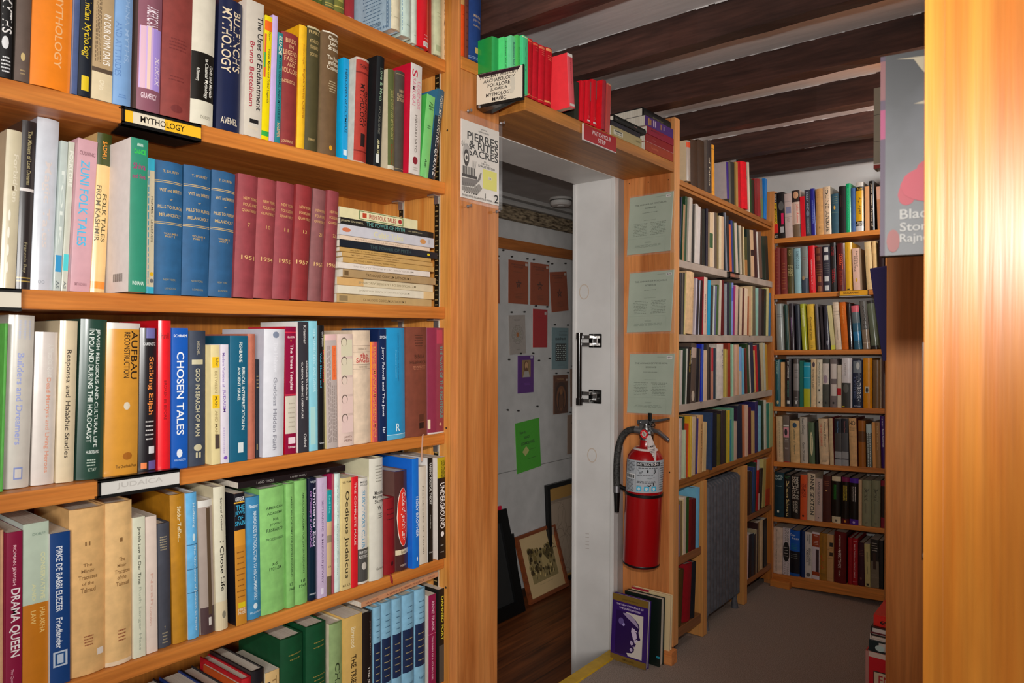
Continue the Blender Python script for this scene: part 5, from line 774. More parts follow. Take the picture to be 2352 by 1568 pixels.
'B7': '''
-1.1551 .0474 .0516 .22 .012 .006 .165 h 0|a08c7c|wide cream book with thin vertical title on the back bookcase's bottom shelf|v .05 .95 .35 .5 6a5a4c Richard Nabokov ARDENT VICTORY
-1.1044 .0317 .0541 .222 .005 .006 .14 p 0|a09494|white pinstriped book with black oval on the back bookcase's bottom shelf|m 0 1 .1 .9 5a5450 5;e .3 .72 .0 1 14100f;n .38 .62 .1 .8 a09890 4
-1.0725 .0451 .0563 .214 .003 .006 .165 h 1|0f0f14/0a3060|blue and black book with white italic title on the back bookcase's bottom shelf|b 0 .46 0c4088;b .94 1 0c3c78;h .08 .13 .05 .6 b0b8c0 Dear;h .15 .2 .2 .9 b0b8c0 Bess;n .28 .42 .1 .8 1c6a50 4;n .5 .62 .1 .8 6a6a60 3
-1.02 .0165 .0585 .217 .001 .006 .165 h 0|0c1c40||
-1.0026 .0304 .0599 .212 .001 .006 .14 p 0|a09890|white paperback lettered REDISCOVERING on the back bookcase's bottom shelf|v .04 .25 .6 .8 2c2824 FREDERICK;v .04 .2 .3 .5 2c2824 TURNER;v .35 .72 .55 .85 2c2824 REDISCOVERING;v .38 .66 .2 .45 2c2824 AMERICA;e .88 .97 .2 .8 4a4440
-.9704 .0317 .0617 .216 .001 .006 .14 p 0|a4989a|white paperback with rust panels and photo on the back bookcase's bottom shelf|b .04 .31 7a2c0c;b .84 .92 7a2c0c;r .36 .84 .5 1 2c1a1c;h .06 .09 .2 .8 b0988c Angus;n .17 .27 .1 .9 b0988c 3
-.9384 .0308 .0635 .214 .001 .006 .165 h 0|7c5418|mustard book lettered LAVA in red on the back bookcase's bottom shelf|v .47 .78 .2 .65 a81c0c LAVA;m .05 .42 .35 .6 5a4010 1;n .85 .92 .2 .8 4a3810 3
-.9063 .0289 .0653 .213 .001 .006 .14 p 0|9a7448|tan paperback with two dark squares on the back bookcase's bottom shelf|r .17 .26 .4 .9 1c1c1a;r .38 .46 .4 .9 2c1c10;n .28 .34 .1 .9 6a4c2c 2;n .5 .52 .1 .9 6a4c2c 1;n .93 .94 .1 .9 6a4c2c 1
-.875 .0511 .0678 .23 .005 0 .165 h 1|4a0808/3a0608|wide dark red volume lettered in white on the back bookcase's bottom shelf|v .35 .7 .35 .6 b0a498 MARK TWAIN;v .06 .34 .38 .55 a09488 AUTOBIOGRAPHY OF;v .75 .87 .4 .55 908478 VOLUME 1
-.8168 .0169 .0701 .207 .001 .006 .165 h 0|78080f||
-.799 .0223 .0713 .207 .001 .006 .165 h 0|7c0a12|red volume with white vertical title on the back bookcase's bottom shelf|v .13 .85 .3 .55 b08c8c MARK TWAIN and ORION CLEMENS;n .05 .07 .1 .9 b08c8c 1;n .92 .94 .1 .9 b08c8c 1
-.7742 .0258 .0728 .191 -.007 .006 .165 h 0|2c0c14|plum cloth book with faded gilt on the back bookcase's bottom shelf|n .15 .3 .2 .9 5a3028 4;e .8 .86 .3 .6 5a3028
-.7464 .0222 .0743 .189 -.018 .006 .14 p 0|988c5c|pale yellow book with dark vertical title on the back bookcase's bottom shelf|v .2 .42 .4 .65 3c3824 DIANE KAY;r .92 .97 .3 .7 1c1a14;m .52 .7 .4 .6 4a4430 1
-.7217 .0325 .076 .212 -.016 .006 .14 p 0|5a5040|black topped book with standing figure on the back bookcase's bottom shelf|b 0 .45 18130f;n .05 .25 .1 .9 a09888 4;r .28 .62 .3 .65 2c1a10;h .72 .75 .1 .6 6a6050 FRED;h .77 .8 .05 .8 6a6050 KAPLAN
-.6884 .0157 .0774 .211 -.009 .006 .14 p 0|120f0e||''',
}
GROUPS = {'L0': 'books on the topmost left shelf', 'L1': 'books on the mythology sign shelf', 'L2': 'books on the shelf under the mythology sign', 'L3': 'books on the judaica sign shelf', 'L4': 'books below the judaica sign', 'L5': 'books on the lowest visible left shelf', 'D0': 'books on the ledge above the post', 'D1': 'books on the shelf over the doorway', 'R0': 'books on the top shelf beyond the doorway', 'R1': 'books on the upper grey shelf beyond the doorway', 'R2': 'books on the middle grey shelf beyond the doorway', 'R3': 'books on the lower grey shelf beyond the doorway', 'R4': 'books on the brown shelf above the radiator', 'RA': 'books beside the radiator', 'RB': 'books beside the radiator', 'RC': 'books beside the radiator', 'RD': 'books beside the radiator', 'B1': "books on the back bookcase's top shelf", 'B2': 'books on the back shelf with the BIOGRAPHY sign', 'B3': 'books on the shelf under the BIOGRAPHY sign', 'B4': "books on the back bookcase's fourth shelf down", 'B5': "books on the back bookcase's fifth shelf down", 'B6': "books on the back bookcase's sixth shelf down", 'B7': "books on the back bookcase's bottom shelf"}


# ------------------------------------------------------------------ books
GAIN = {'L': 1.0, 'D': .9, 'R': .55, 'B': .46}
PLANE = {'L': -1.279, 'D': -1.15, 'R': -1.15, 'B': 3.43}
def pages_mat():
    m, nt, b = base('page_edges'); L = nt.links; N = nt.nodes.new
    t = N('ShaderNodeTexCoord'); mp = N('ShaderNodeMapping'); mp.inputs['Scale'].default_value = (900, 6, 6)
    n = N('ShaderNodeTexNoise'); n.inputs['Scale'].default_value = 1; n.inputs['Detail'].default_value = 2
    L.new(t.outputs['Object'], mp.inputs['Vector']); L.new(mp.outputs[0], n.inputs['Vector'])
    cr = N('ShaderNodeValToRGB'); cr.color_ramp.elements[0].position = .35; cr.color_ramp.elements[1].position = .65
    cr.color_ramp.elements[0].color = (.62, .55, .44, 1); cr.color_ramp.elements[1].color = (.78, .72, .62, 1)
    L.new(n.outputs['Fac'], cr.inputs[0]); L.new(cr.outputs[0], b.inputs['Base Color']); b.inputs['Roughness'].default_value = .85
    return m
PAGES = pages_mat()
def cover_mat(hx, kind, gloss, gain):
    if gloss: return plain(hx, .28, 0, gain, .25, .05)
    if kind == 'h': return plain(hx, .62, 0, gain, 0, .12, .35)
    return plain(hx, .45, 0, gain, 0, .05)
def spine_curve(w, kind):
    if kind == 'h' and w > .012:
        b = min(.16 * w, .006); n = 8
        pts = [(w * i / n, b * (2 * i / n - 1) ** 2) for i in range(n + 1)]
    else:
        r = min(.0012, w * .2); pts = [(0, r), (r * .3, r * .3), (r, 0), (w - r, 0), (w - r * .3, r * .3), (w, r)]
    def surf(x):
        for (ax, ay), (bx, by) in zip(pts, pts[1:]):
            if x <= bx + 1e-9: return ay + (by - ay) * (x - ax) / max(bx - ax, 1e-9)
        return pts[-1][1]
    return pts, surf
def cover_shape(w, h, d, kind, bands):
    """spine and two boards as one shell; bands = [(z0, z1, material index)]"""
    mb = MB(); c = .0025 if kind == 'h' else .0006
    c = min(c, w * .2); pts, surf = spine_curve(w, kind); b = pts[0][1]
    zs = sorted(set([0, h] + [z for q in bands for z in q[:2]]))
    for z0, z1 in zip(zs, zs[1:]):
        m = 1
        for q in bands:
            if q[0] - 1e-6 <= z0 and z1 <= q[1] + 1e-6: m = q[2]
        for (ax, ay), (bx, by) in zip(pts, pts[1:]):
            mb.add([(ax, ay, z0), (bx, by, z0), (bx, by, z1), (ax, ay, z1)], [(0, 1, 2, 3)], m)
    i0, i1 = (c, b + c), (w - c, b + c)
    mb.add([(0, b, 0), (0, d, 0), (0, d, h), (0, b, h)], [(0, 3, 2, 1)], 0)
    mb.add([(w, b, 0), (w, d, 0), (w, d, h), (w, b, h)], [(0, 1, 2, 3)], 0)
    mb.add([(c, b + c, 0), (c, d, 0), (c, d, h), (c, b + c, h)], [(0, 1, 2, 3)], 0)
    mb.add([(w - c, b + c, 0), (w - c, d, 0), (w - c, d, h), (w - c, b + c, h)], [(0, 3, 2, 1)], 0)
    mb.add([(c, b + c, 0), (w - c, b + c, 0), (w - c, b + c, h), (c, b + c, h)], [(0, 3, 2, 1)], 0)
    for x0, x1 in ((0, c), (w - c, w)): mb.add([(x0, d, 0), (x1, d, 0), (x1, d, h), (x0, d, h)], [(0, 1, 2, 3)], 0)
    for z in (0, h):
        mb.add([(0, b, z), (c, b + c, z), (c, d, z), (0, d, z)], [(0, 1, 2, 3)], 0)
        mb.add([(w, b, z), (w - c, b + c, z), (w - c, d, z), (w, d, z)], [(0, 3, 2, 1)], 0)
        k = len(pts)
        mb.add([(x, y, z) for x, y in pts] + [(c, b + c, z), (w - c, b + c, z)], [tuple(list(range(k)) + [k + 1, k])], 1)
    lo = .003 if kind == 'h' else .0003
    pg = MB().box((c + .0002, b + c + .0006, lo), (w - c - .0002, d - (.004 if kind == 'h' else .0005), h - lo))
    return mb, pg, surf
def spine_marks(dec, marks, w, h):
    for it in marks:
        q = it.split(' '); k = q[0]
        if k == 'b': continue
        a, b, c, e = [float(x) for x in q[1:5]]; hx = q[5]; x0, x1 = c * w, e * w; z0, z1 = h * (1 - b), h * (1 - a)
        if k == 'v': dec.text(' '.join(q[6:]), x0, z0, x1, z1, hx, True)
        elif k == 'h': dec.text(' '.join(q[6:]), x0, z0, x1, z1, hx)
        elif k == 'r': dec.rect(x0, z0, x1, z1, hx, 6)
        elif k == 'e': dec.ell(x0, z0, x1, z1, hx)
        elif k == 'n': dec.dashes(x0, z0, x1, z1, hx, int(q[6]))
        elif k == 'm': dec.dashes(x0, z0, x1, z1, hx, int(q[6]), True)  # small print, also the violet glare painted on one wrapped spine
def parse(row, ln):
    head, cols, label, marks = ln.split('|')
    f = head.split(); u, w, z, h, t, s, d = [float(x) for x in f[:7]]
    cols = cols.split('/'); cols = [cols[0], cols[-1]]
    return dict(row=row, u=u, w=w, z=z, h=h, t=t, s=s, d=d, k=f[7], g=f[8] == '1', spine=cols[0], cover=cols[1], label=label, marks=[m for m in marks.split(';') if m])
SPECS = [parse(r, ln) for r in BOOKS for ln in BOOKS[r].strip().split('\n')]
def pose(b):
    """where the book's foot stands, and its turn"""
    w = b['w']; z = b['z'] + (w * math.sin(b['t']) if b['t'] > 0 else 0) + .0004
    P = PLANE[b['row'][0]] if b['row'] != 'D0' else -1.236
    if b['row'][0] == 'B': loc = (b['u'], P + b['s'], z); rz = 0
    else: loc = (P - b['s'], b['u'], z); rz = math.pi / 2
    return loc, (Matrix.Rotation(rz, 3, 'Z') @ Matrix.Rotation(b['t'], 3, 'Y')).to_euler()
EXTRA_TEXT = []
def bands_of(b, mats, gain):
    out = []
    for it in b['marks']:
        q = it.split(' ')
        if q[0] == 'b':
            m = cover_mat(q[3], b['k'], b['g'], gain)
            if m not in mats: mats.append(m)
            out.append((b['h'] * (1 - float(q[2])), b['h'] * (1 - float(q[1])), mats.index(m)))
    return out
def make_book(b):
    gain = GAIN[b['row'][0]]; loc, rot = pose(b)
    root = thing('book', b['label'], 'book', loc, rot, GROUPS[b['row']])
    mats = [cover_mat(b['cover'], b['k'], b['g'], gain), cover_mat(b['spine'], b['k'], b['g'], gain)]
    if mats[0] == mats[1]: pass
    bands = bands_of(b, mats, gain)
    mb, pg, surf = cover_shape(b['w'], b['h'], b['d'], b['k'], bands)
    cv = mb.build('cover', mats, root, 0, False, False)
    for p in cv.data.polygons: p.use_smooth = b['k'] == 'h' and abs(p.normal.z) < .5
    try: cv.data.set_sharp_from_angle(angle=math.radians(35))
    except Exception: pass
    pg.build('page_block', PAGES, root, 0, False, False)
    dec = Decal(lambda a, z, l: Vector((a, surf(a) - l, z)), gain, .5)
    spine_marks(dec, b['marks'], b['w'], b['h'])
    dec.build('spine_lettering' if dec.words else 'spine_mark', root, False)
    return root
def make_rest(specs):
    """the narrow books too slight to tell one by one: one object"""
    all_mb = MB(); mats = [PAGES]
    def mi(m):
        if m not in mats: mats.append(m)
        return mats.index(m)
    for b in specs:
        gain = GAIN[b['row'][0]]; loc, rot = pose(b); M = Matrix.Translation(loc) @ rot.to_matrix().to_4x4()
        own = [cover_mat(b['cover'], b['k'], b['g'], gain), cover_mat(b['spine'], b['k'], b['g'], gain)]
        bands = bands_of(b, own, gain)
        mb, pg, surf = cover_shape(b['w'], b['h'], b['d'], b['k'], bands)
        dec = Decal(lambda a, z, l: Vector((a, surf(a) - l, z)), gain, .5)
        spine_marks(dec, b['marks'], b['w'], b['h'])
        for src, ms in ((mb, own), (pg, [PAGES]), (dec.mb, dec.mats)):
            o = len(all_mb.v); all_mb.v += [tuple(M @ Vector(v)) for v in src.v]
            for f, k in zip(src.f, src.m): all_mb.f.append([i + o for i in f]); all_mb.m.append(mi(ms[k]))
    me = bpy.data.meshes.new('narrow_books'); me.from_pydata(all_mb.v, [], all_mb.f)
    for m in mats: me.materials.append(m)
    for i, p in enumerate(me.polygons): p.material_index = all_mb.m[i]
    bm = bmesh.new(); bm.from_mesh(me); bm.normal_update(); bm.to_mesh(me); bm.free()
    o = bpy.data.objects.new('narrow_books', me); C.objects.link(o)
    tag(o, 'remaining narrow books packed upright on the shelves beyond the doorway', 'books', kind='stuff')

# ------------------------------------------------------------------ the room shell
X, Y, Z = Vector((1, 0, 0)), Vector((0, 1, 0)), Vector((0, 0, 1))
WORDS = ['MYTHOLOGY', 'JUDAICA', 'BIOGRAPHY', 'ANCIENT HISTORY', 'ARCHAEOLOGY', 'FOLKLORE', 'MAGIC', 'WATCH YOUR', 'STEP', 'PIERRES', '& RITES', 'SACRES', 'JOSE', 'GARANGER', 'DU', 'TAHITI',
         "D'AUTREFOIS", '2', 'SOCIETE DES OCEANISTES', 'PARIS', 'DOSSIER', 'THE ANNALS OF PSYCHICAL', 'SCIENCE', '$30', 'INSTRUCTIONS', 'SUMMIT', 'THE NEW EXPERIENCE OF', 'THE SUPERSENSIBLE',
         'Jesaiah Ben-Aharon', 'TEMPLE LODGE', 'THE OCCULT', 'NOTICES', 'IN THE', 'quadrant', 'How to', 'READ', 'COSMODYNES', 'Y', 'Black', 'Stone', 'Rajneesh', 'EN', 'S', 'el', 'IRISH FOLK TALES',
         'THE POWER OF MYTH', 'JOSEPH CAMPBELL', 'with Bill Moyers', 'Celtic Tales', 'VIKING', 'CATALOGUS CODICUM LATINORUM I', 'CATALOGUS CODICUM LATINORUM II', 'Western Folklore - Volume VI, Number 1 - January 1947',
         'Western Folklore - Volume VI, Number 3 - July 1947', 'Western Folklore - Volume VI, Number 2 - April 1947', 'MYTHOLOGIE DE LA RUSSIE ANCIENNE', 'A JEWISH CYPRUS PROJECT', 'I AND THOU', 'UNIVERSITY PRESS', 'A', 'The Golden Book', 'Deities', 'THE LIFE OF', 'HANOVER', '510']
texts = list(WORDS)
for b in SPECS:
    for it in b['marks']:
        q = it.split(' ')
        if q[0] in 'vh': texts.append(' '.join(q[6:]))
prepare(texts)

fl = MB().box((-1.352, -.6, -.03), (.8, 3.7, 0)); struct('floor', fl, CARPET)
# planks of the lower room: long boards with dark gaps
def plank_mat():
    m = wood('old_plank', '3c1c0a', '6a3818', 'Y', across=14, along=1.2, rough=.42, gain=.42, fine=.3)
    nt = m.node_tree; N = nt.nodes.new; L = nt.links; b = nt.nodes['Principled BSDF']
    src = b.inputs['Base Color'].links[0].from_socket
    t = N('ShaderNodeTexCoord'); sx = N('ShaderNodeSeparateXYZ'); L.new(t.outputs['Object'], sx.inputs[0])
    fr = N('ShaderNodeMath'); fr.operation = 'PINGPONG'; fr.inputs[1].default_value = .085; L.new(sx.outputs['X'], fr.inputs[0])
    gt = N('ShaderNodeMapRange'); gt.inputs[1].default_value = 0; gt.inputs[2].default_value = .004; gt.inputs[3].default_value = .3; gt.inputs[4].default_value = 1
    L.new(fr.outputs[0], gt.inputs[0]); sc2 = N('ShaderNodeVectorMath'); sc2.operation = 'SCALE'
    L.new(src, sc2.inputs[0]); L.new(gt.outputs[0], sc2.inputs['Scale']); L.new(sc2.outputs[0], b.inputs['Base Color'])
    return m
struct('floor', MB().box((-2.5, .3, -.23), (-1.36, 4.6, -.2)), plank_mat())
struct('ceiling', MB().box((-1.7, -1.2, 2.08), (.8, 3.9, 2.1)), CEIL)
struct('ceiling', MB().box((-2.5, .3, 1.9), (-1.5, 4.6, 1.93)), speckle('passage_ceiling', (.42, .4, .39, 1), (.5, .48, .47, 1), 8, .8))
for y, wd in ((.63, .06), (1.045, .06), (1.455, .055), (1.865, .052), (2.276, .06), (2.685, .06), (3.11, .06), (3.52, .06)):
    mb = MB(); n = 24; xs = [-1.36 + 2.1 * i / n for i in range(n + 1)]; rr = random.Random(int(y * 100))
    x0 = -1.36 if y > 1.3 else -1.27
    xs = [x0 + (.74 - x0) * i / n for i in range(n + 1)]
    for i in range(n + 1):
        j = [rr.uniform(-.003, .003) for _ in range(4)]; mb.v += [(xs[i], y + j[0], 2.0795), (xs[i], y + j[1], 1.986 + j[1]), (xs[i], y + wd + j[2], 1.986 + j[2]), (xs[i], y + wd + j[3], 2.0795)]
    for i in range(n):
        for k in range(3): mb.f.append((4 * i + k, 4 * i + k + 1, 4 * i + 5 + k, 4 * i + 4 + k)); mb.m.append(0)
    mb.f += [(0, 1, 2, 3), (4 * n + 3, 4 * n + 2, 4 * n + 1, 4 * n)]; mb.m += [0, 0]
    bo = struct('trim_1', mb, W_BEAM)
    # ragged edge of the ceiling paint where it was brushed onto the beam
    pm = MB(); x = x0 + .02
    while x < .6:
        l = rr.uniform(.006, .05); hgt = max(0, rr.uniform(-.002, .0035))
        pm.box((x, y - .0042, 2.0796 - hgt), (x + l, y - .0028, 2.0799)); x += l
    struct('trim_2', pm, CEIL)
wl = MB()
wl.box((-1.56, .1, -.2), (-1.535, 1.48, 2.08)); wl.box((-1.536, 1.49, 1.775), (-1.362, 2.31, 2.079)); wl.box((-1.536, 2.33, -.2), (-1.372, 3.66, 2.079))
struct('wall_left', wl, WHITE)
struct('wall_back', MB().box((-1.372, 3.64, -.02), (.8, 3.67, 2.079)), WHITE)
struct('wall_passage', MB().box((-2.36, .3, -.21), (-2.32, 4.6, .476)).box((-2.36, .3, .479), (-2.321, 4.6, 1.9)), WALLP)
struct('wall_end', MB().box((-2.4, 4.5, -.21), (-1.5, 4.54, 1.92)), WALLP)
struct('baseboard_passage', MB().box((-2.32, .3, -.2), (-2.305, 4.5, -.16)), plain('3a2416', .6))
# doorway: lining, head and the narrow casing strip
dm = [WHITE]
struct('door_1', MB().box((-1.538, 2.309, -.2), (-1.358, 2.331, 1.79)).box((-1.545, 2.3035, -.2), (-1.532, 2.3095, 1.763)).box((-1.372, 2.3, .002), (-1.356, 2.3095, 1.765)), dm, .0015)
struct('door_1', MB().box((-1.538, 1.47, 1.764), (-1.358, 2.309, 1.79)), dm, .0015)
struct('door_1', MB().box((-1.538, 1.462, -.2), (-1.37, 1.485, 1.79)), dm, .0015)
struct('trim_3', MB().box((-1.372, 2.331, .0), (-1.357, 2.372, 1.768)), speckle('casing_paint', rgb('a8a29e'), rgb('b4aeaa'), 8, .5), .001)
struct('trim_4', MB().box((-1.374, .2, -.2), (-1.353, 2.37, -.01)), plain('2c1c10', .7))
yl = MB().box((-1.372, 1.45, -.012), (-1.325, 2.305, .006)); struct('trim_5', yl, speckle('worn_yellow_paint', (.62, .36, .01, 1), (.75, .46, .02, 1), 30, .5), .003)
sd = MB()
for yy in (1.72, 1.99, 2.25): sd.lathe([(.004, 0), (.004, .0008)], (-1.345, yy, .0062), Z, 10)
# passage trim
struct('trim_6', MB().box((-2.319, .3, 1.627), (-2.301, 4.5, 1.682)), wood('passage_rail', '6a3a18', '8a5226', 'Y', gain=.5), .002)
struct('trim_7', MB().box((-2.319, .3, 1.78), (-2.285, 4.5, 1.848)), speckle('rough_log_beam', (.05, .03, .015, 1), (.42, .32, .2, 1), 60, .95, .9, stretch=(1, .35, 1.6)), .004)
struct('trim_8', MB().box((-2.319, .3, 1.85), (-2.27, 4.5, 1.865)).box((-2.319, .3, 1.865), (-2.29, 4.5, 1.88)).box((-2.319, .3, 1.88), (-2.25, 4.5, 1.8995)), plain('b8b4b0', .6), .002)
# wide casing board with a bead between the left bookcase and the doorway
cs = MB().box((-1.262, 1.333, 0), (-1.238, 1.486, 1.849)); cs.box((-1.262, 1.322, 0), (-1.236, 1.3315, 2.075))
struct('trim_9', cs, W_CASING, .002)
struct('trim_10', MB().box((-1.365, 1.333, 1.8495), (-1.236, 1.49, 1.8815)), W_SHELF, .0025)
struct('trim_11', MB().box((-1.362, 1.412, 1.791), (-1.19, 1.4875, 1.8015)), W_OVER)

# ------------------------------------------------------------------ left bookcase
lc = thing('bookcase', 'tall honey-coloured fir bookcase filling the left side', 'bookcase', (-1.4, .7, 0))
ZS = [(1.8805, 1.8765, .031), (1.5515, 1.5625, .031), (1.2315, 1.2415, .031), (.918, .918, .029), (.597, .597, .028), (.277, .277, .03), (.06, .06, .03)]
for za, zb, th in ZS:
    y0, y1 = .2, 1.3215; sl = (zb - za) / .97
    a, b = za + sl * (y0 - .355), za + sl * (y1 - .355)
    xa, xb = -1.515, -1.2795
    mb = MB().hexa([(xa, y0, a - th), (xb, y0, a - th), (xb, y1, b - th), (xa, y1, b - th)], [(xa, y0, a), (xb, y0, a), (xb, y1, b), (xa, y1, b)])
    mb.build('shelf', W_SHELF, lc, .003)
MB().box((-1.53, 1.3225, 0), (-1.262, 1.332, 2.07)).build('side_panel', W_UP, lc, .001)
MB().box((-1.53, .18, 0), (-1.262, .199, 2.07)).build('side_panel', W_UP, lc, .001)
MB().box((-1.532, .2, 0), (-1.517, 1.3225, 2.07)).build('back_panel', wood('case_back', '9a5a22', 'b8742e', 'Z', gain=.95), lc)
MB().box((-1.515, .2, 0), (-1.285, 1.32, .03)).build('plinth', W_SHELF, lc)
for xx in (-1.309, -1.445):
    mb = MB().box((xx - .008, 1.3195, .1), (xx + .008, 1.3222, 2.05))
    st = mb.build('shelf_standard', plain('2c2416', .5, .6), lc)
    mb = MB()
    k = 0
    for i in range(150):
        z = .12 + i * .0128
        if i % 3: mb.box((xx - .005, 1.319, z), (xx + .005, 1.3197, z + .0025))
        else: mb.box((xx - .003, 1.319, z), (xx - .0005, 1.3197, z + .003)).box((xx + .002, 1.319, z), (xx + .004, 1.3197, z + .002))
    mb.build('slot_row', plain('c8a868', .5, .5), st)
    MB().box((xx + .0085, 1.3195, .1), (xx + .0105, 1.3222, 2.05)).build('standard_edge', plain('d8cfb8', .5, .4), st)
for za, zb, th in ZS[1:5]:
    for xx in (-1.309, -1.445):
        z = zb - th - .0005
        MB().box((xx - .012, 1.296, z - .004), (xx + .012, 1.3195, z)).box((xx - .008, 1.3165, z - .022), (xx + .008, 1.3195, z - .003)).build('shelf_clip', SILVER, lc, .0008)
sm = MB()
for z in (1.695, .93, .52):
    sm.lathe([(.0028, 0), (.0028, .0006)], (-1.2745, 1.3222, z), (0, -1, 0), 12)
sm.build('screw_head', plain('6a5a4a', .4, .8), lc)

# ------------------------------------------------------------------ all the books
for b in SPECS:
    if b['label']: make_book(b)
make_rest([b for b in SPECS if not b['label']])

# ------------------------------------------------------------------ books lying flat
def lying(label, Xf, y0, y1, z0, th, depth, spine, cover, gain, marks=(), flip=False, group=None, kind='p', gloss=False, yaw=0., tilt=0.):
    h = y1 - y0; b = dict(w=th, h=h, d=depth, k=kind, g=gloss, marks=list(marks))
    root = thing('book', label, 'book', (Xf, (y0 + y1) / 2, z0), (tilt, 0, yaw), group)
    if not flip: M = Matrix(((0, -1, 0), (0, 0, -1), (1, 0, 0))); T = Vector((0, h / 2, 0))
    else: M = Matrix(((0, -1, 0), (0, 0, 1), (-1, 0, 0))); T = Vector((0, -h / 2, th))
    mats = [cover_mat(cover, kind, gloss, gain), cover_mat(spine, kind, gloss, gain)]
    bands = bands_of(b, mats, gain); mb, pg, surf = cover_shape(th, h, depth, kind, bands)
    dec = Decal(lambda a, z, l: Vector((a, surf(a) - l, z)), gain, .5); spine_marks(dec, b['marks'], th, h)
    for src in (mb, pg, dec.mb): src.v = [tuple(M @ Vector(v) + T) for v in src.v]
    mb.build('cover', mats, root, 0, False, False); pg.build('page_block', PAGES, root, 0, False, False)
    dec.build('spine_lettering' if dec.words else 'spine_mark', root, False)
    return root
G1 = 'paperbacks stacked flat beside the burgundy volumes'
WF = 'Western Folklore - Volume VI, Number '
stack = [
 ('tan paperback numbered II at the bottom of the flat stack', .989, 1.283, .0195, 'b89a68', 'c8ac7c', ['v .25 .7 .3 .6 7a6240 CATALOGUS CODICUM LATINORUM II', 'r .02 .1 .2 .8 8a7450'], False),
 ('white worn paperback, second from bottom of the flat stack', .988, 1.288, .0185, 'd8ceb8', 'e0d4c0', ['v .28 .8 .4 .6 a89c84 MYTHOLOGIE DE LA RUSSIE ANCIENNE', 'b 0 .12 d8b884'], True),
 ('cream paperback stained brown at one end in the flat stack', .989, 1.288, .0175, 'd0c0a0', 'd8c8a8', ['v .2 .8 .35 .65 988868 MYTHOLOGIE DE LA RUSSIE ANCIENNE', 'b .75 1 cfa468'], True),
 ('brown paperback numbered I inside the flat stack', 1.001, 1.291, .018, 'a88a60', 'b89a6c', ['v .22 .7 .3 .65 5a4428 CATALOGUS CODICUM LATINORUM I', 'r .01 .05 .2 .8 6a5030'], False),
 ('white pamphlet between brown and tan items of the flat stack', .986, 1.27, .0135, 'dcd0c4', 'e0d6ca', ['v .2 .85 .35 .65 b0a294 MYTHOLOGIE DE LA RUSSIE ANCIENNE'], True),
 ('lowest of three tan journals in the flat stack', 1.001, 1.285, .0125, 'c09858', 'c8a468', ['v .45 .9 .3 .7 6a4c20 ' + WF + '1 - January 1947'], True),
 ('middle of three tan journals in the flat stack', .999, 1.281, .0105, 'c29a5c', 'c8a468', ['v .4 .92 .3 .7 6a4c20 ' + WF + '3 - July 1947'], True),
 ('topmost of three tan journals in the flat stack', .992, 1.275, .0095, 'be9656', 'c8a468', ['v .42 .9 .3 .7 6a4c20 ' + WF + '2 - April 1947'], True),
 ('dark navy paperback with yellow dot in the flat stack', .992, 1.298, .0162, '141c26', '1a2430', ['v .28 .7 .25 .75 3a5050 THE POWER OF MYTH', 'e .88 .91 .3 .7 d8c020'], False),
 ('thin pinkish pamphlet in the flat stack', .992, 1.27, .0095, 'dcc4ac', 'dcc4ac', ['v .15 .75 .3 .6 a88c74 MYTHOLOGIE DE LA RUSSIE ANCIENNE'], False),
 ('pale grey paperback lettered Celtic Tales in the flat stack', .992, 1.286, .0245, 'c4c2c8', 'c8c6cc', ['v .33 .64 .2 .75 d8d0a0 Celtic Tales', 'e .02 .1 .3 .7 c8704c', 'e .83 .9 .25 .75 c88c50', 'v .93 .95 .3 .8 9a98a0 VIKING'], False),
 ('black paperback with pale title near top of the flat stack', .993, 1.282, .014, '1c1a18', '26241f', ['v .0 .22 .3 .65 b8ac88 JOSEPH CAMPBELL', 'v .25 .66 .2 .85 5a9088 THE POWER OF MYTH', 'v .69 .86 .3 .65 a89c78 with Bill Moyers'], False),
 ('cream paperback with framed folk tale title atop the flat stack', .996, 1.233, .0245, 'dcd2a4', 'e4dab0', ['r .23 .8 .12 .92 4a6a34', 'r .24 .79 .18 .86 e0d6ac', 'v .35 .7 .3 .72 a83028 IRISH FOLK TALES', 'r .27 .32 .3 .75 b84024', 'e .73 .78 .3 .75 a83028'], False)]
z = 1.2392
for lb, a, c, th, sp, cv, mk, fp in stack:
    lying(lb, -1.287 + .004 * math.sin(a * 900), a, c, z, th, .15, sp, cv, .95, mk, fp, G1); z += th + .0005
lying('black slim book laid on top of the green volumes', -1.287, .752, 1.011, .8625, .0128, .15, '1c1416', '2a2022', .95, ['v .15 .3 .3 .7 8a8480 I AND THOU', 'v .45 .6 .35 .65 8a8480 I AND THOU', 'r .8 .83 .3 .7 6a6460'], False, 'books below the judaica sign', 'p', True)
lying('salmon paperback laid flat over the pale blue set', -1.284, 1.056, 1.304, .5465, .0125, .14, 'c48a64', 'd8b898', .95, ['v .05 .2 .3 .7 8a4c34 HANOVER', 'v .3 .8 .25 .7 7a3c2c A JEWISH CYPRUS PROJECT', 'v .86 .95 .3 .7 9a5c44 PARIS'], False, 'books on the lowest visible left shelf', tilt=.035)
G2 = 'books stacked flat over the doorway'
D = .9
lying('cream paperback with barcode, lying under the black ones over the doorway', -1.153, 1.936, 2.131, 1.8025, .031, .14, 'a89a6c', 'b8aa80', D, ['r .06 .36 .2 .7 c8c4b0', 'r .1 .32 .5 .66 5a5a50', 'r .14 .32 .3 .36 6a6a5c', 'v .8 .95 .4 .6 6a6440 HANOVER'], False, G2)
lying('navy black paperback lying on the cream one over the doorway', -1.155, 1.932, 2.124, 1.834, .0165, .14, '10101c', '1a1a28', D, ['v .2 .5 .4 .6 3a3a5a THE LIFE OF'], False, G2)
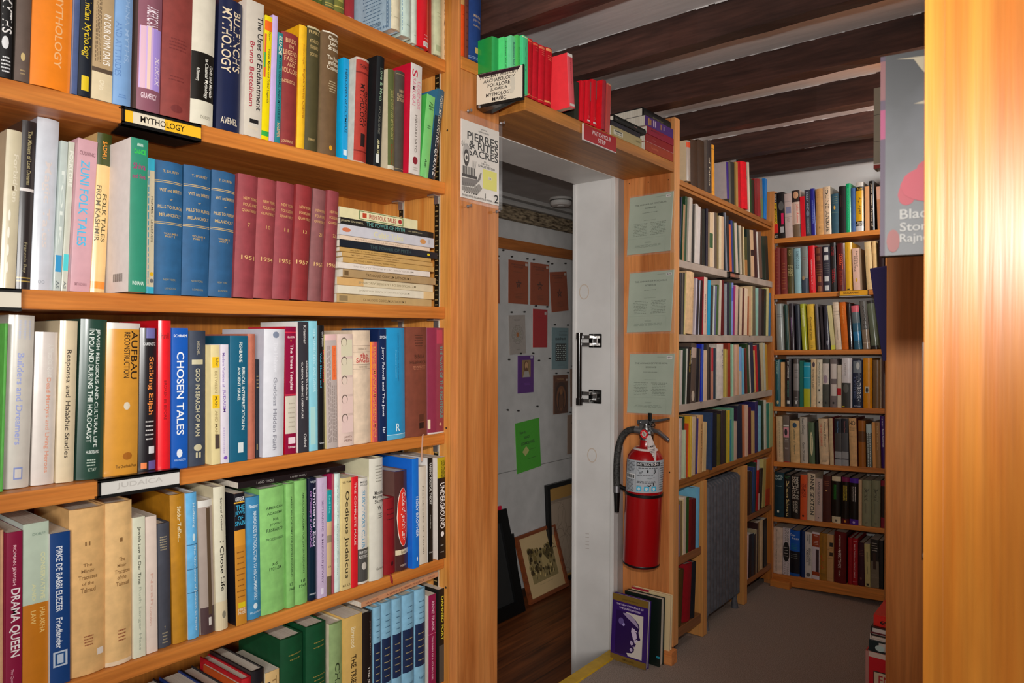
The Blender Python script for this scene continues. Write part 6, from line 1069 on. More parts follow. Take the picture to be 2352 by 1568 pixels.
lying('black hardback lying topmost beside the reds over the doorway', -1.15, 1.95, 2.157, 1.851, .019, .15, '0c100c', '10140f', D, ['r .6 .7 .4 .6 6a4a44', 'e .01 .1 .2 .8 1a1a18'], False, G2, 'h', tilt=0)
lying('orange red paperback at the bottom of the red stack', -1.152, 2.156, 2.366, 1.8025, .0295, .14, '9a3210', '9a3a18', D, ['v .2 .45 .4 .65 c8704c The Golden Book'], False, G2)
lying('dark red paperback second from bottom of the red stack', -1.152, 2.155, 2.367, 1.8325, .0275, .14, '8a0810', '9a1018', D, ['v .25 .35 .4 .6 b0605c Deities', 'b .985 1 a8807c', 'r 0 1 .0 .04 c88c88'], False, G2)
lying('crimson paperback under the purple one in the red stack', -1.151, 2.166, 2.366, 1.8605, .0255, .14, '8c0a30', '9a1038', D, ['v .15 .6 .55 .75 5a0820 MYTHOLOGY'], False, G2)
lying('purple paperback near the top of the red stack', -1.152, 2.156, 2.364, 1.8865, .033, .14, '4a2474', 'c8c0b4', D, ['r .08 .14 .15 .85 a87c4c', 'r .15 .2 .2 .8 a07444', 'r .26 .3 .2 .85 b8a8c4', 'r .32 .36 .2 .85 b8a8c4', 'r .52 .56 .25 .8 a0744c', 'r .63 .66 .3 .75 b8a8c4'], False, G2)
lying('black book lying on top of the purple one in the red stack', -1.16, 2.16, 2.364, 1.92, .03, .14, '0c0a0c', '101010', D, ['v .3 .8 .55 .7 8a7c54 THE GOLDEN BOOK', 'v .32 .7 .2 .4 6a6040 MYTHOLOGY'], False, G2, 'h')

# ribbons hanging out of two books
rb = MB()
pts = [(-1.2735, 1.2395, .9225), (-1.2765, 1.2395, .917), (-1.2765, 1.239, .905), (-1.277, 1.2375, .885), (-1.2755, 1.2355, .868), (-1.274, 1.235, .856)]
for p, q in zip(pts, pts[1:]): rb.add([(p[0], p[1] - .0028, p[2]), (p[0], p[1] + .0028, p[2]), (q[0], q[1] + .0028, q[2]), (q[0], q[1] - .0028, q[2])], [(0, 1, 2, 3)])
ribbons = rb
def child_of(desc):
    for o in C.objects:
        if o.get('label', '').startswith(desc): return o
def attach(mb, name, mat, parent, smooth=False):
    M = parent.matrix_basis.inverted(); mb.v = [tuple(M @ Vector(v)) for v in mb.v]
    return mb.build(name, mat, parent, 0, smooth, False)
attach(rb, 'ribbon_marker', plain('c89c84', .6), child_of('brown leather book lettered BIBLIA'))
rb = MB(); rb.tube([(-1.279, 1.137, .601), (-1.2765, 1.137, .5955), (-1.276, 1.139, .585), (-1.275, 1.1405, .577)], [.0022, .002, .0032, .001], 8)
attach(rb, 'ribbon_marker', plain('8a1420', .7), child_of('short dark red leatherette'))
# printed covers that face the viewer on two books
def cover_print(desc, draw):
    o = child_of(desc); h = o.children[0].dimensions.z
    dec = Decal(lambda a, z, l: Vector((-l, a, z)), .95, .5); draw(dec, h); dec.build('cover_print', o, False)
def pale_blue(d, h):
    for i in range(11): d.dashes(.035, .015 + i * .0085, .105, .0195 + i * .0085, '5c7890', 1)
    d.rect(.012, .004, .0135, h, '5c7890'); d.rect(.018, .004, .0195, h, '5c7890')
    for i in range(26): d.rect(.0137, .006 + i * .009, .0178, .011 + i * .009, '6a86a0')
    for i in range(14): d.rect(.014 + i * .01, .006, .02 + i * .01, .0105, '6a86a0')
    d.text('UNIVERSITY PRESS', .09, .017, .035, .0225, '4a6478')
def dance(d, h):
    for i, (z0, n) in enumerate(((.185, 1), (.155, 7), (.12, 2), (.085, 4), (.06, 1))): d.dashes(.075, z0 - n * .0045, .018, z0, '5a5654', n)
    for i in range(14): d.rect(.06 - i * .0028, .018, .0585 - i * .0028 + (.0006 if i % 3 else 0), .032, '2a2a2a')
cover_print('cream spined book with printed pale blue', pale_blue)
cover_print('green spined paperback with white back', dance)

# ------------------------------------------------------------------ shelf signs
def shelf_sign(label, y0, y1, z0, z1, xf, card, writing, ink, halves=None, under=.0, gain=.95, lip=True):
    t = thing('shelf_sign', label, 'sign', (xf, (y0 + y1) / 2, z0), (0, 0, 0), 'clip-on shelf signs')
    mb = MB().box((xf - .0165, y0, z0 - .003), (xf - .0005, y1, z0)).box((xf - .004, y0, z0 - .003), (xf, y1, z0 + .0025)).box((xf - .004, y0, z1 - .0025), (xf, y1, z1 + .003)).box((xf - .004, y0, z0), (xf - .0025, y1, z1)).box((xf - .0175, y0, z1 + .001), (xf, y1, z1 + .003)).box((xf - .004, y0, z0), (xf, y0 + .004, z1))
    mb.hexa([(xf - .0165 - under, y0 + .012, z0 - .003), (xf - .004, y0, z0 - .003), (xf - .004, y1, z0 - .003), (xf - .0165 - under, y1 - .012, z0 - .003)], [(xf - .0165 - under, y0 + .012, z0 - .001), (xf - .004, y0, z0 - .001), (xf - .004, y1, z0 - .001), (xf - .0165 - under, y1 - .012, z0 - .001)])
    mb.build('holder', BLACK, t)
    d = Decal(plane((xf - .0024, y0, z0), Y, Z, X), gain, .35); w_, h_ = y1 - y0, z1 - z0
    d.rect(.005, .0015, w_, h_ - .0015, card)
    if halves: d.rect(.018, .002, w_ * .52, h_ - .002, halves); 
    if writing: d.text(writing, w_ * .22, h_ * .3, w_ * .78, h_ * .74, ink)
    d.build('card', t); return t
shelf_sign('yellow MYTHOLOGY sign clipped in black holder on upper left shelf', .525, .663, 1.5215, 1.5465, -1.2645, 'f2b828', 'MYTHOLOGY', '1a1410', 'd8ccb4', .06)
shelf_sign('blank white sign in black holder at far left shelf edge', .2, .3795, 1.2, 1.228, -1.2645, 'd8d0c0', '', '000')
shelf_sign('grey JUDAICA sign in black holder on middle left shelf', .489, .625, .8935, .9195, -1.2645, 'cfccc6', 'JUDAICA', 'b8b4ae', None)
shelf_sign('worn brown sign in black holder on grey shelf beyond doorway', 2.861, 2.97, 1.4225, 1.4425, -1.137, '5a4438', '', '000', '7a4a3c', .05, .42)
bt = thing('shelf_sign', 'yellow BIOGRAPHY sign on the second shelf of the back bookcase', 'sign', (-.79, 3.42, 1.36), (0, 0, 0), 'clip-on shelf signs')
MB().box((-.852, 3.417, 1.3615), (-.734, 3.428, 1.386)).build('holder', plain('2a2018', .5), bt)
MB().hexa([(-.85, 3.41, 1.358), (-.736, 3.41, 1.358), (-.72, 3.46, 1.357), (-.834, 3.46, 1.357)], [(-.85, 3.41, 1.361), (-.736, 3.41, 1.361), (-.72, 3.46, 1.36), (-.834, 3.46, 1.36)]).build('lip', plain('b8b4ac', .5), bt)
d = Decal(plane((-.85, 3.417, 1.3635), X, Z, -Y), .36, .4); d.rect(.0, .0, .115, .021, 'c08818'); d.text('BIOGRAPHY', .016, .006, .08, .016, '2a1408'); d.build('card', bt)

# the section sign standing out from the ledge
st = thing('section_sign', 'white sign listing ANCIENT HISTORY to MAGIC jutting from the ledge', 'sign', (-1.2, 1.39, 1.76))
o = Vector((-1.230, 1.385, 1.7615)); u = Vector((.1368, .0221, 0)).normalized(); n = Vector((.0221, -.1368, 0)).normalized(); W_, H_ = .137, .085
MB().prism([(-.001, -.002), (W_ + .003, -.002), (W_ + .003, H_ + .001), (-.001, H_ + .001)], o - n * .004, u, Z, n * .003).prism([(.002, -.002), (W_ - .006, -.002), (W_ - .006, .004), (.002, .004)], o, u, Z, n * .004).prism([(W_, -.002), (W_ + .003, -.002), (W_ + .003, H_ + .001), (W_, H_ + .001)], o - n * .004, u, Z, n * .006).build('holder', BLACK, st, .0004)
MB().hexa([o - n * .03 + Z * -.006, o + u * .03 - n * .03 - Z * .012, o + u * .12 + Z * -.003, o + Z * -.003], [o - n * .03 + Z * -.003, o + u * .03 - n * .03 - Z * .008, o + u * .12, o]).build('arm', BLACKG, st)
MB().lathe([(.0035, 0), (.0045, .004), (.002, .007)], o + u * .012 + n * .003 - Z * .0025, n, 12).build('screw', SILVER, st, 0, True)
MB().prism([(.0, .002), (W_, .004), (W_, H_), (.0, H_ - .001)], o - n * .001, u, Z, n * .0008).build('card', plain('d8ccb8', .3, 0, .95, .4), st)
d = Decal(plane(o, u, Z, n), .95, .4)
d.poly([(.004, H_ - .0015), (.13, H_ - .0005), (.124, H_ - .0085), (.01, H_ - .01)], '2a1420')
for i, (t_, a, b) in enumerate((('ANCIENT HISTORY', .011, .125), ('ARCHAEOLOGY', .021, .114), ('FOLKLORE', .034, .1), ('JUDAICA', .042, .092), ('MYTHOLOGY', .029, .107), ('MAGIC', .048, .089))):
    zt = H_ - .006 - i * .0123; d.text(t_, a, zt - .0092, b, zt, '1c1214', False, .01)
for i in range(7): d.ell(.1 + .004 * (i % 3), .02 + .005 * i, .112 + .003 * (i % 2), .034 + .005 * i, 'c4bcac')
d.build('lettering', st)
# red plaque
pt = thing('plaque', 'red WATCH YOUR STEP plaque with white border over the doorway', 'sign', (-1.14, 1.85, 1.745))
MB().box((-1.1465, 1.758, 1.7475), (-1.1425, 1.946, 1.7935)).build('plate', plain('8c0a14', .35, 0, .62), pt, .0006)
MB().box((-1.1466, 1.7575, 1.747), (-1.1424, 1.7592, 1.794)).box((-1.1466, 1.7575, 1.7455), (-1.1424, 1.9465, 1.7475)).build('edge', plain('d0c8c4', .4, 0, .62), pt)
d = Decal(plane((-1.1425, 1.758, 1.747), Y, Z, X), .62, .4); d.text('WATCH YOUR', .046, .0255, .156, .0385, 'd8c8c8'); d.text('STEP', .08, .008, .124, .021, 'd8c8c8'); d.build('lettering', pt)

# ------------------------------------------------------------------ the pinned booklet in a sleeve
def clear_mat():
    m, nt, b = base('clear_sleeve'); b.inputs['Base Color'].default_value = (.95, .95, .95, 1); b.inputs['Roughness'].default_value = .12
    b.inputs['Alpha'].default_value = .05; b.inputs['Specular IOR Level'].default_value = .6
    return m
CLEAR = clear_mat()
pb = thing('booklet', 'white illustrated booklet in clear sleeve pinned to the casing', 'booklet', (-1.233, 1.408, 1.517))
oY, oZ = 1.331, 1.5205; bw, bh = .15, .2
MB().box((-1.2375, oY, oZ), (-1.2335, oY + bw, oZ + bh)).build('booklet_body', plain('d4ccc2', .5, 0, .9), pb, .0005)
MB().hexa([(-1.2379, oY - .003, oZ - .008), (-1.2327, oY - .003, oZ - .008), (-1.2327, oY + bw + .014, oZ - .01), (-1.2379, oY + bw + .014, oZ - .01)], [(-1.2379, oY - .003, oZ + bh + .02), (-1.2327, oY - .003, oZ + bh + .02), (-1.2327, oY + bw + .012, oZ + bh + .02), (-1.2379, oY + bw + .012, oZ + bh + .02)]).build('sleeve', CLEAR, pb)
d = Decal(plane((-1.2335, oY, oZ), Y, Z, X), .9, .5)
d.text('JOSE', .075, .187, .1, .191, '2a2826'); d.text('GARANGER', .065, .18, .108, .184, '2a2826')
d.text('PIERRES', .022, .153, .145, .174, '2a2826'); d.text('& RITES', .03, .133, .145, .153, '2a2826'); d.text('SACRES', .026, .113, .145, .132, '2a2826')
d.text('DU', .088, .104, .098, .108, '2a2826'); d.text('TAHITI', .076, .098, .108, .102, '2a2826'); d.text("D'AUTREFOIS", .065, .09, .132, .096, '2a2826')
d.rect(.083, .036, .14, .087, 'd6d070'); d.rect(.105, .062, .118, .07, 'd8d0b8'); d.text('510', .107, .0635, .116, .0685, '5a5648')
dk = '4a4644'
d.ell(.004, .085, .032, .14, 'a8a29c'); d.ell(.008, .082, .028, .125, dk); d.ell(.011, .094, .025, .115, 'd4ccc2'); d.ell(.014, .098, .022, .11, dk)
for i in range(9): d.line([(.018 + .014 * math.cos(i * .4 + .1), .13 + .004 * math.sin(i * .4)), (.018 + .02 * math.cos(i * .4 + .1), .137 + .012 * math.sin(i * .4))], .0009, dk)
d.rect(.002, .06, .052, .082, 'b0aaa2')
for i in range(8): d.rect(.004 + i * .006, .06, .0068 + i * .006, .081, dk)
d.rect(.0, .054, .058, .061, dk); d.poly([(.0, .03), (.045, .034), (.07, .055), (.076, .075), (.07, .073), (.06, .053), (.0, .05)], '7a7470')
d.poly([(.0, .018), (.06, .016), (.078, .034), (.066, .045), (.045, .03), (.0, .028)], '8e8882')
for i in range(7): d.line([(.002 + i * .008, .04), (.012 + i * .009, .02)], .0007, '3a3634')
for i in range(5): d.line([(.038 + i * .003, .082), (.037 + i * .004, .1)], .0008, dk)
for i in range(6): d.rect(.006 + i * .009, .0135, .0105 + i * .009, .0155, '1a1816')
d.text('SOCIETE DES OCEANISTES', .0, .004, .085, .0085, '4a4644'); d.text('PARIS', .087, .004, .0915, .022, '2a2826', True); d.text('DOSSIER', .094, .004, .118, .0085, '4a4644'); d.text('2', .126, .004, .143, .026, '1a1816')
d.build('lettering', pb)
def pushpin(label, p, n, group='push pins', tilt=Vector((0, 0, 0))):
    n = (Vector(n) + tilt).normalized(); p = Vector(p)
    t = thing('push_pin', label, 'push pin', p, (0, 0, 0), group)
    MB().lathe([(.0005, -.006), (.0006, .009)], p, n, 8).build('needle', METAL, t)
    MB().lathe([(.0005, .0085), (.0042, .009), (.0042, .0105), (.0025, .012), (.0022, .017), (.0036, .019), (.0036, .021), (.001, .0212)], p, n, 16).build('head', SILVER, t, 0, True)
pushpin("steel push pin at the booklet's upper left corner", (-1.2335, 1.346, 1.744 - .003), X)
pushpin("steel push pin at the booklet's upper right corner", (-1.2335, 1.478, 1.742), X)
pushpin('loose steel push pin below the booklet, left', (-1.2378, 1.347, 1.497), X, tilt=Vector((0, .35, .2)))
pushpin('loose steel push pin below the booklet, right', (-1.2378, 1.462, 1.5), X, tilt=Vector((0, .35, .2)))

# ------------------------------------------------------------------ shelf over the doorway
ws = thing('wall_shelf', 'thick board shelf running over the white doorway', 'shelf', (-1.255, 1.93, 1.765))
MB().box((-1.361, 1.4885, 1.766), (-1.1505, 2.3705, 1.8015)).build('board', W_OVER, ws, .003)

# ------------------------------------------------------------------ bookcase beyond the doorway
rc = thing('bookcase', 'pine bookcase beyond the doorway with grey shelves and radiator gap', 'bookcase', (-1.25, 2.9, 0))
MB().box((-1.358, 2.3725, .0), (-1.168, 2.4145, 1.967)).build('end_panel', W_PANEL, rc, .0015)
MB().box((-1.1675, 2.3725, .05), (-1.15, 2.4145, 1.967)).build('edge_strip', wood('edge_strip', 'a87040', 'c8925a', 'Z', gain=.5), rc, .0015)
MB().box((-1.30, 2.33, 0), (-1.135, 2.3722, .048)).build('foot_block', wood('foot_block', '9a5a2c', 'b87844', 'X', gain=.45), rc, .002)
def rboard(name, y0, y1, za, zb, th, mat, xf=-1.1505, b=.002):
    xa = -1.368
    MB().hexa([(xa, y0, za - th), (xf, y0, za - th), (xf, y1, zb - th), (xa, y1, zb - th)], [(xa, y0, za), (xf, y0, za), (xf, y1, zb), (xa, y1, zb)]).build(name, mat, rc, b)
rboard('shelf', 2.415, 3.42, 1.75, 1.722, .02, W_BROWN); rboard('shelf_lip', 2.415, 3.42, 1.7295, 1.7015, .012, W_BROWN, -1.157)
rboard('shelf', 2.415, 3.42, 1.455, 1.442, .028, W_GREY); rboard('shelf', 2.415, 3.42, 1.1815, 1.183, .028, W_GREY); rboard('shelf', 2.415, 3.42, .922, .927, .028, W_GREY)
rboard('shelf', 2.415, 3.42, .646, .656, .02, W_BROWN); rboard('shelf_lip', 2.415, 3.42, .6255, .6355, .016, W_BROWN, -1.157)
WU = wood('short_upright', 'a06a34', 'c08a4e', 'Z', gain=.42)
for y0, y1 in ((2.615, 2.672), (3.05, 3.107)):
    MB().box((-1.24, y0 + .02, .002), (-1.152, y1, .61)).build('upright', WU, rc, .0015)
    pass
for y0, y1, z, th in ((2.415, 2.617, .3635, .03), (2.415, 2.617, .1025, .035), (3.109, 3.42, .384, .025), (3.109, 3.42, .103, .025)):
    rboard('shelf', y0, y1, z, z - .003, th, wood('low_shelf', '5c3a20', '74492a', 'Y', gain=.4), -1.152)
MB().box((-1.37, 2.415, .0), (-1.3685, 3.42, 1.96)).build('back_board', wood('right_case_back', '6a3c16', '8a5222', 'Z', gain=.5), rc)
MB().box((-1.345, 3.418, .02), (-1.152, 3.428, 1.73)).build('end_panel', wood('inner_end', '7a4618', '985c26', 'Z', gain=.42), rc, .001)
MB().box((-1.345, 3.414, .2), (-1.335, 3.4178, 1.7)).box((-1.205, 3.414, 1.47), (-1.19, 3.4178, 1.66)).build('shelf_standard', plain('8a7440', .4, .6, .5), rc)
mb = MB()
for (x, z, r) in ((-1.335, 1.75, .0022), (-1.255, 1.745, .0022), (-1.174, 1.742, .0022), (-1.166, .68, .003)): mb.lathe([(r, 0), (r, .0004)], (x, 2.3722, z), -Y, 10)
mb.build('screw_hole', plain('1a0c06', .9), rc)

# three pamphlets in clear sleeves pinned to the end panel
G3 = 'pamphlets pinned to the end panel'
def annals(label, x0, x1, z0, z1, month, skew):
    t = thing('pamphlet', label, 'pamphlet', ((x0 + x1) / 2, 2.372, z0), (0, 0, 0), G3)
    ww, hh = x1 - x0, z1 - z0
    MB().hexa([(x0, 2.3665, z0), (x1 - .012, 2.3665, z0 + .004), (x1 - .012, 2.3718, z0 + .004), (x0, 2.3718, z0)], [(x0 + .012, 2.3665, z1), (x1, 2.3665, z1 + .004), (x1, 2.3718, z1 + .004), (x0 + .012, 2.3718, z1)]).build('cover', speckle('sage_paper', rgb('8a9484', .62), rgb('9aa494', .62), 5, .6), t, .0008)
    MB().hexa([(x0 - .004, 2.3655, z0 - .006), (x1 + .002, 2.3655, z0 - .004), (x1 + .002, 2.372, z0 - .004), (x0 - .004, 2.372, z0 - .006)], [(x0 + .01, 2.3655, z1 + .006), (x1 + .006, 2.3655, z1 + .008), (x1 + .006, 2.372, z1 + .008), (x0 + .01, 2.372, z1 + .006)]).build('sleeve', CLEAR, t)
    sk = .012
    fn = lambda a, b, l: Vector((x0 + sk * b / hh + a, 2.3665 - l, z0 + b + .004 * a / ww))
    d = Decal(fn, .42, .6); ink = '3c4238'
    ww -= .012
    d.text('THE ANNALS OF PSYCHICAL', ww * .13, hh * .83, ww * .87, hh * .857, ink); d.text('SCIENCE', ww * .38, hh * .765, ww * .62, hh * .79, ink)
    d.dashes(ww * .32, hh * .69, ww * .68, hh * .705, ink, 1); d.dashes(ww * .36, hh * .56, ww * .64, hh * .575, '5a6256', 1)
    d.dashes(ww * .12, hh * .3, ww * .46, hh * .53, '5a6256', 9); d.dashes(ww * .52, hh * .3, ww * .88, hh * .53, '5a6256', 9)
    d.line([(0, hh * .265), (ww * .86, hh * .265)], .0008, '6a7466'); d.line([(ww * .86, hh * .265), (ww * .88, hh * .23), (ww * .88, .0)], .0008, '6a7466')
    d.dashes(ww * .4, hh * .17, ww * .56, hh * .2, '5a6256', 2); d.dashes(ww * .16, hh * .1, ww * .8, hh * .15, '5a6256', 3)
    d.dashes(ww * .62, hh * .94, ww * .84, hh * .955, '5a6256', 1)
    d.build('print', t)
    d = Decal(lambda a, b, l: fn(a, b, l + .0015), .42, .4); d.rect(ww * .85, hh * .915, ww * .965, hh * .96, 'c8c4c0'); d.text('$30', ww * .865, hh * .925, ww * .95, hh * .95, '2a2826'); d.build('price_sticker', t)
annals('sage green pamphlet in clear sleeve, highest of three on the end panel', -1.341, -1.152, 1.48, 1.694, 0, 0)
annals('sage green pamphlet in clear sleeve, middle of three on the end panel', -1.341, -1.149, 1.188, 1.41, 0, 0)
annals('sage green pamphlet in clear sleeve just above the fire extinguisher', -1.339, -1.146, .886, 1.107, 0, 0)

# ------------------------------------------------------------------ fire extinguisher
fx = thing('fire_extinguisher', 'red fire extinguisher hanging on the wooden end panel', 'fire extinguisher', (-1.2395, 2.296, .352))
A0 = Vector((-1.2395, 2.296, .352)); AX = Vector((.02, -.006, .4)).normalized()
at = lambda h: A0 + AX * h
RED = plain('7c0408', .28, 0, .5, .4)
R0 = .066
MB().lathe([(.05, .001), (.06, .0), (.0645, .004), (R0, .012), (R0, .36), (.0655, .375), (.061, .395), (.05, .412), (.036, .422), (.024, .427), (.022, .43), (.0215, .452)], A0, AX, 48).build('cylinder', RED, fx, 0, True)
MB().lathe([(.0652, .0035), (.0668, .006), (.0668, .009), (.0658, .012)], A0, AX, 48).build('base_ring', plain('1a0a0a', .4), fx, 0, True)
MB().lathe([(.045, .4175), (.038, .4235), (.0365, .4225), (.0435, .416)], A0, AX, 40).build('shoulder_ring', plain('b8a8a4', .5, 0, .5), fx, 0, True)
MB().lathe([(R0 + .0008, .255), (R0 + .002, .256), (R0 + .002, .265), (R0 + .0008, .266)], A0, AX, 48).build('strap', BLACK, fx, 0, True)
V = at(.452)
MB().lathe([(.02, 0), (.02, .012), (.016, .016), (.018, .02), (.018, .04), (.014, .047), (.012, .055)], V, AX, 24).build('valve_neck', METAL, fx, 0, True)
MB().box(V + Vector((-.022, -.012, .018)), V + Vector((.026, .012, .056))).build('valve_body', plain('9a9a9c', .3, .9), fx, .004)
hv = V + Vector((0, 0, .05))
MB().hexa([hv + Vector((-.03, -.012, .004)), hv + Vector((.03, -.012, .008)), hv + Vector((.03, .012, .008)), hv + Vector((-.03, .012, .004))], [hv + Vector((-.03, -.012, .018)), hv + Vector((.03, -.012, .026)), hv + Vector((.03, .012, .026)), hv + Vector((-.03, .012, .018))]).hexa([hv + Vector((.028, -.011, .012)), hv + Vector((.088, -.01, .026)), hv + Vector((.088, .01, .026)), hv + Vector((.028, .011, .012))], [hv + Vector((.028, -.011, .022)), hv + Vector((.088, -.01, .034)), hv + Vector((.088, .01, .034)), hv + Vector((.028, .011, .022))]).build('upper_handle', plain('9a9a9e', .22, .95), fx, .002)
MB().hexa([hv + Vector((.012, -.011, -.016)), hv + Vector((.05, -.01, -.024)), hv + Vector((.05, .01, -.024)), hv + Vector((.012, .011, -.016))], [hv + Vector((.012, -.011, -.004)), hv + Vector((.05, -.01, -.012)), hv + Vector((.05, .01, -.012)), hv + Vector((.012, .011, -.004))]).hexa([hv + Vector((.05, -.01, -.024)), hv + Vector((.088, -.006, -.05)), hv + Vector((.088, .006, -.05)), hv + Vector((.05, .01, -.024))], [hv + Vector((.05, -.01, -.012)), hv + Vector((.09, -.006, -.04)), hv + Vector((.09, .006, -.04)), hv + Vector((.05, .01, -.012))]).build('lower_lever', plain('8c8c92', .3, .9), fx, .002)
mb = MB()
for q in (Vector((-.018, -.0125, .012)), Vector((.004, -.0125, .006)), Vector((.02, -.0125, -.008))): mb.lathe([(.0045, 0), (.0045, .002), (.002, .0035)], hv + q, -Y, 12)
mb.build('rivet', METAL, fx, 0, True)
GC = V + Vector((.003, -.0125, .022))
MB().lathe([(.017, 0), (.0175, .007), (.016, .0085)], GC, -Y, 28).build('gauge_rim', METAL, fx, 0, True)
d = Decal(plane(GC - Y * .0085, X, Z, -Y), .45, .3); d.ell(-.0155, -.0155, .0155, .0155, 'a81018', 20); d.ell(-.009, -.009, .009, .009, 'c8c0bc', 16); d.ell(-.0075, -.0075, .0075, .0075, '8a8480', 14); d.line([(-.005, .009), (.005, -.009)], .003, '6a5a3a')
for k in range(6): d.line([(.0105 * math.cos(k + .3), .0105 * math.sin(k + .3)), (.014 * math.cos(k + .3), .014 * math.sin(k + .3))], .0016, 'd8c8c4')
d.build('gauge_face', fx)
# hose, cuffs, nozzle and clip
hp = [V + Vector((-.024, 0, .03)), V + Vector((-.05, 0, .032)), V + Vector((-.078, -.002, .022)), V + Vector((-.099, -.004, -.005)), V + Vector((-.111, -.006, -.045)), V + Vector((-.116, -.006, -.09)), V + Vector((-.117, -.006, -.14)), V + Vector((-.116, -.006, -.185))]
def smooth(p, n=5):
    out = []
    for i in range(len(p) - 1):
        a, b, c, e = p[max(i - 1, 0)], p[i], p[i + 1], p[min(i + 2, len(p) - 1)]
        for k in range(n):
            t = k / n; out.append(.5 * ((2 * b) + (c - a) * t + (2 * a - 5 * b + 4 * c - e) * t * t + (3 * b - a - 3 * c + e) * t ** 3))
    return out + [p[-1]]
MB().tube(smooth(hp), .0125, 16).build('hose', speckle('rubber_hose', (.012, .012, .011, 1), (.07, .066, .06, 1), 160, .6, .4), fx, 0, True)
MB().tube([V + Vector((-.014, 0, .03)), V + Vector((-.042, 0, .0325))], .0135, 18).tube([hp[-1] + Z * .006, hp[-1] - Z * .018], .0135, 18).build('cuff', SILVER, fx, 0, True)
MB().tube([hp[-1] - Z * .016, hp[-1] - Z * .02, hp[-1] - Z * .09, hp[-1] - Z * .092], [.0115, .012, .0088, .006], 18).build('nozzle', BLACKG, fx, 0, True)
MB().tube([at(.262) + Vector((-.066, 0, 0)), at(.266) + Vector((-.085, -.002, 0)), at(.268) + Vector((-.103, -.004, .006))], .008, 10).build('hose_clip', BLACK, fx, 0, True)
MB().box((-1.26, 2.345, .78), (-1.23, 2.3718, .84)).box((-1.255, 2.31, .805), (-1.235, 2.35, .815)).build('wall_bracket', DARKM, fx, .001)
# silver label wrapped round the front
def wrap(a, h, l):
    th = a / R0; r = R0 + .0004 + l; fwd = (Vector((0, 0, 1.153)) - A0); fwd.z = 0; fwd.normalize(); rt = Vector((-fwd.y, fwd.x, 0))
    return at(h) + fwd * (r * math.cos(th)) + rt * (r * math.sin(th))
d = Decal(wrap, .45, .35)
d.rect(-.085, .272, .085, .386, '84888c', 40); d.rect(-.032, .274, -.0315, .384, '2a2a2c'); d.rect(.052, .274, .0525, .384, '2a2a2c')
d.rect(-.03, .366, .055, .38, '141414', 14); d.text('INSTRUCTIONS', -.027, .3685, .05, .3775, 'b8b8ba')
d.dashes(-.028, .357, .05, .363, '2a2a2c', 1); d.dashes(-.08, .345, -.036, .382, '2a2c30', 8); d.dashes(-.08, .274, -.036, .318, '2a2c30', 10)
d.rect(-.082, .32, -.034, .337, 'c8c8c8', 10)
for i in range(12): d.rect(-.078 + i * .0034, .3225, -.0765 + i * .0034 + .0008 * (i % 3), .3345, '141414')
d.dashes(-.029, .332, .03, .3365, '2a2a2c', 1); d.dashes(-.029, .306, .04, .315, '2a2a2c', 2); d.dashes(.056, .28, .08, .38, '2a2c30', 12)
d.line([(-.025, .354), (-.018, .344), (-.008, .349), (-.013, .34), (-.02, .341)], .0012, '2a2a2c'); d.ell(.006, .343, .012, .355, '141414'); d.line([(.034, .356), (.036, .345), (.031, .34)], .003, '141414'); d.line([(.005, .326), (.018, .322), (.034, .328)], .0008, '2a2a2c')
d.line([(.01, .3), (.017, .296), (.022, .301)], .004, '141414'); d.line([(.03, .307), (.031, .298)], .003, '141414')
for i in range(3):
    x = -.027 + i * .0255; d.rect(x, .278, x + .017, .295, '2a86a4', 4); d.ell(x + .004, .2805, x + .013, .2925, 'b8c8cc'); d.line([(x + .004, .281), (x + .013, .292)], .0022, '2a86a4'); d.dashes(x, .296, x + .017, .299, '2a2a2c', 1)
d.build('label', fx)
# inspection tag on a loop, and the black seal
tg = [V + Vector((.012, -.02, .018)), V + Vector((.03, -.022, .02)), V + Vector((.056, -.03, -.024)), V + Vector((.057, -.034, -.082)), V + Vector((.022, -.034, -.092)), V + Vector((.022, -.03, -.032))]
MB().add(tg + [p + Y * .0006 for p in tg], [(0, 1, 2, 3, 4, 5), (11, 10, 9, 8, 7, 6)] + [(i, (i + 1) % 6, 6 + (i + 1) % 6, 6 + i) for i in range(6)]).build('inspection_tag', plain('b4a8a4', .5, 0, .45), fx)
d = Decal(plane(V + Vector((.022, -.0345, -.092)), Vector((1, .0, .28)).normalized(), Vector((.0, .06, 1)).normalized(), Vector((0, -1, .06))), .45, .5)
d.text('SUMMIT', .0, .066, .03, .0735, '141414'); d.dashes(.004, .04, .032, .062, '4a4444', 4); d.dashes(.003, .005, .032, .036, '4a4444', 6); d.ell(.012, .034, .018, .042, 'a02028'); d.build('tag_print', fx)
MB().box(V + Vector((.016, -.018, .07)), V + Vector((.03, -.012, .098))).build('seal_tag', BLACK, fx, .002)
MB().tube(smooth([V + Vector((.022, -.016, .072)), V + Vector((.02, -.018, .058)), V + Vector((.034, -.018, .05)), V + Vector((.044, -.016, .056)), V + Vector((.03, -.016, .066)), V + Vector((.026, -.02, .046)), V + Vector((.036, -.018, .03))]), .0014, 6).build('pull_pin_cord', BLACK, fx, 0, True)

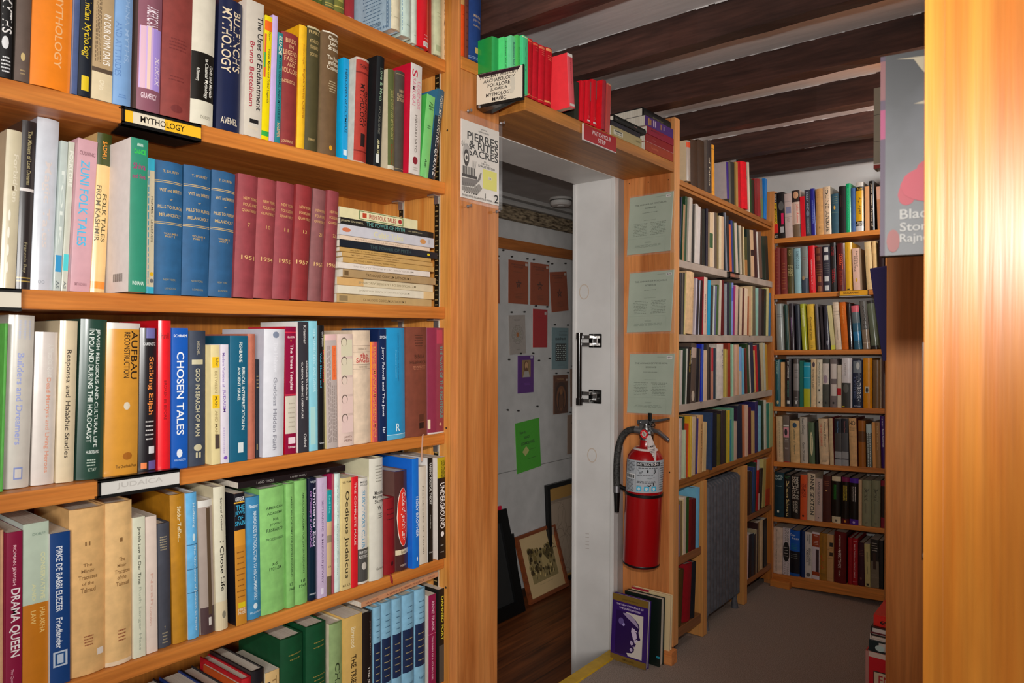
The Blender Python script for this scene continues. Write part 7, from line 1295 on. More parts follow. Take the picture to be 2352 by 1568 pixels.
# ------------------------------------------------------------------ grab handle on the door lining
gh = thing('grab_handle', 'black and chrome grab handle screwed to the white door lining', 'handle', (-1.46, 2.309, .92))
for zc in (1.157, .945):
    MB().box((-1.468, 2.3, zc - .026), (-1.414, 2.3088, zc + .026)).build('mounting_plate', plain('3a3836', .15, .9), gh, .003)
    MB().box((-1.452, 2.2975, zc - .015), (-1.43, 2.3, zc + .015)).box((-1.49, 2.262, zc - .02), (-1.44, 2.2999, zc - .008)).box((-1.49, 2.262, zc + .008), (-1.44, 2.2999, zc + .02)).build('bracket', CHROME, gh, .002)
    MB().lathe([(.003, 0), (.003, .001)], (-1.446, 2.3, zc + .0225), -Y, 10).lathe([(.003, 0), (.003, .001)], (-1.446, 2.3, zc - .0225), -Y, 10).build('screw', METAL, gh)
MB().tube([(-1.482, 2.258, .918), (-1.482, 2.258, 1.184)], .0095, 18).build('bar', plain('16120f', .15, 0, 1, .6), gh, 0, True)
MB().tube([(-1.482, 2.258, .915), (-1.482, 2.258, .94)], .0125, 18).tube([(-1.482, 2.258, 1.162), (-1.482, 2.258, 1.187)], .0125, 18).build('end_ferrule', plain('241f1c', .18, .5, 1, .4), gh, 0, True)
# faint rings where paint has worn on the lining
d = Decal(plane((-1.535, 2.309, 0), X, Z, -Y), .45, .6)
for a, z_, r in ((.04, 1.345, .028), (.078, .72, .026)):
    for k in range(20): d.line([(a + r * .75 * math.cos(k * .314), z_ + r * math.sin(k * .314)), (a + r * .75 * math.cos((k + 1) * .314), z_ + r * math.sin((k + 1) * .314))], .004, '988c80'); d.k = 0
for i in range(5): d.k = 0; d.line([(.05, .36 + i * .014), (.066, .362 + i * .014)], .0014, '7a7068')
o_ = d.build('trim_12'); tag(o_, kind='structure')

# ------------------------------------------------------------------ two books leaning on the end panel, on the carpet
def floor_book(label, corner, right, up, w_, h_, th, front, gain, marks, pagecol=None):
    """hardback with its front cover towards the room: corner = lower left of the front cover"""
    c0, r, u_ = Vector(corner), Vector(right).normalized(), Vector(up); u_ = (u_ - r * u_.dot(r)).normalized(); n_ = r.cross(u_).normalized()
    t = thing('book', label, 'book', c0, (0, 0, 0), 'books leaning on the end panel')
    cv = plain(front, .3, 0, gain, .3)
    b1 = MB(); b1.prism([(0, 0), (w_, 0), (w_, h_), (0, h_)], c0, r, u_, -n_ * .003).prism([(0, 0), (w_, 0), (w_, h_), (0, h_)], c0 - n_ * (th - .003), r, u_, -n_ * .003).prism([(0, 0), (.004, 0), (.004, h_), (0, h_)], c0 - n_ * .0025, r, u_, -n_ * (th - .005)); b1.build('cover', cv, t)
    MB().prism([(.004, .003), (w_ - .004, .003), (w_ - .004, h_ - .003), (.004, h_ - .003)], c0 - n_ * .0032, r, u_, -n_ * (th - .0064)).build('page_block', PAGES, t)
    d = Decal(plane(c0, r, u_, n_), gain, .4); marks(d, w_, h_); d.build('cover_print', t); return t
def face_cover(d, w_, h_):
    d.rect(0, h_ * .9, w_, h_, '5a4418'); d.rect(0, 0, w_, h_ * .095, '5a4418')
    d.text('Jesaiah Ben-Aharon', w_ * .28, h_ * .925, w_ * .72, h_ * .955, '3a2c10')
    d.text('THE NEW EXPERIENCE OF', w_ * .12, h_ * .845, w_ * .88, h_ * .872, 'b8a8c0'); d.text('THE SUPERSENSIBLE', w_ * .2, h_ * .795, w_ * .8, h_ * .822, 'b8a8c0')
    d.rect(w_ * .12, h_ * .12, w_ * .88, h_ * .765, '1e0a3c'); d.poly([(w_ * .4, h_ * .765), (w_ * .88, h_ * .765), (w_ * .88, h_ * .12), (w_ * .5, h_ * .12), (w_ * .3, h_ * .3)], '9c948c')
    P = lambda a, b: (w_ * (.12 + .76 * a), h_ * (.12 + .645 * b))
    d.poly([P(.0, .0), P(.3, .0), P(.38, .06), P(.62, .09), P(.7, .14), P(.72, .2), P(.68, .235), P(.76, .262), P(.74, .29), P(.78, .315), P(.72, .35), P(.73, .385), P(.9, .43), P(.93, .46), P(.87, .53), P(.85, .62), P(.88, .7), P(.86, .78), P(.75, .86), P(.55, .95), P(.3, .99), P(.0, 1.)], '1c0836')
    d.poly([P(.45, .98), P(.7, .88), P(.82, .77), P(.84, .7), P(.74, .74), P(.6, .8), P(.4, .88), P(.25, .96)], '7a6c84'); d.poly([P(.6, .68), P(.7, .66), P(.78, .56), P(.8, .47), P(.72, .4), P(.66, .42), P(.62, .52), P(.58, .58)], '9a8ca0')
    d.poly([P(.58, .38), P(.66, .36), P(.68, .3), P(.6, .27), P(.55, .32)], '8a7c92'); d.ell(*P(.55, .13), *P(.66, .21), '8a7c92'); d.ell(*P(.24, .66), *P(.34, .74), '8074a0'); d.ell(*P(.1, .68), *P(.3, .84), '4a3c6a'); d.poly([P(.72, .34), P(.86, .42), P(.8, .44), P(.7, .39)], 'a89cae'); d.poly([P(.7, .64), P(.78, .63), P(.82, .6), P(.74, .61)], 'b8acb8'); d.line([P(.66, .25), P(.76, .262)], .0014, 'a898b0')
    d.text('TEMPLE LODGE', w_ * .33, h_ * .035, w_ * .67, h_ * .06, '2a1c08')
floor_book('purple hardback with face in profile leaning on the end panel', (-1.337, 2.247, .001), (.145, -.004, 0), (.02, .075, 1), .146, .235, .021, '26104a', .42, face_cover)
floor_book('black book with thick cream pages behind the purple one', (-1.312, 2.296, .001), (.145, .0, 0), (.012, .05, 1), .148, .237, .03, '0c1410', .42, lambda d, w_, h_: (d.rect(0, h_ * .985, w_, h_, '0c1410'), d.rect(w_ * .9, h_ * .12, w_ * .99, h_ * .15, '1c6a7a')))
floor_book('cream book with red head strip, rearmost of the leaning three', (-1.305, 2.334, .001), (.15, .0, 0), (.008, .05, 1), .158, .243, .018, 'a89470', .42, lambda d, w_, h_: d.rect(0, h_ * .97, w_ * .45, h_, '7a1424'))

# ------------------------------------------------------------------ things pinned to the passage wall
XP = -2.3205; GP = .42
def wallpiece(name, label, cat, y0, y1, z0, z1, col, draw, skew=0., sleeve=.02, group='booklets pinned to the passage wall', lean=0.):
    t = thing(name, label, cat, (XP, (y0 + y1) / 2, z0), (lean, 0, 0), group); ww, hh = y1 - y0, z1 - z0
    MB().box((.0006, -ww / 2, 0), (.0042, ww / 2, hh)).build('cover', plain(col, .5, 0, GP, 0, .06), t, .0004, False, False)
    d = Decal(plane((.0042, -ww / 2, 0), Y, Z, X), GP, .6); draw(d, ww, hh); d.build('cover_print', t, False)
    if sleeve: MB().box((.0003, -ww / 2 - .008, -.006), (.0056, ww / 2 + .008, hh + sleeve)).build('sleeve', CLEAR, t, 0, False, False)
    mb = MB()
    for s_ in (-1, 1): mb.lathe([(.001, 0), (.001, .006), (.0045, .0065), (.0045, .009), (.003, .0095), (.003, .013), (.0045, .0135), (.004, .016)], (.001, s_ * ww * .4, hh + max(sleeve, .016) - .004), X, 10)
    mb.build('pin', plain('2c2a28', .4), t, 0, True, False)
    return t
def star(d, w_, h_):
    d.text('THE OCCULT', w_ * .12, h_ * .885, w_ * .85, h_ * .92, '2a1408'); d.text('NOTICES', w_ * .25, h_ * .83, w_ * .72, h_ * .865, '2a1408'); d.dashes(w_ * .2, h_ * .72, w_ * .75, h_ * .76, '4a2408', 1)
    p = [(w_ * .5 + .024 * math.sin(k * 4 * math.pi / 5), h_ * .46 + .024 * math.cos(k * 4 * math.pi / 5)) for k in range(6)]; d.line(p, .0028, '140a06')
    d.dashes(w_ * .3, h_ * .12, w_ * .75, h_ * .26, '4a2408', 4); d.rect(w_ * .84, h_ * .9, w_ * .96, h_ * .96, '8a7c74')
wallpiece('booklet', 'orange brown star booklet cut off by the wooden casing', 'booklet', 2.63, 2.79, 1.345, 1.568, '6a2c06', star, lean=.02)
wallpiece('booklet', 'orange brown star booklet, second from left on passage wall', 'booklet', 2.864, 3.028, 1.352, 1.578, '6c2c06', star)
wallpiece('booklet', 'orange brown star booklet, third from left on passage wall', 'booklet', 3.052, 3.218, 1.352, 1.58, '6a2a06', star)
wallpiece('booklet', 'orange brown star booklet hanging crooked and lower', 'booklet', 3.25, 3.414, 1.325, 1.55, '6c2c08', star, sleeve=.05, lean=.1)
def circ(d, w_, h_):
    d.text('THE OCCULT', w_ * .3, h_ * .86, w_ * .7, h_ * .89, '3a342c')
    for r in (.048, .04, .018):
        for k in range(24): d.k = 0; d.line([(w_ * .5 + r * math.cos(k * .2618), h_ * .5 + r * math.sin(k * .2618)), (w_ * .5 + r * math.cos((k + 1) * .2618), h_ * .5 + r * math.sin((k + 1) * .2618))], .0016, '4a463e')
    for k in range(12): d.k = 1; d.ell(w_ * .5 + .03 * math.cos(k * .5236) - .005, h_ * .5 + .03 * math.sin(k * .5236) - .006, w_ * .5 + .03 * math.cos(k * .5236) + .005, h_ * .5 + .03 * math.sin(k * .5236) + .006, '6a665c')
    d.ell(w_ * .5 - .012, h_ * .5 - .012, w_ * .5 + .012, h_ * .5 + .012, '7a4820'); d.dashes(w_ * .4, h_ * .1, w_ * .62, h_ * .14, '4a463e', 1)
wallpiece('booklet', 'buff booklet with round wheel emblem on passage wall', 'booklet', 2.875, 3.012, 1.087, 1.292, '78706a', circ, lean=.05)
wallpiece('booklet', 'plain red booklet under the star booklets', 'booklet', 3.076, 3.206, 1.121, 1.33, '7a0408', lambda d, w_, h_: (d.rect(w_ * .78, h_ * .86, w_ * .93, h_ * .94, '8a7c78'), d.dashes(w_ * .3, h_ * .78, w_ * .7, h_ * .82, '5a0408', 1)))
def quad(d, w_, h_):
    d.text('quadrant', w_ * .18, h_ * .68, w_ * .82, h_ * .78, '141a1c'); d.dashes(w_ * .4, h_ * .8, w_ * .92, h_ * .93, '3a4648', 4); d.rect(w_ * .2, h_ * .2, w_ * .86, h_ * .62, '141414')
    for i in range(8):
        for j in range(6): d.k = 6; d.ell(w_ * (.24 + .1 * j + .03 * (i % 2)), h_ * (.22 + .048 * i), w_ * (.3 + .1 * j + .03 * (i % 2)), h_ * (.25 + .048 * i), '8a9490')
    d.dashes(w_ * .3, h_ * .08, w_ * .8, h_ * .12, '3a4648', 1)
wallpiece('booklet', 'grey blue booklet with black lattice picture on passage wall', 'booklet', 3.252, 3.413, .997, 1.232, '566a6e', quad)
def portrait(d, w_, h_):
    d.rect(w_ * .24, h_ * .42, w_ * .8, h_ * .88, '6a5230'); d.ell(w_ * .36, h_ * .55, w_ * .66, h_ * .86, '4a2c14'); d.ell(w_ * .42, h_ * .62, w_ * .62, h_ * .83, '8a6848'); d.ell(w_ * .44, h_ * .58, w_ * .6, h_ * .68, '4a2c16'); d.poly([(w_ * .3, h_ * .42), (w_ * .74, h_ * .42), (w_ * .66, h_ * .58), (w_ * .4, h_ * .58)], '7a7470')
    d.rect(w_ * .78, h_ * .92, w_ * .94, h_ * .98, '8a8490'); d.dashes(w_ * .35, h_ * .2, w_ * .75, h_ * .28, '5a2a74', 2)
wallpiece('booklet', 'purple booklet with small bearded portrait on passage wall', 'booklet', 2.944, 3.08, .879, 1.078, '3c0a54', portrait, sleeve=.01)
def carved(d, w_, h_):
    d.rect(w_ * .05, h_ * .84, w_ * .95, h_ * .98, '4a240c'); d.text('Deities', w_ * .15, h_ * .87, w_ * .7, h_ * .93, '7a5c3a'); d.rect(w_ * .08, h_ * .02, w_ * .92, h_ * .82, '3c200e')
    for r in (.46, .36, .26, .16): d.ell(w_ * (.5 - r * .9), h_ * .06, w_ * (.5 + r * .9), h_ * (.36 + r), '5a3418' if int(r * 10) % 2 else '2c1608')
    d.ell(w_ * .4, h_ * .48, w_ * .6, h_ * .64, '6a4422'); d.ell(w_ * .34, h_ * .14, w_ * .66, h_ * .5, '4a2a12'); d.rect(w_ * .8, h_ * .84, w_ * .93, h_ * .89, '8a7c74')
wallpiece('booklet', 'brown booklet with carved figure picture on passage wall', 'booklet', 3.268, 3.414, .743, .963, '4a2810', carved, sleeve=.012)
def tan(d, w_, h_): d.poly([(w_ * .2, h_ * .76), (w_ * .45, h_ * .76), (w_ * .34, h_ * .9)], '2a1c14'); d.dashes(w_ * .2, h_ * .68, w_ * .8, h_ * .72, '5a4a3c', 1)
wallpiece('booklet', 'tan booklet half hidden by the door lining, upper one', 'booklet', 3.44, 3.6, .778, .997, '6c5444', tan, lean=.03)
wallpiece('booklet', 'tan booklet half hidden by the door lining, lower one', 'booklet', 3.41, 3.57, .502, .728, '6a5444', tan)
def cosmo(d, w_, h_): d.text('How to', w_ * .16, h_ * .76, w_ * .4, h_ * .82, '0c1a04'); d.text('READ', w_ * .32, h_ * .65, w_ * .56, h_ * .7, '0c1a04'); d.text('COSMODYNES', w_ * .2, h_ * .53, w_ * .76, h_ * .59, '0c1a04'); d.poly([(w_ * .24, h_ * .4), (w_ * .36, h_ * .3), (w_ * .52, h_ * .4), (w_ * .4, h_ * .5)], '8a8a50'); d.dashes(w_ * .5, h_ * .4, w_ * .8, h_ * .43, '1c3a08', 1); d.dashes(w_ * .45, h_ * .22, w_ * .8, h_ * .26, '0c1a04', 1)
wallpiece('booklet', 'bright green booklet in loose crooked sleeve on passage wall', 'booklet', 2.94, 3.15, .463, .73, '2c7a06', cosmo, sleeve=.07, lean=.07)
for i, (y, z_) in enumerate(((2.81, 1.62), (2.85, .8), (3.12, 1.05), (3.22, 1.06), (2.86, 1.06))):
    t = thing('wall_pin', 'spare dark pin stuck in the passage wall among the booklets', 'push pin', (XP, y, z_), (0, 0, 0), 'spare pins in the passage wall')
    MB().lathe([(.001, 0), (.001, .006), (.0045, .0065), (.0045, .009), (.003, .0095), (.003, .013), (.0045, .0135), (.004, .016)], (0, 0, 0), X, 10).build('head', plain('2c2a28', .4), t, 0, True, False)
# smoke detector on the passage ceiling
sdx = thing('smoke_detector', 'round white smoke detector on the passage ceiling', 'smoke detector', (-2.12, 3.05, 1.9))
MB().lathe([(.06, 0), (.062, -.006), (.062, -.012)], (-2.12, 3.05, 1.8995), Z, 36).build('base', plain('b0aca8', .5, 0, .8), sdx, 0, True)
MB().lathe([(.055, -.012), (.055, -.03), (.048, -.038), (.03, -.04), (.02, -.0405), (.019, -.043), (.002, -.0432)], (-2.12, 3.05, 1.8995), Z, 36).build('head', plain('c8c4c0', .5, 0, .8), sdx, 0, True)
MB().lathe([(.0575, -.0125), (.0575, -.0165)], (-2.12, 3.05, 1.8995), Z, 36).build('vent_ring', plain('3a3836', .6), sdx, 0, True)

# pictures standing on the passage floor against the wall
def framed(label, y0, y1, z0, h, back, mould, moulding_w, inner, draw, th=.02, roll=0.):
    """bottom edge stands `back` in front of the wall, top touches it"""
    t = thing('framed_picture', label, 'picture', (XP + back, (y0 + y1) / 2, z0), (0, 0, 0), 'framed pictures on the passage floor')
    up = Vector((-back + .004, 0, math.sqrt(max(h * h - back * back, .01)))).normalized(); rt = Vector((0, math.cos(roll), math.sin(roll))); up = (up - rt * up.dot(rt)).normalized(); n_ = rt.cross(up).normalized(); ww = y1 - y0
    o = -rt * ww / 2
    m = moulding_w; mb = MB()
    mb.prism([(0, 0), (ww, 0), (ww - m, m), (m, m)], o, rt, up, n_ * th).prism([(ww, 0), (ww, h), (ww - m, h - m), (ww - m, m)], o, rt, up, n_ * th).prism([(ww, h), (0, h), (m, h - m), (ww - m, h - m)], o, rt, up, n_ * th).prism([(0, h), (0, 0), (m, m), (m, h - m)], o, rt, up, n_ * th)
    mb.build('frame', mould, t, 0, False, False)
    MB().prism([(m, m), (ww - m, m), (ww - m, h - m), (m, h - m)], o + n_ * .004, rt, up, n_ * .004).build('picture_sheet', plain(inner, .35, 0, .2), t, 0, False, False)
    d = Decal(plane(o + n_ * .008, rt, up, n_), .2, .5); draw(d, ww, h, m); d.build('print', t, False); return t
def village(d, w_, h_, m):
    rr = random.Random(4); d.rect(w_ * .2, h_ * .24, w_ * .84, h_ * .7, '4a4028')
    for i in range(90):
        a, b = rr.uniform(.2, .8), rr.uniform(.38, .74); s_ = rr.uniform(.012, .03); d.k = 2 + i % 9; d.ell(w_ * a - s_ / 2, h_ * b - s_ / 2, w_ * a + s_ / 2, h_ * b + s_ / 2, rr.choice(['221a0c', '2c2412', '3c3218', '52462c', '181208']))
    d.k = 12; d.poly([(w_ * .5, h_ * .42), (w_ * .68, h_ * .42), (w_ * .66, h_ * .56), (w_ * .58, h_ * .66), (w_ * .5, h_ * .56)], '5a4e32'); d.poly([(w_ * .58, h_ * .68), (w_ * .7, h_ * .52), (w_ * .66, h_ * .5), (w_ * .56, h_ * .62)], '2c2412')
    for i in range(7): d.line([(w_ * .78, h_ * .62), (w_ * (.78 + .1 * math.cos(i * .8)), h_ * (.66 + .09 * math.sin(i * .8))), (w_ * (.78 + .14 * math.cos(i * .8)), h_ * (.63 + .08 * math.sin(i * .8)))], .004, '2a2412')
    for i in range(40): a, b = rr.uniform(.26, .76), rr.uniform(.27, .4); d.k = 22; d.line([(w_ * a, h_ * b), (w_ * a + .002, h_ * b + .02)], .005, rr.choice(['7a6c48', '5a4c2c', '241c0c']))
    d.dashes(w_ * .3, h_ * .19, w_ * .7, h_ * .21, '5a4e38', 1)
framed('brown framed sepia village engraving leaning on the passage wall', 2.915, 3.265, -.2, .345, .1, wood('walnut_frame', '4a2412', '6a3418', 'Y', gain=.42), .018, '6a5a40', village, roll=.02)
def chart(d, w_, h_, m):
    rr = random.Random(9); d.rect(m + .012, m + .01, w_ - m - .012, h_ - m - .07, '4c4238'); d.rect(m + .024, m + .024, w_ - m - .024, h_ - m - .084, '5a4f44')
    for i in range(46):
        p = [(rr.uniform(.1, .9) * w_, rr.uniform(.1, .78) * h_)]; a = rr.uniform(0, 6.3)
        for k in range(9): a += rr.uniform(-.7, .7); p.append((min(max(p[-1][0] + .02 * math.cos(a), .06 * w_), .94 * w_), min(max(p[-1][1] + .02 * math.sin(a), .06 * h_), .8 * h_)))
        d.k = 3; d.line(p, .0016, '3a3028')
    d.k = 6; d.line([(w_ * .5, h_ * .1), (w_ * .55, h_ * .4), (w_ * .75, h_ * .55), (w_ * .8, h_ * .8)], .009, '443a30')
framed('large black framed old map behind the sepia engraving', 3.18, 3.75, -.2, .56, .035, plain('080808', .35), .024, '5c4420', chart, .022)
framed('black framed white mounted picture beside the casing', 2.5, 2.885, -.2, .36, .06, plain('060606', .3), .02, '7a7a76', lambda d, w_, h_, m: d.rect(w_ * .25, h_ * .25, w_ * .75, h_ * .75, '6a6a66'), .022)
framed('tall thin black framed panel cut off by the casing', 2.44, 2.825, -.2, .51, .13, plain('0a0a0a', .35), .06, '101010', lambda d, w_, h_, m: None, .022)
pnk = thing('box', 'sliver of bright pink card behind the black framed pictures', 'card', (-2.3, 2.74, -.2))
MB().box((-2.3165, 2.6, -.1995), (-2.308, 2.8, .315)).build('card_sheet', plain('b01030', .5, 0, .35), pnk)

# ------------------------------------------------------------------ cast iron radiator
rd = thing('radiator', 'dark grey cast iron column radiator between the low shelves', 'radiator', (-1.255, 2.86, 0))
IRON = speckle('iron_paint', rgb('36363a', .33), rgb('424246', .33), 40, .55, .1)
n = 11; y0, y1 = 2.7, 3.036
for i in range(n):
    yc = y0 + (y1 - y0) * (i + .5) / n; q = (y1 - y0) / n * .43
    mb = MB(); prof = [(-1.3, .07), (-1.3, .575), (-1.29, .588), (-1.17, .588), (-1.155, .575), (-1.155, .07), (-1.165, .058), (-1.29, .058)]
    mb.prism(prof, (0, yc - q * .45, 0), X, Z, Y * (q * .9))
    for xx in (-1.287, -1.249, -1.208, -1.1685): mb.tube([(xx, yc, .075), (xx, yc, .1), (xx, yc, .55), (xx, yc, .572)], [q * .8, q, q, q * .8], 10)
    mb.build('section', IRON, rd, 0, True)
mb = MB()
for z_ in (.095, .55): mb.tube([(-1.227, y0 - .004, z_), (-1.227, y1 + .004, z_)], .028, 16)
mb.build('header', IRON, rd, 0, True)
for yc in (y0 + .014, y1 - .014):
    for xx in (-1.275, -1.175): MB().tube([(xx, yc, .08), (xx - .002, yc, .04), (xx, yc, .012), (xx, yc, .0)], [.013, .011, .014, .016], 12).build('foot', IRON, rd, 0, True)
MB().tube(smooth([Vector((-1.2, 2.688, .3)), Vector((-1.2, 2.684, .24)), Vector((-1.2, 2.684, .1)), Vector((-1.2, 2.684, .0))]), .009, 12).tube([(-1.2, 2.684, .3), (-1.2, 2.684, .5)], .005, 10).build('supply_pipe', plain('3c3c40', .5, .2, .5), rd, 0, True)
MB().tube([(-1.2, 2.684, .285), (-1.2, 2.684, .305)], .012, 12).tube([(-1.2, 2.684, .12), (-1.2, 2.684, .14)], .012, 12).build('valve', plain('5a584c', .5, .3, .5), rd, 0, True)

# ------------------------------------------------------------------ back bookcase
bc = thing('bookcase', 'pine bookcase across the back of the aisle with seven shelves', 'bookcase', (-.9, 3.53, 0))
ZB = [(1.6465, 1.648), (1.3805, 1.387), (1.1145, 1.1245), (.8475, .8655), (.584, .605), (.321, .344), (.0505, .077)]
xa, xb = -1.1475, -.668
for i, (za, zb) in enumerate(ZB):
    th = .022 if i < 6 else .05
    MB().hexa([(xa, 3.4305, za - th), (xb, 3.4305, zb - th), (xb, 3.622, zb - th), (xa, 3.622, za - th)], [(xa, 3.4305, za), (xb, 3.4305, zb), (xb, 3.622, zb), (xa, 3.622, za)]).build('shelf', W_BACKX, bc, .002)
    if 0 < i: pass
for i, (za, zb) in enumerate(ZB[:6]):
    MB().box((xa + .0005, 3.437, za - .034), (xa + .014, 3.447, za - .0225)).box((xa + .0005, 3.437, za - .05), (xa + .004, 3.445, za - .0225)).build('shelf_clip', SILVER, bc, .0006)
MB().box((-1.1495, 3.429, 0), (-1.148, 3.63, 1.875)).box((-1.1895, 3.4285, 0), (-1.1497, 3.63, 1.875)).build('side_panel', W_BACK, bc, .001)
MB().box((-.6675, 3.429, 0), (-.64, 3.63, 1.9)).build('side_panel', W_BACK, bc, .001)
MB().box((-1.19, 3.6225, .05), (-.64, 3.629, 1.875)).build('back_panel', plain('b4b0ac', .6, 0, .5), bc)
MB().box((-1.149, 3.395, .0), (-1.06, 3.4275, .03)).build('foot_block', W_BACKX, bc, .002)

# ------------------------------------------------------------------ right-hand bookcase seen end on, and what pokes out of it
rp = thing('bookcase', 'pine bookcase end panel on the right, half in shadow', 'bookcase', (-.1, 1.9, 0))
MB().box((-.3385, 1.75, .0), (-.02, 1.775, 1.62)).build('end_panel', W_FAR, rp, .0025)
for z_ in (.1, .5, .78, 1.12, 1.45, 1.64): MB().box((-.33, 1.7755, z_ - .02), (-.02, 3.2, z_)).build('shelf', W_FAR, rp, .002)
MB().box((-.02, 1.75, 0), (.0, 3.2, 1.64)).build('back_panel', W_FAR, rp)
def poke(label, x0, x1, y0, y1, z0, z1, col, gain, gloss=True, tiltz=0., tilty=0., draw=None, kind='book'):
    t = thing(kind, label, kind.replace('_', ' '), (x1, y0, z0), (0, tilty, tiltz), 'items poking out on the right')
    ww, hh, dd = x1 - x0, z1 - z0, y1 - y0; m = plain(col, .3 if gloss else .5, 0, gain, .3 if gloss else 0)
    MB().box((-ww, 0, 0), (0, .002, hh)).box((-ww, dd - .002, 0), (0, dd, hh)).box((-ww, .002, 0), (-ww + .003, dd - .002, hh)).build('cover', m, t, 0, False, False)
    MB().box((-ww + .0035, .0025, .003), (-.002, dd - .0025, hh - .003)).build('page_block', PAGES, t, 0, False, False)
    if draw:
        d = Decal(plane((-ww, 0, 0), X, Z, -Y), gain, .4); draw(d, ww, hh); d.build('cover_print', t, False)
    return t
def folder(d, w_, h_): d.rect(.0, h_ - .004, w_, h_, '2a1c50')
poke('purple folder leaning out beside the back bookcase shelves', -.478, -.3, 2.415, 2.428, 1.1205, 1.408, '1e1448', .45, True, .0, -.13, folder, 'folder')
def beige(d, w_, h_): d.rect(0, .0, w_, .01, '7a2c24'); d.rect(0, h_ * .33, w_, h_ * .335, '3a342c'); d.rect(0, h_ * .66, w_, h_ * .665, '3a342c'); d.rect(0, .01, w_, .013, 'b8a8a0')
poke('beige wrapped book with red foot sticking out high on the right', -.457, -.25, 2.19, 2.235, 1.6405, 1.866, '7c7464', .55, False, 0, 0, beige)
def redvol(d, w_, h_): d.rect(0, h_ - .014, w_, h_, 'a8988c'); d.rect(.0, 0, .008, h_, '8a6058'); d.rect(.02, .0, w_, h_ - .05, '2c2420'); d.rect(.022, .0, w_, h_ - .053, 'a89880'); d.text('EN', .033, h_ - .083, .062, h_ - .06, '8a1c20'); d.text('S', .03, h_ - .15, .054, h_ - .108, '8a1c20')
poke('large red volume with cream label on the floor at right', -.465, -.24, 2.15, 2.3, .0005, .302, '9a0c18', .42, True, 0, 0, redvol)
def pile(label, x0, z0, z1, y0, y1, col, pagecol, draw=None):
    t = thing('book', label, 'book', (x0, y0, z0), (0, 0, 0), 'small pile on the red volume'); hh = z1 - z0
    m = plain(col, .35, 0, .42, .2)
    MB().box((0, 0, 0), (.17, y1 - y0, .003)).box((0, 0, hh - .003), (.17, y1 - y0, hh)).box((0, 0, .003), (.003, y1 - y0, hh - .003)).build('cover', m, t, 0, False, False)
    MB().box((.0035, .004, .0032), (.168, y1 - y0 - .003, hh - .0032)).build('page_block', plain(pagecol, .8, 0, .45), t, 0, False, False)
    if draw: d = Decal(plane((0, 0, 0), X, Z, -Y), .42, .4); draw(d, hh); d.build('side_print', t, False)
pile('dark teal book at the bottom of the small pile', -.458, .3025, .332, 2.155, 2.3, '0c1a1c', 'b0a49c', lambda d, h: (d.rect(0, 0, .025, h, '0c1a1c'), d.ell(.016, .003, .04, .02, '8a9c98')))
pile('white paged book, second up in the small pile', -.456, .3325, .347, 2.16, 2.3, 'a89c94', 'b0a498')
pile('cream and maroon striped book in the small pile', -.452, .3475, .372, 2.15, 2.29, '14100f', 'b8aca4', lambda d, h: d.rect(.0, .006, .17, .0105, '4a1418'))
pile('scarlet book on top of the small pile', -.447, .3725, .403, 2.16, 2.3, 'a8180c', 'b8aca4', lambda d, h: (d.rect(.0, .003, .17, h - .003, 'b01a10'), d.text('el', .016, .006, .04, .022, '1a0c0a')))
poke('white and maroon book standing behind the small pile', -.462, -.3, 2.42, 2.45, .0005, .46, '9a8c84', .42, False, 0, 0, lambda d, w_, h_: d.rect(0, h_ - .055, w_, h_, '5a0c18'))

# ------------------------------------------------------------------ the bookcase right beside the camera
nc = thing('bookcase', 'orange varnished bookcase upright close on the right', 'bookcase', (.05, .7, 0))
MB().box((-.0955, .631, .02), (.3, .652, 2.05)).build('end_panel', None or W_POST, nc, .0025)
MB().box((-.0955, .6296, .02), (-.082, .6309, 2.05)).build('edge_bead', W_POST, nc, .0004)
for z_ in (.6, .954, 1.2305, 1.56): MB().box((-.085, .6525, z_ - .02), (.28, 1.25, z_)).build('shelf', W_POST, nc, .002)
MB().box((.28, .6525, .02), (.3, 1.25, 2.05)).build('back_panel', W_POST, nc)
t = thing('book', 'blurred black paperback with red blot jutting out on the right', 'book', (-.142, .707, 1.231), (0, 0, .12), 'books jutting out of the near bookcase')
MB().box((0, 0, 0), (.11, .0015, .179)).box((0, .0165, 0), (.11, .018, .179)).box((0, .0015, 0), (.0012, .0165, .179)).build('cover', speckle('smoky_cover', (.006, .006, .007, 1), (.05, .05, .06, 1), 9, .5, 0, 4, .45, .75), t, 0, False, False)
MB().box((.0013, .0016, .001), (.1085, .0164, .178)).build('page_block', PAGES, t, 0, False, False)
d = Decal(plane((0, 0, 0), X * .872, Z * .872, -Y), 3.0, .6)
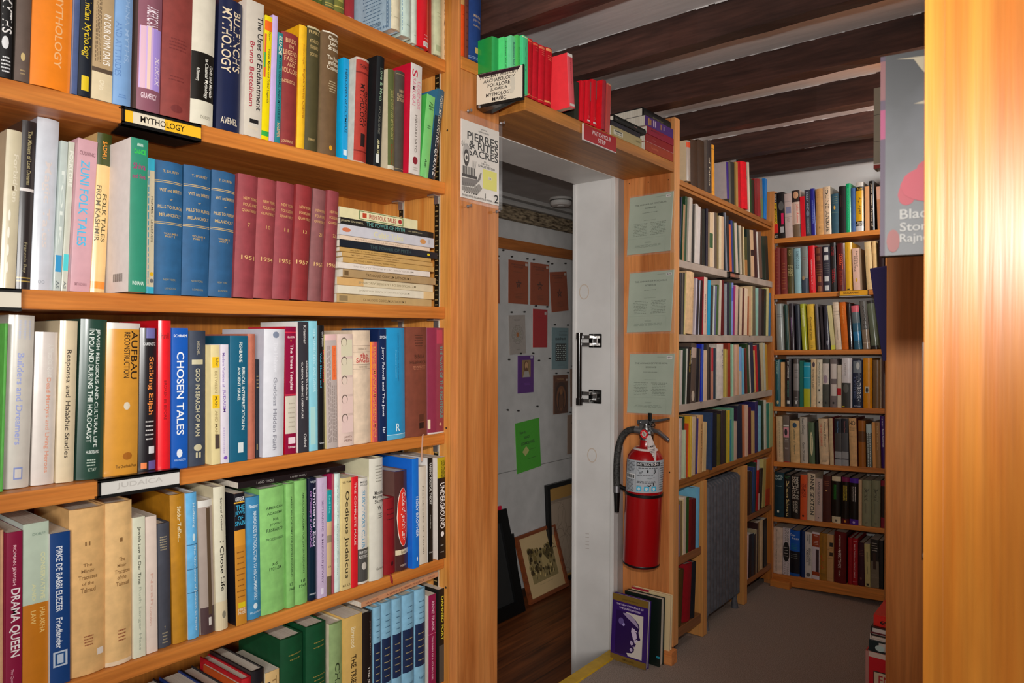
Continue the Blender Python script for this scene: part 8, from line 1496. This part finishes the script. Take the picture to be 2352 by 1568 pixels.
d.rect(0, 0, .0045, .205, '4a2a4a'); d.rect(.0, .12, .0045, .15, 'b02868'); d.rect(.0, .16, .0045, .2, '8a4a4c')
d.poly([(.014, .2), (.03, .197), (.035, .188), (.046, .172), (.046, .155), (.03, .152), (.052, .148), (.075, .152), (.06, .157), (.056, .175), (.07, .196), (.085, .2), (.06, .202), (.052, .185), (.044, .198)], 'c8b898')
for i in range(9): d.ell(.016 + .004 * (i * 5 % 9), .05 + .0028 * i, .032 + .0052 * (i * 4 % 9), .072 + .0028 * i, 'd0384c')
d.ell(.018, .052, .075, .088, 'd83850')
d.text('Black', .018, .036, .05, .046, 'd8d4cc'); d.text('Stone', .018, .0235, .05, .0325, 'd8d4cc'); d.text('Rajneesh', .018, .01, .06, .021, 'd8d4cc'); d.ell(.006, .003, .018, .026, 'b05a54')
d.build('cover_print', t, False)
t = thing('book', 'thin black book edge jutting past the near upright', 'book', (-.1135, .742, .9545), (0, 0, .1), 'books jutting out of the near bookcase')
MB().box((0, 0, 0), (.14, .0015, .199)).box((0, .0085, 0), (.14, .01, .199)).box((0, .0015, 0), (.0012, .0085, .199)).build('cover', plain('0e1014', .3, 0, 1.2, .2), t, 0, False, False)
MB().box((.0013, .0016, .001), (.1385, .0084, .198)).build('page_block', PAGES, t, 0, False, False)
d = Decal(plane((0, 0, 0), X, Z, -Y), 2, .4); d.ell(.0004, .001, .0045, .008, 'c8c0b4'); d.ell(.003, -.0 + .0, .007, .005, 'c8c0b4'); d.ell(.002, .15, .0045, .156, 'b8b0a8'); d.build('worn_corner', t, False)
t = thing('book', 'red tipped booklet just behind the thin black book', 'book', (-.1125, .755, .9545), (0, 0, .1), 'books jutting out of the near bookcase')
MB().box((0, 0, 0), (.13, .0008, .2065)).box((0, .0042, 0), (.13, .005, .2065)).box((0, .0008, 0), (.0008, .0042, .2065)).build('cover', plain('b01c2c', .35, 0, 1.4), t, 0, False, False)
MB().box((.0009, .0009, .0005), (.1295, .0041, .206)).build('page_block', PAGES, t, 0, False, False)
